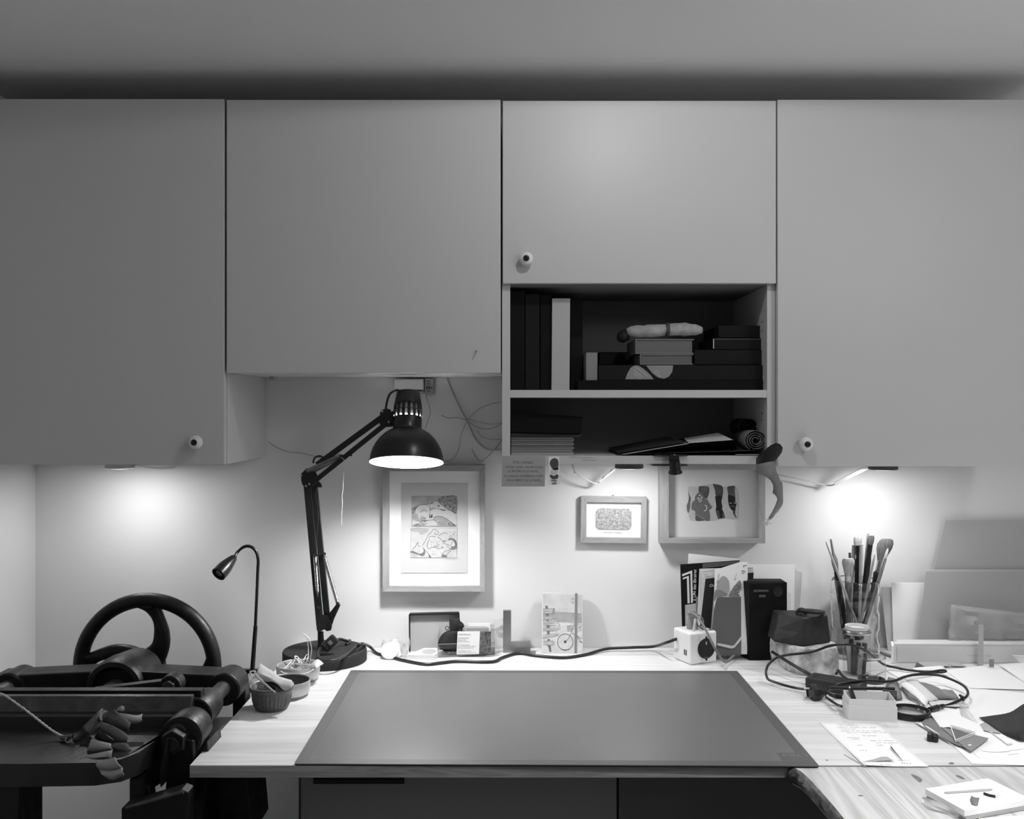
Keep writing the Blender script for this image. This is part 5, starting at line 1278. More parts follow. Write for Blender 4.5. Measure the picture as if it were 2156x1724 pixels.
# ---------------------------------------------------------------- stone block with an iron weight
rnd=random.Random(3)
t=thing('stone_block',V(.685,-.21,DT),'rough pale stone block under the dark iron weight','stone')
F0,F1,F2=G(1701,1424),G(1640,1402),G(1764,1420)
base=[F1,G(1668,1417),F0,G(1735,1425),F2,V(F2.x+.004,F2.y+.06,0),V(F0.x-.01,F0.y+.115,0),V(F1.x-.006,F1.y+.055,0)]
ctr=sum(base,V(0,0,0))/8
secs=[]
poly=[p for p in catmull([V(p.x,p.y,0) for p in base],4,True)]
for z,f in ((0,.93),(.004,.985),(.012,1.0),(.024,1.02),(.036,1.01),(.048,1.0),(.058,.99),(.062,.96),(.0635,.90)):
    secs.append([V(ctr.x+(p.x-ctr.x)*f*(1+rnd.uniform(-.03,.03)),ctr.y+(p.y-ctr.y)*f*(1+rnd.uniform(-.03,.03)),DT+z+ (rnd.uniform(-.002,.002) if 0<z<.06 else 0)) for p in poly])
MB().loft(secs).build('block',M['stone'],t,smooth=38)
ch=MB().loft([[W(1749,1366,2.235)+V(.010*math.cos(a)*f,.012*math.sin(a)*f,z) for a in [2*PI*k/10 for k in range(10)]] for z,f in ((-.012,.9),(.0,1.1),(.006,.9),(.009,.5))]).build('chipped_corner',M['stone'],t,smooth=60)
t=thing('iron_weight',V(.675,-.205,DT+.0645),'dark hexagonal iron weight with a ring handle, sitting on the stone block','weight')
zw=DT+.0642
def hexa(pts,z): return [V(x,y,z) for x,y in pts]
bl=W(1629,1354,2.26); bf=W(1691,1365,2.215); bri=W(1749,1358,2.255)
tl=W(1635.5,1288,2.285); tf=W(1690,1310,2.232); tr_=W(1744,1303,2.27)
B=[(bl.x,bl.y),(bf.x,bf.y),(bri.x,bri.y),(bri.x+.002,bri.y+.055),(bf.x+.004,bf.y+.115),(bl.x,bl.y+.055)]
zT=zw+.0610
T=[(tl.x+.003,tl.y-.006),(tf.x,tf.y),(tr_.x-.003,tr_.y-.004),(tr_.x-.003,tr_.y+.040),(tf.x+.002,tf.y+.092),(tl.x+.002,tl.y+.042)]
mid_=[((a[0]*.55+b_[0]*.45),(a[1]*.55+b_[1]*.45)) for a,b_ in zip(B,T)]
M['castiron']=mat('dark_cast_iron',.020,.6,metal=.15,noise=.5,nscale=30,bump=.5,bscale=100)
bd=MB().loft([hexa([(ctr.x+(x-ctr.x)*.985,ctr.y+(y-ctr.y)*.985) for x,y in B],zw),hexa(B,zw+.004),hexa(mid_,zw+.030),hexa(T,zT)]).build('body',M['castiron'],t,bev=.003,seg=3)
hc=V((T[0][0]+T[2][0])/2,(T[1][1]+T[4][1])/2,zT)
MB().torus(hc+V(.020,-.005,.0075),.026,.0042,RX(math.radians(-7))@RY(math.radians(4)),40,10).build('ring_handle',M['castiron'],t,smooth=70)
MB().torus(hc+V(-.004,-.006,.002),.0105,.0042,RX(PI/2)@RY(0),24,8,0,PI).build('staple',M['castiron'],t,smooth=60)
MB().lathe([(0,0),(.0035,0),(.003,.0018),(0,.002)],12,V(T[0][0]+.015,T[0][1]+.012,zT)).build('rivet',M['ironl'],t,smooth=40)

# ---------------------------------------------------------------- tall glass with brushes
gc=G(1800,1381); gc.z=DT; RG=.0575
t=thing('glass_vase',gc,'tall dimpled glass vase full of artist brushes','vase')
def dim(a,r,z):
    if z<.008 or z>.150: return 1
    w_=math.sin(PI*(z-.008)/.142)
    return 1-.10*w_*(.5+.5*math.cos(a*7+ (PI if int(z/.036)%2 else 0)))*abs(math.sin(PI*(z%.036)/.036))
outp=[(0,0),(.048,0),(.0535,.002),(.0555,.008)]+[(RG,.012+i*.0046) for i in range(30)]+[(RG*.985,.153),(RG*.975,.156),(RG,.162),(RG*.995,.172),(RG*.965,.182),(RG*.93,.187),(RG*.905,.1885),(RG*.895,.187)]
inp=[(r-.0032,z) for r,z in reversed(outp[4:-2]) ]
MB().lathe(outp+inp+[(.050,.012),(0,.010)],96,gc,fr=dim).build('glass',M['glass'],t,smooth=60)
MB().lathe([(RG*1.004,.1535),(RG*1.012,.1548),(RG*1.004,.156)],72,gc,closed=True).build('ridge',M['glass'],t,smooth=60)
M['bristle']=mat('pale_bristle',.45,.8,noise=.3,nscale=260,stretch=(1,1,.08)); M['bristled']=mat('grey_bristle',.13,.85,noise=.45,nscale=300,stretch=(1,1,.08))
M['handlep']=mat('pale_wooden_handle',.42,.45,noise=.25,nscale=30); M['handleg']=mat('grey_painted_handle',.18,.35)
ZV=lambda x,y:(1720+x/5.072,1110+y/5.070)
def Zv(x,y,D): return W(*ZV(x,y),D)
def inside(p):           # keep the foot of a brush inside the glass
    d=V(p.x-gc.x,p.y-gc.y,0); l=d.length
    if l>.040: d*= .040/l
    return V(gc.x+d.x,gc.y+d.y,max(p.z,DT+.016))
def brush(label,tip,foot,Dt,Df,parts,name='paint_brush'):
    """parts: list of (name, u0, u1, profile[(u,r)], material, flat)"""
    a=Zv(*tip,Dt); b=inside(Zv(*foot,Df)); d=b-a
    t=thing(name,b,label,'brush','artist brushes in the tall glass')
    for nm,prof,m_,fl in parts:
        pts=[a+d*u for u,r in prof]; rr_=[r for u,r in prof]
        MB().tube(pts,rr_,16,flat=None).build(nm,M[m_],t,smooth=50) if not fl else MB().loft([[p+V(r*math.cos(k2)*fl,r*math.sin(k2)*.45,0)+ (V(0,0,0)) for k2 in [2*PI*k/16 for k in range(16)]] for p,r in zip(pts,rr_)]).build(nm,M[m_],t,smooth=50)
    return t
brush('thin brush with a long pale handle crossing the glass, leftmost tip',(95,155),(430,1030),2.33,2.345,[('handle',[(0,.0012),(.1,.0022),(.3,.0030),(.6,.0034),(1,.0030)],'handlep',0)])
brush('dark brush with a swollen painted handle, second from the left',(148,125),(330,1180),2.38,2.37,[('handle',[(0,.0018),(.02,.0026),(.14,.0032),(.17,.0055),(.21,.0078),(.25,.0078),(.30,.0062),(.33,.0058)],'handleg',0),('ferrule',[(.33,.006),(.42,.0065),(1,.0065)],'blackm',0)])
brush('short mop brush with a pale fanned bristle head at the glass rim',(335,332),(330,1100),2.335,2.35,[('bristles',[(0,.0120),(.03,.0150),(.08,.0150),(.16,.0115),(.25,.0088)],'bristle',1),('ferrule',[(.25,.0088),(.32,.0088)],'steel',1),('handle',[(.32,.0085),(.55,.0070),(1,.005)],'handleg',0)])
brush('flat brush with white bristles and a black handle, tall in the middle',(437,100),(420,1180),2.36,2.37,[('bristles',[(0,.0075),(.015,.0100),(.05,.0098),(.085,.0092)],'bristle',1.02),('handle',[(.085,.0050),(.16,.0050),(.20,.0035),(.25,.0062),(.5,.0065),(1,.0050)],'blackm',0)])
brush('pale splattered handle standing left of the tall flat white brush',(395,190),(350,1150),2.375,2.36,[('handle',[(0,.0045),(.2,.0050),(.3,.0038),(1,.0030)],'handlep',0)])
brush('pale splattered handle standing right of the tall flat white brush',(475,180),(450,1150),2.345,2.36,[('handle',[(0,.0040),(.2,.0045),(1,.0030)],'handlep',0)])
brush('brush with pale bristles and a black handle leaning right, tallest of all',(580,90),(440,1180),2.36,2.37,[('bristles',[(0,.0065),(.02,.0085),(.055,.0085),(.085,.0072)],'bristled',1),('handle',[(.085,.0064),(.2,.0058),(.25,.0072),(.5,.0070),(1,.005)],'blackm',0)])
brush('slim grey brush tip just left of the tallest brush',(548,65),(460,1150),2.375,2.375,[('handle',[(0,.0020),(.03,.0032),(.09,.0034),(.3,.0040),(1,.003)],'handlep',0)])
brush('big fluffy grey mop brush with a black handle, rightmost of all',(745,125),(470,1190),2.39,2.375,[('bristles',[(0,.0120),(.015,.0170),(.05,.0200),(.10,.0190),(.16,.0140),(.23,.0085)],'bristled',1.0),('ferrule',[(.225,.0088),(.30,.0080),(.315,.0086),(.325,.0078)],'steel',0),('handle',[(.325,.0078),(.35,.0110),(.42,.0085),(.6,.0060),(1,.0050)],'blackm',0)])
brush('small pale brush lying against the big fluffy brush',(760,225),(500,1100),2.36,2.36,[('bristles',[(0,.0012),(.03,.0030),(.08,.0036),(.12,.0034)],'bristle',0),('ferrule',[(.12,.0042),(.25,.0046)],'steel',0),('handle',[(.25,.0044),(1,.0035)],'handleg',0)])
brush('thin pale stick with a splattered end crossing down to the right of the glass centre',(617,292),(465,1030),2.33,2.345,[('handle',[(0,.0012),(.1,.0026),(.4,.0032),(1,.0026)],'handlep',0)])
brush('short grey stick showing left of the middle brushes',(350,270),(370,1150),2.385,2.37,[('handle',[(0,.0030),(.5,.0034),(1,.0030)],'handleg',0)])
brush('dark short stub just above the left rim of the glass',(192,512),(300,1190),2.39,2.38,[('handle',[(0,.0014),(.05,.003),(1,.004)],'black',0)])
brush('dark green painted wide paddle deep in the middle of the glass',(450,600),(440,1200),2.385,2.38,[('blade',[(0,.027),(.32,.026),(.55,.012),(1,.008)],'matte',1)])
# jars in front
jc=G(1804,1418); jc.z=DT
t=thing('glass_jar',jc,'lidded glass jar of charcoal sticks in front of the tall glass of brushes','jar')
JR=.0305
MB().lathe([(0,0),(JR*.93,0),(JR,.003),(JR,.078),(JR*.97,.086),(JR*.90,.090),(JR*.90,.094)],64,jc).build('glass',M['tglass'],t,smooth=50)
MB().lathe([(JR*.90,.0925),(JR*1.03,.0925),(JR*1.05,.094),(JR*1.05,.0985),(JR*1.02,.1005),(JR*.90,.101)],64,jc).build('screw_band',M['steel'],t,smooth=40)
ring=MB().lathe([(JR*.84,.1015),(JR*.855,.102),(JR*.855,.1095),(JR*.84,.1105),(JR*.82,.1095),(JR*.82,.103),(0,.1028)],64,jc).build('lid',M['paper2'],t,smooth=40)
rnd=random.Random(9)
for i in range(8):
    a=PI-PI*2*i/8; r=.015; a2=a+rnd.uniform(-.6,.6)
    o=MB().cyl(jc+V(r*math.cos(a),r*math.sin(a),.004),jc+V(.019*math.cos(a2),.019*math.sin(a2),rnd.uniform(.055,.078)),.0056,n=7).build('charcoal_stick',M['dark'] if i%3 else M['card'])
    tag(o,['leftmost charcoal stick','charcoal stick at the back left','rearmost charcoal stick','charcoal stick at the back right','rightmost charcoal stick','charcoal stick at the front right','frontmost charcoal stick','charcoal stick at the front left'][(i)%8]+' in the lidded glass jar','stick','charcoal sticks in the lidded jar')
sc_=G(1835,1434); sc_.z=DT; SR=.0305
t=thing('glass_jar',sc_,'small empty open glass jar beside the lidded jar','jar')
MB().lathe([(0,.002),(SR*.95,.002),(SR,.006),(SR,.040),(SR*.93,.047),(SR*.93,.050),(SR*.97,.0525),(SR*.97,.056),(SR*.93,.0575)],64,sc_).build('glass',M['tglass'],t,smooth=50)
MB().lathe([(SR*.97,.0530),(SR*.985,.0545),(SR*.97,.0560),(SR*.935,.0575),(SR*.925,.0560),(SR*.93,.0535)],64,sc_,closed=True).build('rim',M['glass'],t,smooth=60)
MB().lathe([(0,0),(SR*.93,0),(SR*.97,.003),(SR*.93,.0065),(0,.0055)],48,sc_).build('base',M['glass'],t,smooth=60)
MB().lathe([(0,0),(.004,.002),(.003,.008),(0,.009)],10,sc_+V(-.008,.004,.006)).build('drop',M['glass'],t,smooth=60)

# ---------------------------------------------------------------- adapter, cables, plug
t=thing('laptop_charger',G(1775,1452),'black laptop power brick lying behind the white tray box, with its looped cables','charger')
zr=lambda x,y:(1580+x/3.592,1080+y/3.592)
def Zr(x,y,D): return W(*zr(x,y),D)
def Gr(x,y,h=0): return G(*zr(x,y),h)
a=Gr(505,1245,.030); b_=Gr(860,1345,.012)
A=[Gr(505,1240,.029),Gr(620,1232,.029),Gr(905,1335,.029),Gr(700,1345,.029)]
def at(px,py,z): return G(px,py,z-DT)
bb=[V(.618,-.345,DT+.002),V(.672,-.318,DT+.002),V(.760,-.395,DT+.002),V(.706,-.425,DT+.002)]
c=V(.700,-.375,DT+.0125); ua=V(.80,-.60,0).normalized(); va=V(.60,.80,0)
MB().obox(c,(.118,.052,.024),Matrix((ua,va,V(0,0,1))).transposed()).build('brick',mat('worn_black_plastic',.03,.5),t,bev=.005,seg=4)
b=MB()
for k in range(5): b.obox(c+va*(-.018+k*.009)+V(0,0,.0122),(.10,.0012,.0008),Matrix((ua,va,V(0,0,1))).transposed())
b.build('moulded_line',M['black'],t)
# thick cable from the stone to the brick
cab=M['black']
ct([Zr(165,1050,2.27),Zr(220,1085,2.24),Zr(300,1135,2.20),Zr(400,1195,2.16),Zr(505,1250,2.13),V(.655,-.338,DT+.02)],.0036,'mains_cable',cab,t)
# plug, end on
pc=Zr(500,1360,2.03)
pd=V(-.96,-.22,.02).normalized(); ps=pd.cross(V(0,0,1)).normalized(); pu=ps.cross(pd)
Rp=Matrix((ps,pu,pd)).transposed()
pg=thing('mains_plug',V(pc.x,pc.y,DT),'black round two pin mains plug lying left of the white tray box','plug')
MB().lathe([(0,-.022),(.0055,-.022),(.0075,-.016),(.0135,-.008),(.0178,.0),(.0185,.010),(.0180,.014),(.0165,.0145),(.0150,.012),(0,.012)],10,pc,Rp).build('body',M['black'],pg,smooth=25)
for s_ in (-1,1): lab(MB().cyl(pc+ps*.0+pu*.0095*s_+pd*.012,pc+pu*.0095*s_+pd*.028,.0022,n=12).build('pin',M['steel'],pg,smooth=40),'chrome plug pin')
# loops
ct([Zr(435,1335,2.06),Zr(340,1322,2.085),Zr(250,1300,2.10),Zr(190,1280,2.115),Zr(142,1262,2.13),Zr(124,1240,2.14),Zr(118,1200,2.155),Zr(128,1160,2.165),Zr(150,1130,2.17),Zr(190,1098,2.17),Zr(240,1080,2.165),Zr(300,1070,2.155),Zr(400,1060,2.14),Zr(460,1050,2.13),Zr(520,1032,2.12),Zr(580,1010,2.115),Zr(640,997,2.11),Zr(700,992,2.11),Zr(760,996,2.115),Zr(820,1015,2.13),Zr(890,1052,2.16),Zr(960,1110,2.22),Zr(1020,1150,2.245),Zr(1100,1168,2.245),Zr(1200,1188,2.23),Zr(1300,1198,2.22),Zr(1380,1203,2.215),Zr(1450,1203,2.205),Zr(1478,1196,2.205),Zr(1462,1189,2.21),Zr(1420,1192,2.21),Zr(1350,1205,2.20),Zr(1270,1218,2.185),Zr(1180,1235,2.17),Zr(1120,1255,2.15),Zr(1080,1290,2.12),Zr(1060,1318,2.09),Zr(1048,1345,2.06)],.0028,'cable',cab,t,k=5)
ct([Zr(560,1375,2.03),Zr(640,1310,2.04),Zr(690,1290,2.05),Zr(750,1278,2.06),Zr(830,1270,2.07),Zr(900,1268,2.08),Zr(980,1273,2.09),Zr(1050,1273,2.095),Zr(1110,1262,2.10),Zr(1160,1242,2.115),Zr(1220,1226,2.13),Zr(1300,1220,2.135),Zr(1380,1222,2.135),Zr(1440,1230,2.13),Zr(1500,1250,2.11),Zr(1560,1276,2.09),Zr(1610,1305,2.065),Zr(1638,1335,2.04),Zr(1645,1365,2.02),Zr(1632,1390,2.00),Zr(1605,1405,1.99),Zr(1560,1425,1.985),Zr(1500,1450,1.975),Zr(1455,1460,1.97)],.0028,'cable',cab,t,k=5)
a=Zr(1458,1458,1.965); b_=Zr(1352,1492,1.935)
MB().tube([a,a+(b_-a)*.4,a+(b_-a)*.42,b_],[.0042,.0052,.0060,.0062],14).build('connector',M['black'],t,smooth=40)
lab(MB().tube([a+(b_-a)*.39,a+(b_-a)*.42],.0063,14).build('connector_ring',M['steel'],t),'silver ring')
lab(MB().cyl(b_,b_+(b_-a)*.32,.0026,n=14).build('connector_tip',M['steel'],t,smooth=40),'chrome connector tip')
c=Zr(1602,1403,1.99); MB().torus(c,.0040,.0022,RY(1.1),16,6).obox(c+V(.0,0,.004),(.012,.006,.004),RY(.5)).build('cable_tie',M['black'],t,smooth=40)
# coils behind the tray box
for k in range(3):
    ct([Zr(590+k*6,1365+k*6,2.0),Zr(640,1375+k*9,1.975),Zr(700,1378+k*12,1.97)],.0024,'cable',cab,t)
ct([Zr(570,1390,2.0),Zr(610,1420,1.98),Zr(650,1445,1.95),Zr(690,1462,1.935)],.0026,'cable',cab,t)
for k in range(5): 
    ct([Zr(1000,1340+k*12,1.985-k*.006),Zr(1060,1348+k*12,1.98-k*.006),Zr(1108,1352+k*12,1.975-k*.006)],.0026,'cable',cab,t)
ct([Zr(650,1215,2.15),Zr(665,1190,2.16),Zr(690,1225,2.13),Zr(730,1255,2.10)],.0030,'cable',cab,t)
o=MB().tube([Gr(600,1320,.030),Gr(1090,1330,.030)],.0036,6).build('pencil',M['black'],smooth=30); tag(o,'long black pencil lying across behind the white tray box','pencil')
o=MB().tube([Gr(700,1342,.024),Gr(950,1322,.030)],.0030,6).build('pencil',M['blackm'],smooth=30); tag(o,'shorter black pencil crossing the long one behind the tray box','pencil')

# white tray box
t=thing('tray_box',V(.70,-.56,DT),'open white cardboard tray box holding marker pens, in front of the charger','box')
g0,g1=G(1786,1515.5),G(1889.5,1520.5); g0.z=g1.z=DT
ex=(g1-g0); Lx=ex.length; ex.normalize(); ey=V(-ex.y,ex.x,0); dy=.066
Mt=Matrix((ex,ey,V(0,0,1))).transposed()
def tb(u0,u1,v0,v1,z0,z1): return MB().obox(g0+ex*(u0+u1)/2+ey*(v0+v1)/2+V(0,0,(z0+z1)/2),(u1-u0,v1-v0,z1-z0),Mt)
zl_,zh=.0285,.0405; w1,w2=.0018,.0016
def wallring(u0,u1,v0,v1,z0,z1,w_,name,m_):
    for (a,b_,c_,d_) in ((u0,u1,v0,v0+w_),(u0,u1,v1-w_,v1),(u0,u0+w_,v0+w_,v1-w_),(u1-w_,u1,v0+w_,v1-w_)):
        tb(a,b_,c_,d_,z0,z1).build(name,M[m_],t,bev=.0003)
wallring(0,Lx,0,dy,0,zl_,w1,'outer_wall','paper2')
wallring(w1+.0001,Lx-w1-.0001,w1+.0001,dy-w1-.0001,.001,zh,w2,'inner_lip','paper2')
tb(w1,Lx-w1,w1,dy-w1,0.0002,.0018).build('bottom',M['paper'],t)
m1=thing('marker_pen',g0+ex*.015+ey*.03+V(0,0,.004),'black capped marker pen standing out at the left of the tray box','pen')
p0=g0+ex*.0145+ey*.0585+V(0,0,.0430); p1=g0+ex*.022+ey*.014+V(0,0,.012)
MB().tube([p0,p1],.0048,14).build('barrel',M['blackm'],m1,smooth=40)
lab(MB().tube([p0+(p0-p1)*.14,p0],.0012,8).build('clip',M['paper'],m1,smooth=40),'white pen clip')
m2=thing('marker_pen',g0+ex*.04+ey*.02+V(0,0,.004),'black pen lying on the bottom of the tray box','pen')
MB().tube([g0+ex*.022+ey*.012+V(0,0,.008),g0+ex*.048+ey*.020+V(0,0,.007),g0+ex*.056+ey*.022+V(0,0,.006)],[.0045,.0040,.0012],12).build('barrel',M['black'],m2,smooth=40)
b=MB().tube([g0+ex*.074+ey*.050+V(0,0,.004),g0+ex*.080+ey*.045+V(0,0,.009)],.0022,8)
tag(b.build('pen_cap',M['mid'],smooth=40),'small grey pen cap at the right inside the tray box','cap')

# magnifier
mc=G(1916,1507.5); mc.z=DT
t=thing('magnifying_glass',mc,'round black rimmed magnifying glass lying right of the white tray box','magnifier')
MB().lathe([(.0345,.001),(.038,.001),(.0385,.0025),(.0385,.0125),(.0375,.0140),(.0352,.0140),(.0345,.0125)],64,mc,closed=True).build('rim',M['black'],t,smooth=40)
MB().lathe([(0,.0065),(.020,.0072),(.0343,.0090),(.0343,.0100),(.020,.0126),(0,.0135)],48,mc).build('lens',M['tglass'],t,smooth=60)
a=mc+V(.026,.022,.006); MB().cyl(a,a+V(.010,.010,.004),.0030,n=12).build('handle_stub',M['steel'],t,smooth=40)
# ---------------------------------------------------------------- boards leaning on the wall at the right
def board(name,c,label,cat,m,th=.002,**k):
    o=MB().prism(c,(0,th,0)).build(name,M[m],bev=.0003); return tag(o,label,cat,k.get('group'))
def Zd(p,h=0): p=p.copy(); p.z=DT+h; return p
M['cardw']=mat('pale_cardboard',.40,.8,spec=.15,noise=.04,nscale=2); M['cardg']=mat('greyish_cardboard',.46,.85,spec=.1,noise=.04,nscale=3)
# tallest, rearmost card
a=W(1990,1095,2.452); r=W(2240,1097,2.452)
board('card_board',[a,V(r.x,a.y,a.z),V(r.x,-.028,DT+.0005),V(W(1930,1400,2.44).x,-.028,DT+.0005)],'largest pale card leaning on the wall, rearmost of the boards at the right edge','board','cardg')
# second board with a doubled top edge
a=W(1951.5,1199.5,2.435); r=W(2260,1199.5,2.435)
board('card_board',[a,V(r.x,a.y,a.z),V(r.x,-.040,DT+.0005),V(W(1934,1400,2.43).x,-.040,DT+.0005)],'thin pale board just behind the grey board with the plastic packet','board','paper2')
a=W(1950,1204,2.425); r=W(2260,1204,2.425); bl=W(1928.5,1346,2.385)
board('card_board',[a,V(r.x,a.y,a.z),V(r.x,2.380+CY-.003,DT+.0005),V(bl.x-.002,2.380+CY-.003,DT+.0005)],'wide grey board leaning behind the long white box, with a plastic packet in front','board','cardw',th=.0025)
a=W(1877,1226.5,2.44); r=W(1946,1226.5,2.44)
board('card_board',[a,r,V(r.x,-.050,DT+.0005),V(W(1885,1400,2.41).x,-.050,DT+.0005)],'white upright sheet between the glass of brushes and the grey board','board','paper')
a=W(1855,1236,2.447); r=W(1885,1236,2.447)
board('card_board',[a,r,V(W(1900,1390,2.42).x,-.036,DT+.0005),V(W(1874,1370,2.42).x,-.036,DT+.0005)],'narrow white sheet with a slanting left edge, right beside the glass of brushes','board','paper2')
# plastic packet
zq=lambda x,y:(1980+x/7.182,1180+y/7.183)
def Zq(x,y,D): return W(*zq(x,y),D)
rows=[]
rnd=random.Random(11)
for i in range(9):
    v=i/8; row=[]
    for j in range(17):
        u=j/16; x=(165*(1-v)+115*v)*(1-u)+1500*u; y=(665+u*150)*(1-v)+1225*v
        p=Zq(x,y,2.345); p.y+=-.010*math.sin(PI*min(1,u*1.0))*math.sin(PI*v*.9+.15)+rnd.uniform(-.004,.004); row.append(p)
    rows.append(row)
t=thing('plastic_packet',Zq(700,1225,2.35),'crinkled plastic packet of pale material standing on the long white box','bag')
MB().grid(rows).build('film',M['film2'],t,smooth=30,sol=.0004)
fl=[[p+V(0,.008,0) for p in r[1:]] for r in rows[1:]]
MB().grid(fl).build('content',mat('pale_packed_content',.30,.7,noise=.35,nscale=14,bump=.5,bscale=30),t,smooth=60)
# long white box lying in front
t=thing('long_box',V(1.15,-.13,DT),'long white cardboard box lying along the foot of the leaning boards','box')
a=W(1878,1397,2.312); zt=DT+.047; xl=a.x; 
yb=2.312+CY
MB().prism([V(xl,yb,DT),V(xl+.004,yb+.004,zt),V(xl+.030,yb+.040,zt+.001),V(xl+.026,yb+.040,DT)],(.62,0,0)).build('body',M['cardw'] if 0 else M['paper2'],t,bev=.001)
b=MB().prism([V(xl-.003,yb-.002,DT+.001),V(xl-.002,yb-.002,zt-.004),V(xl+.001,yb+.010,zt+.004),V(xl+.004,yb+.012,DT+.001)],(.006,0,0)).build('end_flap',M['paper'],t,bev=.0008)
tx=MB().text('MATIERE',.0062,W(2036,1382,2.3105),(1,0,0),(0,0,1),0,1.1); tx.text('PREM',.0062,W(2074,1383,2.3105),(1,0,0),(0,0,1),.15,1.0)
tx.build('lettering',mat('worn_print',.45,.8),t)
MB().box(xl+.012,xl+.60,yb-.0014,yb-.0002,DT+.004,zt-.006).build('front_label',M['paper2'],t)
# grey upright strip (book end) and a short one
t=thing('grey_strip',W(2066,1400,2.29),'narrow grey upright strip standing in front of the long white box','strip')
c=[W(2061.5,1315,2.285),W(2071,1315,2.285),W(2070.5,1402,2.285),W(2059.5,1402,2.285)]
c[2].z=c[3].z=DT+.001
MB().prism(c,(0,.0015,0)).build('strip',M['card'],t,bev=.0002)
MB().box(c[3].x,c[2].x,c[2].y-.001,c[2].y+.03,DT+.0002,DT+.0014).build('foot',M['card'],t)
c=[W(2083,1388,2.26),W(2093,1388,2.26),W(2093,1404.5,2.26),W(2083,1404.5,2.26)]
o=MB().prism(c,(0,.0015,0)).build('grey_strip',M['mid']); tag(o,'short dark grey strip stuck up between the white papers','strip')
o=MB().tube([G(1850,1372.5,.004),G(1880,1382,.004)],.0040,6).build('pencil',M['mid']); tag(o,'thick grey pencil behind the small glass jar','pencil')

# ---------------------------------------------------------------- loose sheets on the desk, right side
zs=lambda x,y:(1840+x/6.63,1380+y/6.631)
def Gs(x,y,h=0): return G(*zs(x,y),h)
def flat(name,pts,h,label,cat,m,th=.0005,k=0,grp=None):
    q_=[Gs(x,y,h) for x,y in (c2(pts,k,True) if k else pts)]
    o=MB().prism(q_,(0,0,th)).build(name,M[m]); return tag(o,label,cat,grp)
gp='loose sheets on the right of the desk'
flat('paper_sheet',[(600,620),(1150,760),(1330,450),(2500,560),(3000,1560),(1370,1512),(1105,1255),(900,1100)],.0006,'large white sheet reaching the front edge of the desk at the right','paper','paper',grp=gp)
flat('paper_sheet',[(180,215),(640,200),(1010,200),(1500,450),(1200,640),(700,520)],.0008,'white sheet lying under the cable loop right of the small jar','paper','paper',grp=gp)
flat('paper_sheet',[(990,205),(1620,130),(2400,180),(2900,500),(1335,455)],.0022,'broad white sheet in front of the long white box','paper','paper',grp=gp)
sheet('paper_sheet',[Gs(1735,120,.010),Gs(2500,60,.012),Gs(2700,420,.004),Gs(2080,360,.004)],M['paper'],'white sheet curling up at the right edge beside the short dark strip','paper',gp,bulge=.006)
sheet('paper_sheet',[Gs(1930,-10,.030),Gs(2500,10,.03),Gs(2600,200,.008),Gs(2040,135,.006)],M['paper2'],'white sheet corner standing up at the right edge in front of the long box','paper',gp,bulge=.004)
flat('card_board',[(600,95),(970,92),(1080,150),(700,152)],.004,'small grey card lying behind the fold of the cable','board','card',.001)
flat('card_board',[(975,95),(1180,97),(1290,155),(1090,150)],.003,'second small grey card lying right of the first behind the cable','board','card',.001)
flat('card_board',[(570,165),(600,98),(710,165)],.006,'dark triangular card corner behind the cable fold','board','dark',.001)
flat('card_board',[(250,150),(400,85),(600,110),(560,220),(380,200)],.001,'flat grey card beside the end of the long white box','board','cardg',.001)
sheet('paper_sheet',[Gs(535,172,.006),Gs(965,140,.010),Gs(1012,205,.006),Gs(560,210,.003)],M['paper'],'small folded white paper above the cable fold','paper',gp,bulge=.004)
# grey leather pieces, curled
sheet('leather_piece',[Gs(200,300,.004),Gs(320,330,.010),Gs(400,600,.004),Gs(120,640,.003)],M['leather'],'dark grey leather offcut behind the right end of the tray box','leather',gp,bulge=.010,th=.0012)
sheet('leather_piece',[Gs(430,330,.006),Gs(830,440,.008),Gs(1185,600,.004),Gs(760,600,.003)],M['leather'],'dark grey curled leather sheet under the cable loop, left one','leather',gp,bulge=.012,th=.0012)
sheet('leather_piece',[Gs(835,480,.006),Gs(1095,482,.008),Gs(1190,600,.004),Gs(860,580,.004)],M['mid'],'smooth grey sheet piece under the cable loop, next to the cable tie','leather',gp,bulge=.008,th=.0010)
sheet('paper_sheet',[Gs(330,375,.012),Gs(430,335,.012),Gs(780,610,.006),Gs(720,700,.006)],M['paper'],'curved white strip of paper running from the jar to the connector','paper',gp,bulge=.008)
sheet('paper_sheet',[Gs(430,335,.013),Gs(620,345,.012),Gs(900,610,.006),Gs(780,640,.006)],M['paper2'],'second curved pale strip lying beside the white one','paper',gp,bulge=.006)
flat('paper_sheet',[(760,640),(1240,640),(1330,700),(1300,720),(800,700)],.0045,'pale strip of paper under the connector','paper','paper2',grp=gp)
sheet('leather_piece',[Gs(400,460,.006),Gs(470,560,.008),Gs(705,690,.004),Gs(690,735,.003)],M['leather'],'narrow grey leather crescent right of the tray box','leather',gp,bulge=.006,th=.001)
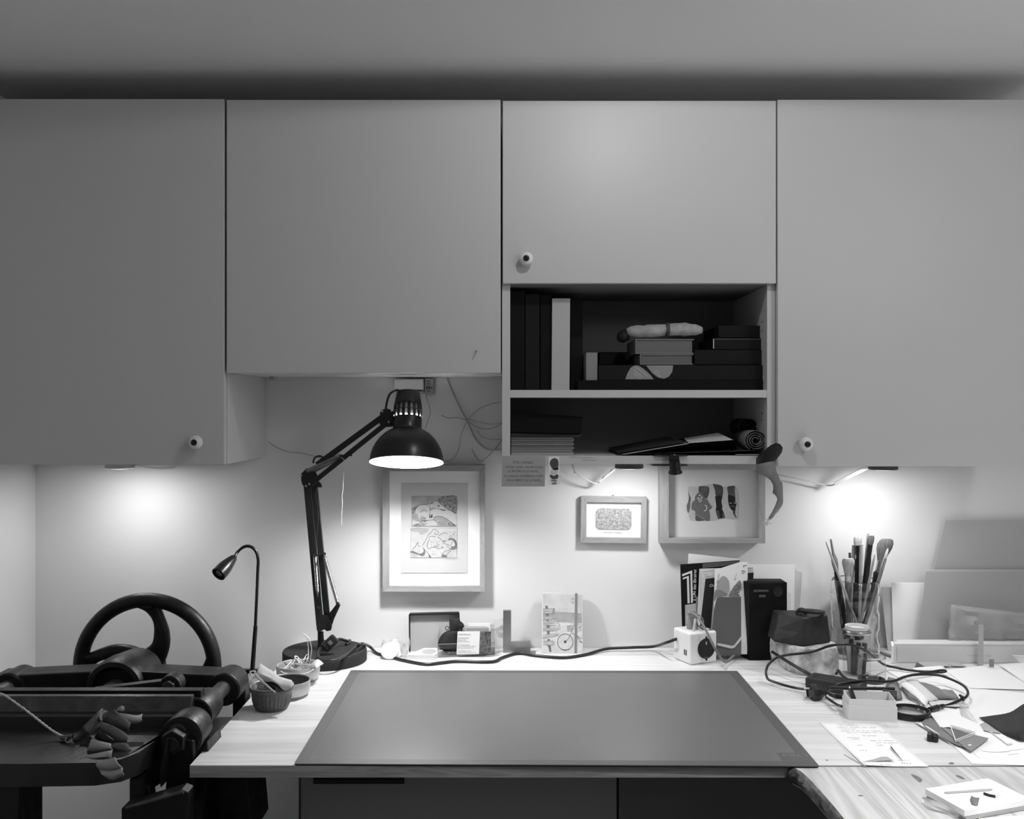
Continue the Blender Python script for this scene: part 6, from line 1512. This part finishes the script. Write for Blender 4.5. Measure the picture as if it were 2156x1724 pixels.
# translucent sheet
sheet('tracing_sheet',[Gs(1190,670,.006),Gs(1290,700,.008),Gs(1470,970,.003),Gs(1220,850,.003)],M['film'],'curled translucent tracing sheet left of the black leather','paper',None,bulge=.008)
flat('paper_sheet',[(780,805),(1150,765),(1225,850),(1470,960),(1600,1165),(1430,1120),(1040,1000),(930,1005)],.0050,'white paper with a wavy edge between the magnifier and the tag','paper','paper',grp=gp)
flat('leather_strip',[(672,930),(760,880),(800,880),(940,1000),(1110,1150),(1260,1275),(1150,1250),(900,1130),(760,1040),(690,985)],.0040,'dark grey curved leather strip between the magnifier and the grey tag','leather','leather',.0014,2)
sheet('paper_sheet',[Gs(580,930,.004),Gs(675,930,.004),Gs(1120,1262,.002),Gs(1090,1250,.001)],M['paper'],'narrow white paper edge curling along the dark leather strip','paper',gp,bulge=.003)
q_=flat('grey_tag',[(935,1003),(1598,1160),(1355,1342),(1255,1280)],.0058,'flat grey tag with a small hole lying under the clear triangle','tag','card' if 0 else 'mid',.0012)
b=MB().poly([Gs(1338+26*math.cos(a),1248+9*math.sin(a),.0072) for a in [2*PI*k/14 for k in range(14)]]).build('hole',M['paper'],q_)
# acrylic triangle
t=thing('acrylic_triangle',Gs(1200,1100,.0075),'small clear acrylic triangle lying on the grey tag','triangle')
Ta,Tb,Tc=Gs(1065,985,.0075),Gs(1420,1090,.0075),Gs(1140,1200,.0075)
ce=(Ta+Tb+Tc)/3; I_=[ce+(p-ce)*.72 for p in (Ta,Tb,Tc)]; O_=[Ta,Tb,Tc]
MB().prism(O_,(0,0,.003)).build('plate',M['acryl'],t)
b=MB()
for i in range(3): b.tube([O_[i]+V(0,0,.003),O_[(i+1)%3]+V(0,0,.003)],.0007,5).tube([O_[i],O_[(i+1)%3]],.0007,5)
b.build('edge',M['paper'],t)
# black leather sheet
rows=[[Gs(1470,866,.004),Gs(1650,840,.012),Gs(1900,795,.026),Gs(2095,675,.040),Gs(2300,600,.045)],
      [Gs(1600,950,.003),Gs(1760,930,.010),Gs(1950,900,.022),Gs(2150,830,.034),Gs(2350,780,.038)],
      [Gs(1740,1050,.003),Gs(1850,1040,.008),Gs(2000,1030,.014),Gs(2180,980,.022),Gs(2380,930,.026)],
      [Gs(1860,1120,.003),Gs(1950,1145,.005),Gs(2050,1178,.006),Gs(2200,1130,.012),Gs(2400,1080,.016)]]
tag(MB().grid([catmull(r,4) for r in rows]).build('leather_piece',M['leatherd'],smooth=60,sol=.0012),'black leather sheet with a raised curled corner at the right edge','leather')
sheet('leather_piece',[Gs(1390,1010,.003),Gs(1540,935,.003),Gs(1780,1085,.003),Gs(1640,1070,.003)],M['card'],'pale grey leather scrap sticking out under the black leather sheet','leather',None,bulge=.001,th=.0008)
b=MB().tube([Gs(1620,1060,.0025),Gs(1860,1240,.0025)],.0014,6).tube([Gs(1860,1243,.003),Gs(1925,1228,.003)],.0018,6)
tag(b.build('needle_tool',M['paper2'],smooth=40),'thin pale tool with a dark bent tip on the large white sheet','tool')
b=MB()
for l in ([(1500,1330),(1700,1350),(1900,1330),(2100,1300)],[(1870,1385),(1950,1375),(2030,1370)],[(1380,1350),(1480,1440)],[(1650,1350),(1900,1345)]): b.ink(l,5,0,3,P=lambda x,y:Gs(x,y,.0013))
b.build('pencil_line',M['inkl'],bpy.data.objects['paper_sheet.002'] if 'paper_sheet.002' in bpy.data.objects else None)
# black clover connector
kc=Gs(820,1190); kc.z=DT
t=thing('clover_connector',kc,'small black four-lobed connector lying alone on the bare desk wood','connector')
b=MB()
for a,h_ in ((.3,.010),(1.9,.012),(3.4,.011),(5.0,.009)): b.cyl(kc+V(.0050*math.cos(a),.0050*math.sin(a),0),kc+V(.0062*math.cos(a),.0062*math.sin(a),h_+.002),.0062,.0046,n=14)
b.build('lobe',M['black'],t,bev=.001)['kind']='stuff'

# handwritten note
zn=lambda x,y:(1700+x/8.29,1500+y/8.292)
def Gn(x,y,h=0): return G(*zn(x,y),h)
t=thing('handwritten_note',Gn(1200,550),'white paper covered in faint handwriting, lying in front of the tray box','paper')
TLn,TRn,BRn,BLn=Gn(200,168,.0008),Gn(1215,168,.0008),Gn(2115,940,.0008),Gn(985,940,.0008)
def nf_(u,v_): return .0022*max(0,(v_-.45))*max(0,1-u*2.2)*2+ .0
rows=[]
for i in range(13):
    v_=i/12; rows.append([TLn.lerp(BLn,v_).lerp(TRn.lerp(BRn,v_),j/10)+V(0,0,nf_(j/10,v_)) for j in range(11)])
MB().grid(rows).build('sheet',M['paper'],t,smooth=60,sol=.0004)
rows=[[Gn(500,490,.0004),Gn(560,530,.0005)],[Gn(720,730,.0004),Gn(800,740,.0006)],[Gn(860,860,.0004),Gn(985,870,.0006)],[Gn(980,940,.0004),Gn(1030,940,.0006)]]
MB().grid(rows).build('sheet_under',M['paper2'],t,sol=.0003)
un=(TRn-TLn).normalized(); 
def hw(s_,x,y,size,par,m='inkl',wx=1.0,tilt_=0):
    MBx=MB().text(s_,size,Gn(x,y,.0022),(1,tilt_,0),(0,1,0),.25,wx,.06); return MBx
tx=MB()
M['penink']=mat('faint_pen_ink',.22,.8,spec=.05)
def addt(st_,x,y,x2,size=.0085):
    vs,fs=glyphs(st_); o_=Gn(x,y,.0022 if y>700 else .0016); wd=(Gn(x2,y).x-o_.x)/(max(v[0] for v in vs)*size)
    tx.add([o_+V((a*wd+.2*b_)*size,(b_*.62+.08*math.sin(a*5))*size,0) for a,b_ in vs],fs)
for st_,x,y,x2 in (('papier  pour',520,205,800),('La  couverture',560,232,870),('reliure  souple  aux  plats',520,262,1190),('La  peau  est  collee',590,290,820),('passer  au  fer  et  la  tranche',590,322,1260),('fine  au  travers  des  nerfs',690,350,1370),('les  gardes',960,405,1190),('ouvrir',690,440,900),('a plat',770,465,880),('sans  le  dessin',1090,492,1480),('avec  du  papyrus',1200,530,1560),('coudre',1200,572,1310),('pli',880,575,940),('un',840,665,1020),('Mettre  les  gardes',1200,862,1500),('relie  demain',1570,835,1770),('le  soir',1270,915,1450),('fin',1640,885,1780)):
    addt(st_,x,y,x2)
tx.build('handwriting',M['penink'],t)
o=MB().prism([Gn(965,860,.0030),Gn(1140,820,.0030),Gn(1290,775,.0030),Gn(1385,772,.0030),Gn(1500,835,.0030),Gn(1230,848,.0030)],(0,0,.0004)).build('paper_scrap',M['card']); tag(o,'grey pointed paper scrap on the handwritten note','paper')
b=MB().tube([Gn(1460,600,.0042),Gn(1480,630,.0042),Gn(1660,840,.0032)],[.0011,.0012,.0004],8)
tag(b.build('needle',M['dark'],smooth=40),'dark awl needle lying on the handwritten note','needle')
b=MB().tube([Gn(640,728,.001),Gn(760,800,.001),Gn(920,890,.001)],.0006,6)
tag(b.build('thread',M['card'],smooth=40),'short grey thread on the wood left of the handwritten note','thread')

# ---------------------------------------------------------------- pad on the pine board
zk=lambda x,y:(1900+x/8.422,1600+y/8.419)
HB=-.0012
def Gk(x,y,h=0): return G(*zk(x,y),HB+h)
HP=.0165
t=thing('white_pad',Gk(1300,700),'thick white pad lying on the pine board with small leather pieces on it','pad')
c=[Gk(405,505,HP),Gk(1525,320,HP),Gk(2480,700,HP),Gk(1100,890,HP)]
cx=Gk(2330,640,HP)
c=[Gk(405,505,HP),Gk(1525,320,HP),Gk(1525,320,HP)+(Gk(1100,890,HP)-Gk(405,505,HP)),Gk(1100,890,HP)]
MB().prism(c,(0,0,-.0095)).build('pad',M['paper'],t,bev=.0004)
MB().prism([p-V(0,0,.0100)+V(.003,.001,0) for p in c],(0,0,-.0058)).build('lower_board',M['card'],t,bev=.0004)
def onp(pts,h,label,m,name='leather_piece',th=.0012):
    o=MB().prism([Gk(x,y,HP+h) for x,y in pts],(0,0,th)).build(name,M[m],bev=.0003); return tag(o,label,'leather')
onp([(735,583),(800,600),(1000,585),(1400,562),(1560,545),(1600,530),(1580,514),(1400,522),(1150,545),(900,562),(780,568)],.0003,'long thin grey leather sliver on the white pad','card')
q_=[[Gk(x,y,HP+h) for x,y,h in r] for r in ([(1215,640,.004),(1300,670,.0025),(1365,672,.004)],[(1205,700,.002),(1280,720,.0015),(1352,720,.002)],[(1225,780,.0008),(1280,805,.0008),(1335,805,.0008)])]
tag(MB().grid(q_).build('leather_piece',M['leather'],smooth=60,sol=.0012),'small curled grey leather scrap nearest the front of the white pad','leather')
o=MB().tube([Gk(1445,590,HP+.0022),Gk(1550,625,HP+.0022),Gk(1650,643,HP+.0022)],.0020,6).build('leather_piece',M['leatherd'],smooth=40); tag(o,'short black leather roll with a white thread on the white pad','leather')
b=MB().tube(catmull([Gk(1650,640,HP+.001),Gk(1700,628,HP+.001),Gk(1765,615,HP+.001)],3),.0004,4).tube(catmull([Gk(1650,645,HP+.001),Gk(1700,655,HP+.001),Gk(1745,660,HP+.001)],3),.0004,4)
b.build('thread',M['cord'],o)
rows=[[Gk(370,650,.0100),Gk(470,690,.0145),Gk(600,730,.014),Gk(760,800,.011),Gk(1000,960,.009)],[Gk(385,710,.005),Gk(480,760,.010),Gk(600,810,.010),Gk(800,900,.006),Gk(1010,1010,.003)],[Gk(385,755,.0008),Gk(500,810,.0015),Gk(640,870,.003),Gk(760,930,.0012),Gk(900,1020,.0008)]]
tag(MB().grid([catmull(r,4) for r in rows]).build('plastic_film',M['film'],smooth=40,sol=.0004),'crinkled clear plastic film lying along the left side of the white pad','film')
o=MB().prism([Gk(1350,1040,.0005),Gk(2500,960,.0005),Gk(2900,1200,.0005),Gk(1500,1200,.0005)],(0,0,.0006)).build('paper_sheet',M['paper']); tag(o,'white sheet on the pine board at the lower right corner in front of the pad','paper')
# ---------------------------------------------------------------- iron book press at the left
pr=thing('iron_press',V(-.80,-.55,0),'black cast iron screw press with a large curved-spoke handwheel, left of the desk','press')
IR,IL=M['iron'],M['ironl']
AX,AZ=-.802,.786
# handwheel at the back
t_y=2.15+CY
def wheel():
    w_=MB(); c=V(AX,t_y,AZ)
    secs=[]
    w_.torus(c,.1475,.0160,RX(PI/2),80,16)
    w_.build('wheel_rim',IR,pr,smooth=60)
    ol=[(-60,30),(-25,92),(25,135),(40,195),(35,265),(-5,320),(-70,352),(-50,385),(90,380),(80,345),(110,265),(130,195),(130,115),(105,35),(70,-30),(0,-40)]
    q=c2(ol,4,True); K=.0003796
    for k in range(4):
        a0=PI/2*k; secs=[]
        cxm=sum(p[0] for p in q)/len(q); cym=sum(p[1] for p in q)/len(q)
        # the outline is thinned towards front and back so that the spoke has a rounded section
        n_=len(q); nr=[]
        for i in range(n_):
            p0,p1=q[i-1],q[(i+1)%n_]; dx,dy=p1[0]-p0[0],p1[1]-p0[1]; l=math.hypot(dx,dy) or 1; nr.append((-dy/l,dx/l))
        ar=sum(q[i][0]*q[(i+1)%n_][1]-q[(i+1)%n_][0]*q[i][1] for i in range(n_)); sg=1 if ar>0 else -1
        for ins,y in ((16,-.0115),(6,-.0085),(0,0),(6,.0085),(16,.0115)):
            ring=[]
            for (px_,pz_),(nx_,nz_) in zip(q,nr):
                px_+=nx_*ins*sg; pz_+=nz_*ins*sg
                ring.append(c+V((px_*math.cos(a0)-pz_*math.sin(a0))*K,y,(px_*math.sin(a0)+pz_*math.cos(a0))*K))
            secs.append(ring)
        MB().loft(secs).build('spoke',IR,pr,smooth=60)
    MB().cyl(c+V(0,-.03,0),c+V(0,.03,0),.032,n=32).build('wheel_hub',IR,pr,bev=.003,seg=3)
wheel()
# screw shaft
MB().cyl(V(AX,1.86+CY,AZ),V(AX,t_y+.02,AZ),.021,n=28).build('screw_shaft',IL,pr,smooth=40)
# back yoke beam
D0,D1_=1.98,2.045
def Wz(px,py,D): return W(px,py,D)
xl,xr=-1.056,-.548
def zt(x): return .811+.013*max(0,1-abs(x-AX)/.26)
front=[V(xl,0,.775)]
prof=[]
n=20
for i in range(n+1):
    x=xl+(xr-.035-xl)*i/n; prof.append((x,zt(x)))
sec0=[V(x,D0+CY,z) for x,z in prof]+[V(xr-.035,D0+CY,.760),V(xl,D0+CY,.760)]
MB().prism(sec0,(0,D1_-D0,0)).build('yoke_beam',IR,pr,bev=.003,seg=2)
MB().box(xl+.03,xr-.05,D0+CY-.006,D0+CY+.002,.7835,.7885).build('beam_rib',IR,pr,bev=.001)
for sx in (-1,1):
    bx_=AX+sx*.2185
    MB().cyl(V(bx_,D0+CY-.003,.785),V(bx_,D1_+CY+.002,.785),.0340,n=40).build('beam_boss',IR,pr,bev=.003,seg=2)
    MB().cyl(V(bx_,D0+CY-.006,.785),V(bx_,D0+CY-.003,.785),.0315,n=36).build('boss_face',M['black'],pr)
    MB().cyl(V(bx_,1.70+CY,.789),V(bx_,D0+CY+.02,.789),.0158,n=28).build('guide_rod',IL,pr,smooth=40)
# centre hub of the yoke with its arch
MB().lathe([(.0470,-.012),(.0560,-.010),(.0600,.0),(.0600,.05),(.0585,.06),(.052,.125),(.046,.130),(.0,.130)],56,V(AX,D0+CY-.004,AZ+.002),RX(-PI/2)).build('yoke_hub',IR,pr,smooth=35)
MB().lathe([(.0470,-.0115),(.0465,.03),(0,.03)],48,V(AX,D0+CY-.004,AZ+.002),RX(-PI/2)).build('hub_bore',M['black'],pr,smooth=40)
MB().torus(V(AX,D0+CY-.010,AZ+.002),.0500,.0040,RX(PI/2),48,8).build('hub_collar',IL,pr,smooth=60)
# lever with its bolt
a=Wz(196,1460,1.875); b=Wz(363,1440,1.875)
MB().bar(a,b,.022,.022,up=(0,1,0)).build('lever',IR,pr,bev=.003,seg=3)
MB().cyl(b+V(0,-.016,0),b+V(0,.018,0),.0205,n=32).build('lever_eye',IR,pr,bev=.003,seg=3)
MB().cyl(b+V(0,-.026,0),b+V(0,-.015,0),.0130,.0120,n=6).build('lever_bolt',IL,pr,bev=.0015)
lab(MB().cyl(Wz(205,1470,1.87)+V(-.025,0,-.012),Wz(205,1470,1.87)+V(.02,0,-.012),.013,n=20).build('lever_pivot',IL,pr,smooth=40),'worn lever pivot')
# rear (moving) jaw and front jaw
MB().prism([V(-1.2,1.808+CY,.770),V(-1.2,1.808+CY,.8325),V(-1.2,1.83+CY,.8325),V(-1.2,1.842+CY,.770)],(.625,0,0)).build('rear_jaw',IR,pr,bev=.001)
x1=(402-1075)*1.778/2050
MB().prism([V(-1.2,1.774+CY,.8030),V(-1.2,1.7835+CY,.8295),V(-1.2,1.797+CY,.8295),V(-1.2,1.799+CY,.8030)],(x1+1.2,0,0)).build('front_jaw',mat('lit_jaw_iron',.075,.26,metal=.3,noise=.3,nscale=40,bump=.5,bscale=160),pr,bev=.001)  # paler iron puts the light on the sloping jaw face into its colour
MB().box(-1.2,(370-1075)*1.752/2050+.02,1.752+CY,1.850+CY,.735,.8028).build('jaw_base',mat('dark_painted_iron',.03,.5,bump=.2,bscale=60),pr,bev=.0015)
# front table casting
ol=[(-60,1608),(60,1608),(200,1605.5),(255,1598),(292,1584),(322,1563),(357,1534)]
tp=[G(x,y,.030) for x,y in ol]+[V(-.60,1.752+CY,.780),V(-1.2,1.752+CY,.780)]
tp=[V(-1.2,tp[0].y,.78)]+tp[1:]
tb_=mat('table_painted_iron',.030,.32,metal=.2,noise=.25,nscale=9,bump=.25,bscale=120,rvar=.12)
MB().prism(tp,(0,0,-.0375)).build('front_table',tb_,pr,bev=.0015)
# right hand bearing: housing, collars, sleeve
hx=-.5775
MB().lathe([(.0,0),(.030,0),(.0365,.002),(.0378,.006),(.0378,.045),(.036,.065),(.032,.070),(0,.080)],48,V(hx,1.705+CY,.779),RX(-PI/2)).build('bearing_housing',IR,pr,smooth=35)
MB().lathe([(.0300,-.001),(.0322,-.001),(.0322,.004),(.030,.004)],44,V(hx,1.705+CY,.779),RX(-PI/2),closed=True).build('bearing_ring',M['black'],pr,smooth=40)
MB().lathe([(.0,0),(.0295,0),(.0310,.003),(.0310,.062),(.0285,.085),(.022,.100),(.0165,.104),(0,.104)],44,V(AX+.2185,1.797+CY,.789),RX(-PI/2)).build('rod_sleeve',IR,pr,smooth=35)
MB().lathe([(.0315,0),(.0345,.001),(.0345,.004),(.0315,.005)],44,V(AX+.2185,1.792+CY,.789),RX(-PI/2),closed=True).build('sleeve_ring',M['black'],pr,smooth=40)
MB().cyl(V(-.583,1.676+CY,.779),V(-.583,1.704+CY,.779),.0225,.0235,n=6).build('hex_nut',IR,pr,bev=.002)
MB().cyl(V(-.583,1.670+CY,.779),V(-.583,1.676+CY,.779),.0125,n=20).build('bolt_end',M['black'],pr,bev=.001)
# lugs and ribs below the bearing
def pz(pts,D,dep,name,m=IR,bev=.002): return MB().prism([W(a,b,D) for a,b in pts],(0,dep,0)).build(name,m,pr,bev=bev)
pz([(352,1560),(346,1625),(338,1660),(334,1640),(342,1580)],1.66,.03,'bracket_web')
pz([(355,1575),(392,1575),(396,1700),(345,1700)],1.69,.05,'bracket_plate')
pz([(390,1556),(407,1560),(408,1690),(390,1700)],1.69,.03,'bracket_rib')
pz([(300,1590),(352,1545),(352,1640),(325,1658),(300,1650)],1.70,.06,'bracket_web')
pz([(405,1590),(436,1560),(440,1600),(424,1760),(405,1760)],1.72,.08,'bracket_plate')
# bed plate seen behind, right
MB().box(-.665,-.553,1.80+CY,2.06+CY,.690,.704).build('bed_plate',mat('bed_painted_iron',.09,.38,metal=.2,noise=.3,nscale=14,bump=.3,bscale=140),pr,bev=.001)
MB().box(-.580,-.553,2.03+CY,2.07+CY,.66,.775).build('rear_lug',IR,pr,bev=.003)
# stand
MB().box(-.895,-.807,1.60+CY,1.68+CY,0,.7425).build('leg',IR,pr,bev=.002)
MB().box(-1.195,-1.12,1.60+CY,1.68+CY,0,.7425).build('leg',IR,pr,bev=.002)
pz([(272,1640),(296,1640),(296,1800),(272,1800)],1.64,.04,'strut')
pz([(303,1655),(312,1655),(318,1700),(300,1712)],1.66,.03,'strut')
pz([(255,1702),(262,1697),(382,1662),(396,1668),(396,1760),(255,1760)],1.60,.03,'cross_rail')
MB().cyl(W(266,1700,1.595),W(386,1667,1.595),.0035,n=10).build('rail_lit_edge',IL,pr,smooth=40)  # paler bar stands in for the lit top edge of the rail
DS=1.78
pts=[W(400,1620,DS),W(520,1620,DS),W(532,1760,DS),W(440,1760,DS),W(392,1760,DS)]
MB().prism(pts,(0,.12,0)).build('side_frame',IR,pr,bev=.003)
MB().box(-.62,-.50,1.66+CY,1.90+CY,0,.60).build('leg',IR,pr,bev=.003)
# ---------------------------------------------------------------- leather straps and cord on the press
zf=lambda x,y:(x/7.183,1380+y/7.183)
def Zf(x,y,D): return W(*zf(x,y),D)
t=thing('leather_offcuts',Zf(1600,1500,1.65),'tangle of curled grey leather strips hanging over the front of the iron press','leather')
M['lthr']=mat('curled_grey_leather',.12,.7,noise=.2,nscale=20,bump=.2,bscale=160)
M['lthr2']=mat('brightened_grey_leather',.38,.7,noise=.2,nscale=20,bump=.2,bscale=160)  # paler copy makes up for the little light on front-facing strips
def rib(L,R,Ds,name='strip',m='lthr'):
    n_=len(L); a=[Zf(*p,d) for p,d in zip(L,Ds)]; b_=[Zf(*p,d) for p,d in zip(R,Ds)]
    return MB().grid([catmull(a,4),catmull([(p+q)/2+V(0,-.004,0) for p,q in zip(a,b_)],4),catmull(b_,4)]).build(name,M[m],t,smooth=60,sol=.0012)
rib([(1250,1080),(1500,830),(1560,800)],[(1340,1220),(1520,1050),(1500,920)],[1.70,1.72,1.73])
rib([(1500,920),(1530,840),(1600,830),(1650,850)],[(1540,1000),(1580,900),(1680,860),(1700,850)],[1.715,1.735,1.74,1.735])
rib([(1560,880),(1640,850),(1730,815)],[(1560,960),(1800,1080),(1950,1150)],[1.70,1.70,1.69])
rib([(1730,815),(1800,870),(1980,1020)],[(1560,960),(1700,1060),(1950,1150)],[1.70,1.69,1.685])
rib([(1760,810),(1830,760),(1880,775)],[(1800,850),(1860,850),(1890,800)],[1.73,1.735,1.74])
rib([(1800,870),(1900,880),(2060,905),(2155,880)],[(1860,960),(2000,1025),(2100,1015),(2150,985)],[1.72,1.715,1.715,1.72],m='lthr2')
rib([(1540,1000),(1700,1060),(1850,1140),(1955,1230)],[(1520,1120),(1680,1230),(1800,1320),(1920,1310)],[1.67,1.66,1.655,1.655])
rib([(1510,1110),(1640,1230),(1800,1310)],[(1430,1240),(1700,1380),(1900,1330)],[1.68,1.67,1.665],m='leatherd')
rib([(1690,1330),(1900,1320),(1985,1420)],[(1720,1420),(1800,1470),(1880,1480)],[1.645,1.645,1.645])
rib([(1380,1265),(1500,1290),(1680,1330)],[(1310,1490),(1500,1450),(1710,1430)],[1.64,1.635,1.635],m='lthr2')
rib([(1230,1530),(1400,1490),(1700,1430)],[(1240,1590),(1440,1580),(1690,1570)],[1.615,1.61,1.61],m='lthr2')
rib([(1440,1580),(1600,1570),(1740,1535)],[(1500,1724),(1680,1750),(1860,1700)],[1.575,1.572,1.572],m='lthr2')
rib([(1500,1724),(1680,1740),(1855,1700)],[(1590,1830),(1700,1880),(1880,1800)],[1.572,1.570,1.570],m='lthr2')
rib([(1210,1290),(1290,1240),(1360,1150)],[(1230,1480),(1330,1420),(1400,1260)],[1.67,1.675,1.68],m='leatherd')
rib([(1100,1180),(1180,1150),(1270,1080)],[(1130,1330),(1230,1300),(1350,1170)],[1.68,1.69,1.70],m='matte')
c=thing('cord',Zf(950,1230,1.66),'pale twisted cord running from the left edge to the leather tangle on the press','cord')
pts=[Zf(-300,420,1.80),Zf(0,570,1.745),Zf(100,620,1.735),Zf(300,760,1.72),Zf(500,910,1.71),Zf(650,1030,1.705),Zf(800,1140,1.70),Zf(920,1210,1.695),Zf(960,1222,1.69)]
q_=catmull(pts,10)
for s_ in (0,PI):
    tw=[]
    for i,p in enumerate(q_):
        a=i*.9+s_; tw.append(p+V(0,.0010*math.cos(a),.0010*math.sin(a)))
    MB().tube(tw,.0014,6).build('strand',M['cord'],c,smooth=60)
MB().tube([Zf(930,1240,1.69),Zf(1010,1250,1.685),Zf(1085,1215,1.68)],[.004,.005,.003],8).build('knot',M['dark'],c,smooth=60)
MB().torus(Zf(1045,1262,1.68),.0060,.0010,RX(PI/2-.4),16,6).build('split_ring',M['steel'],c,smooth=60)
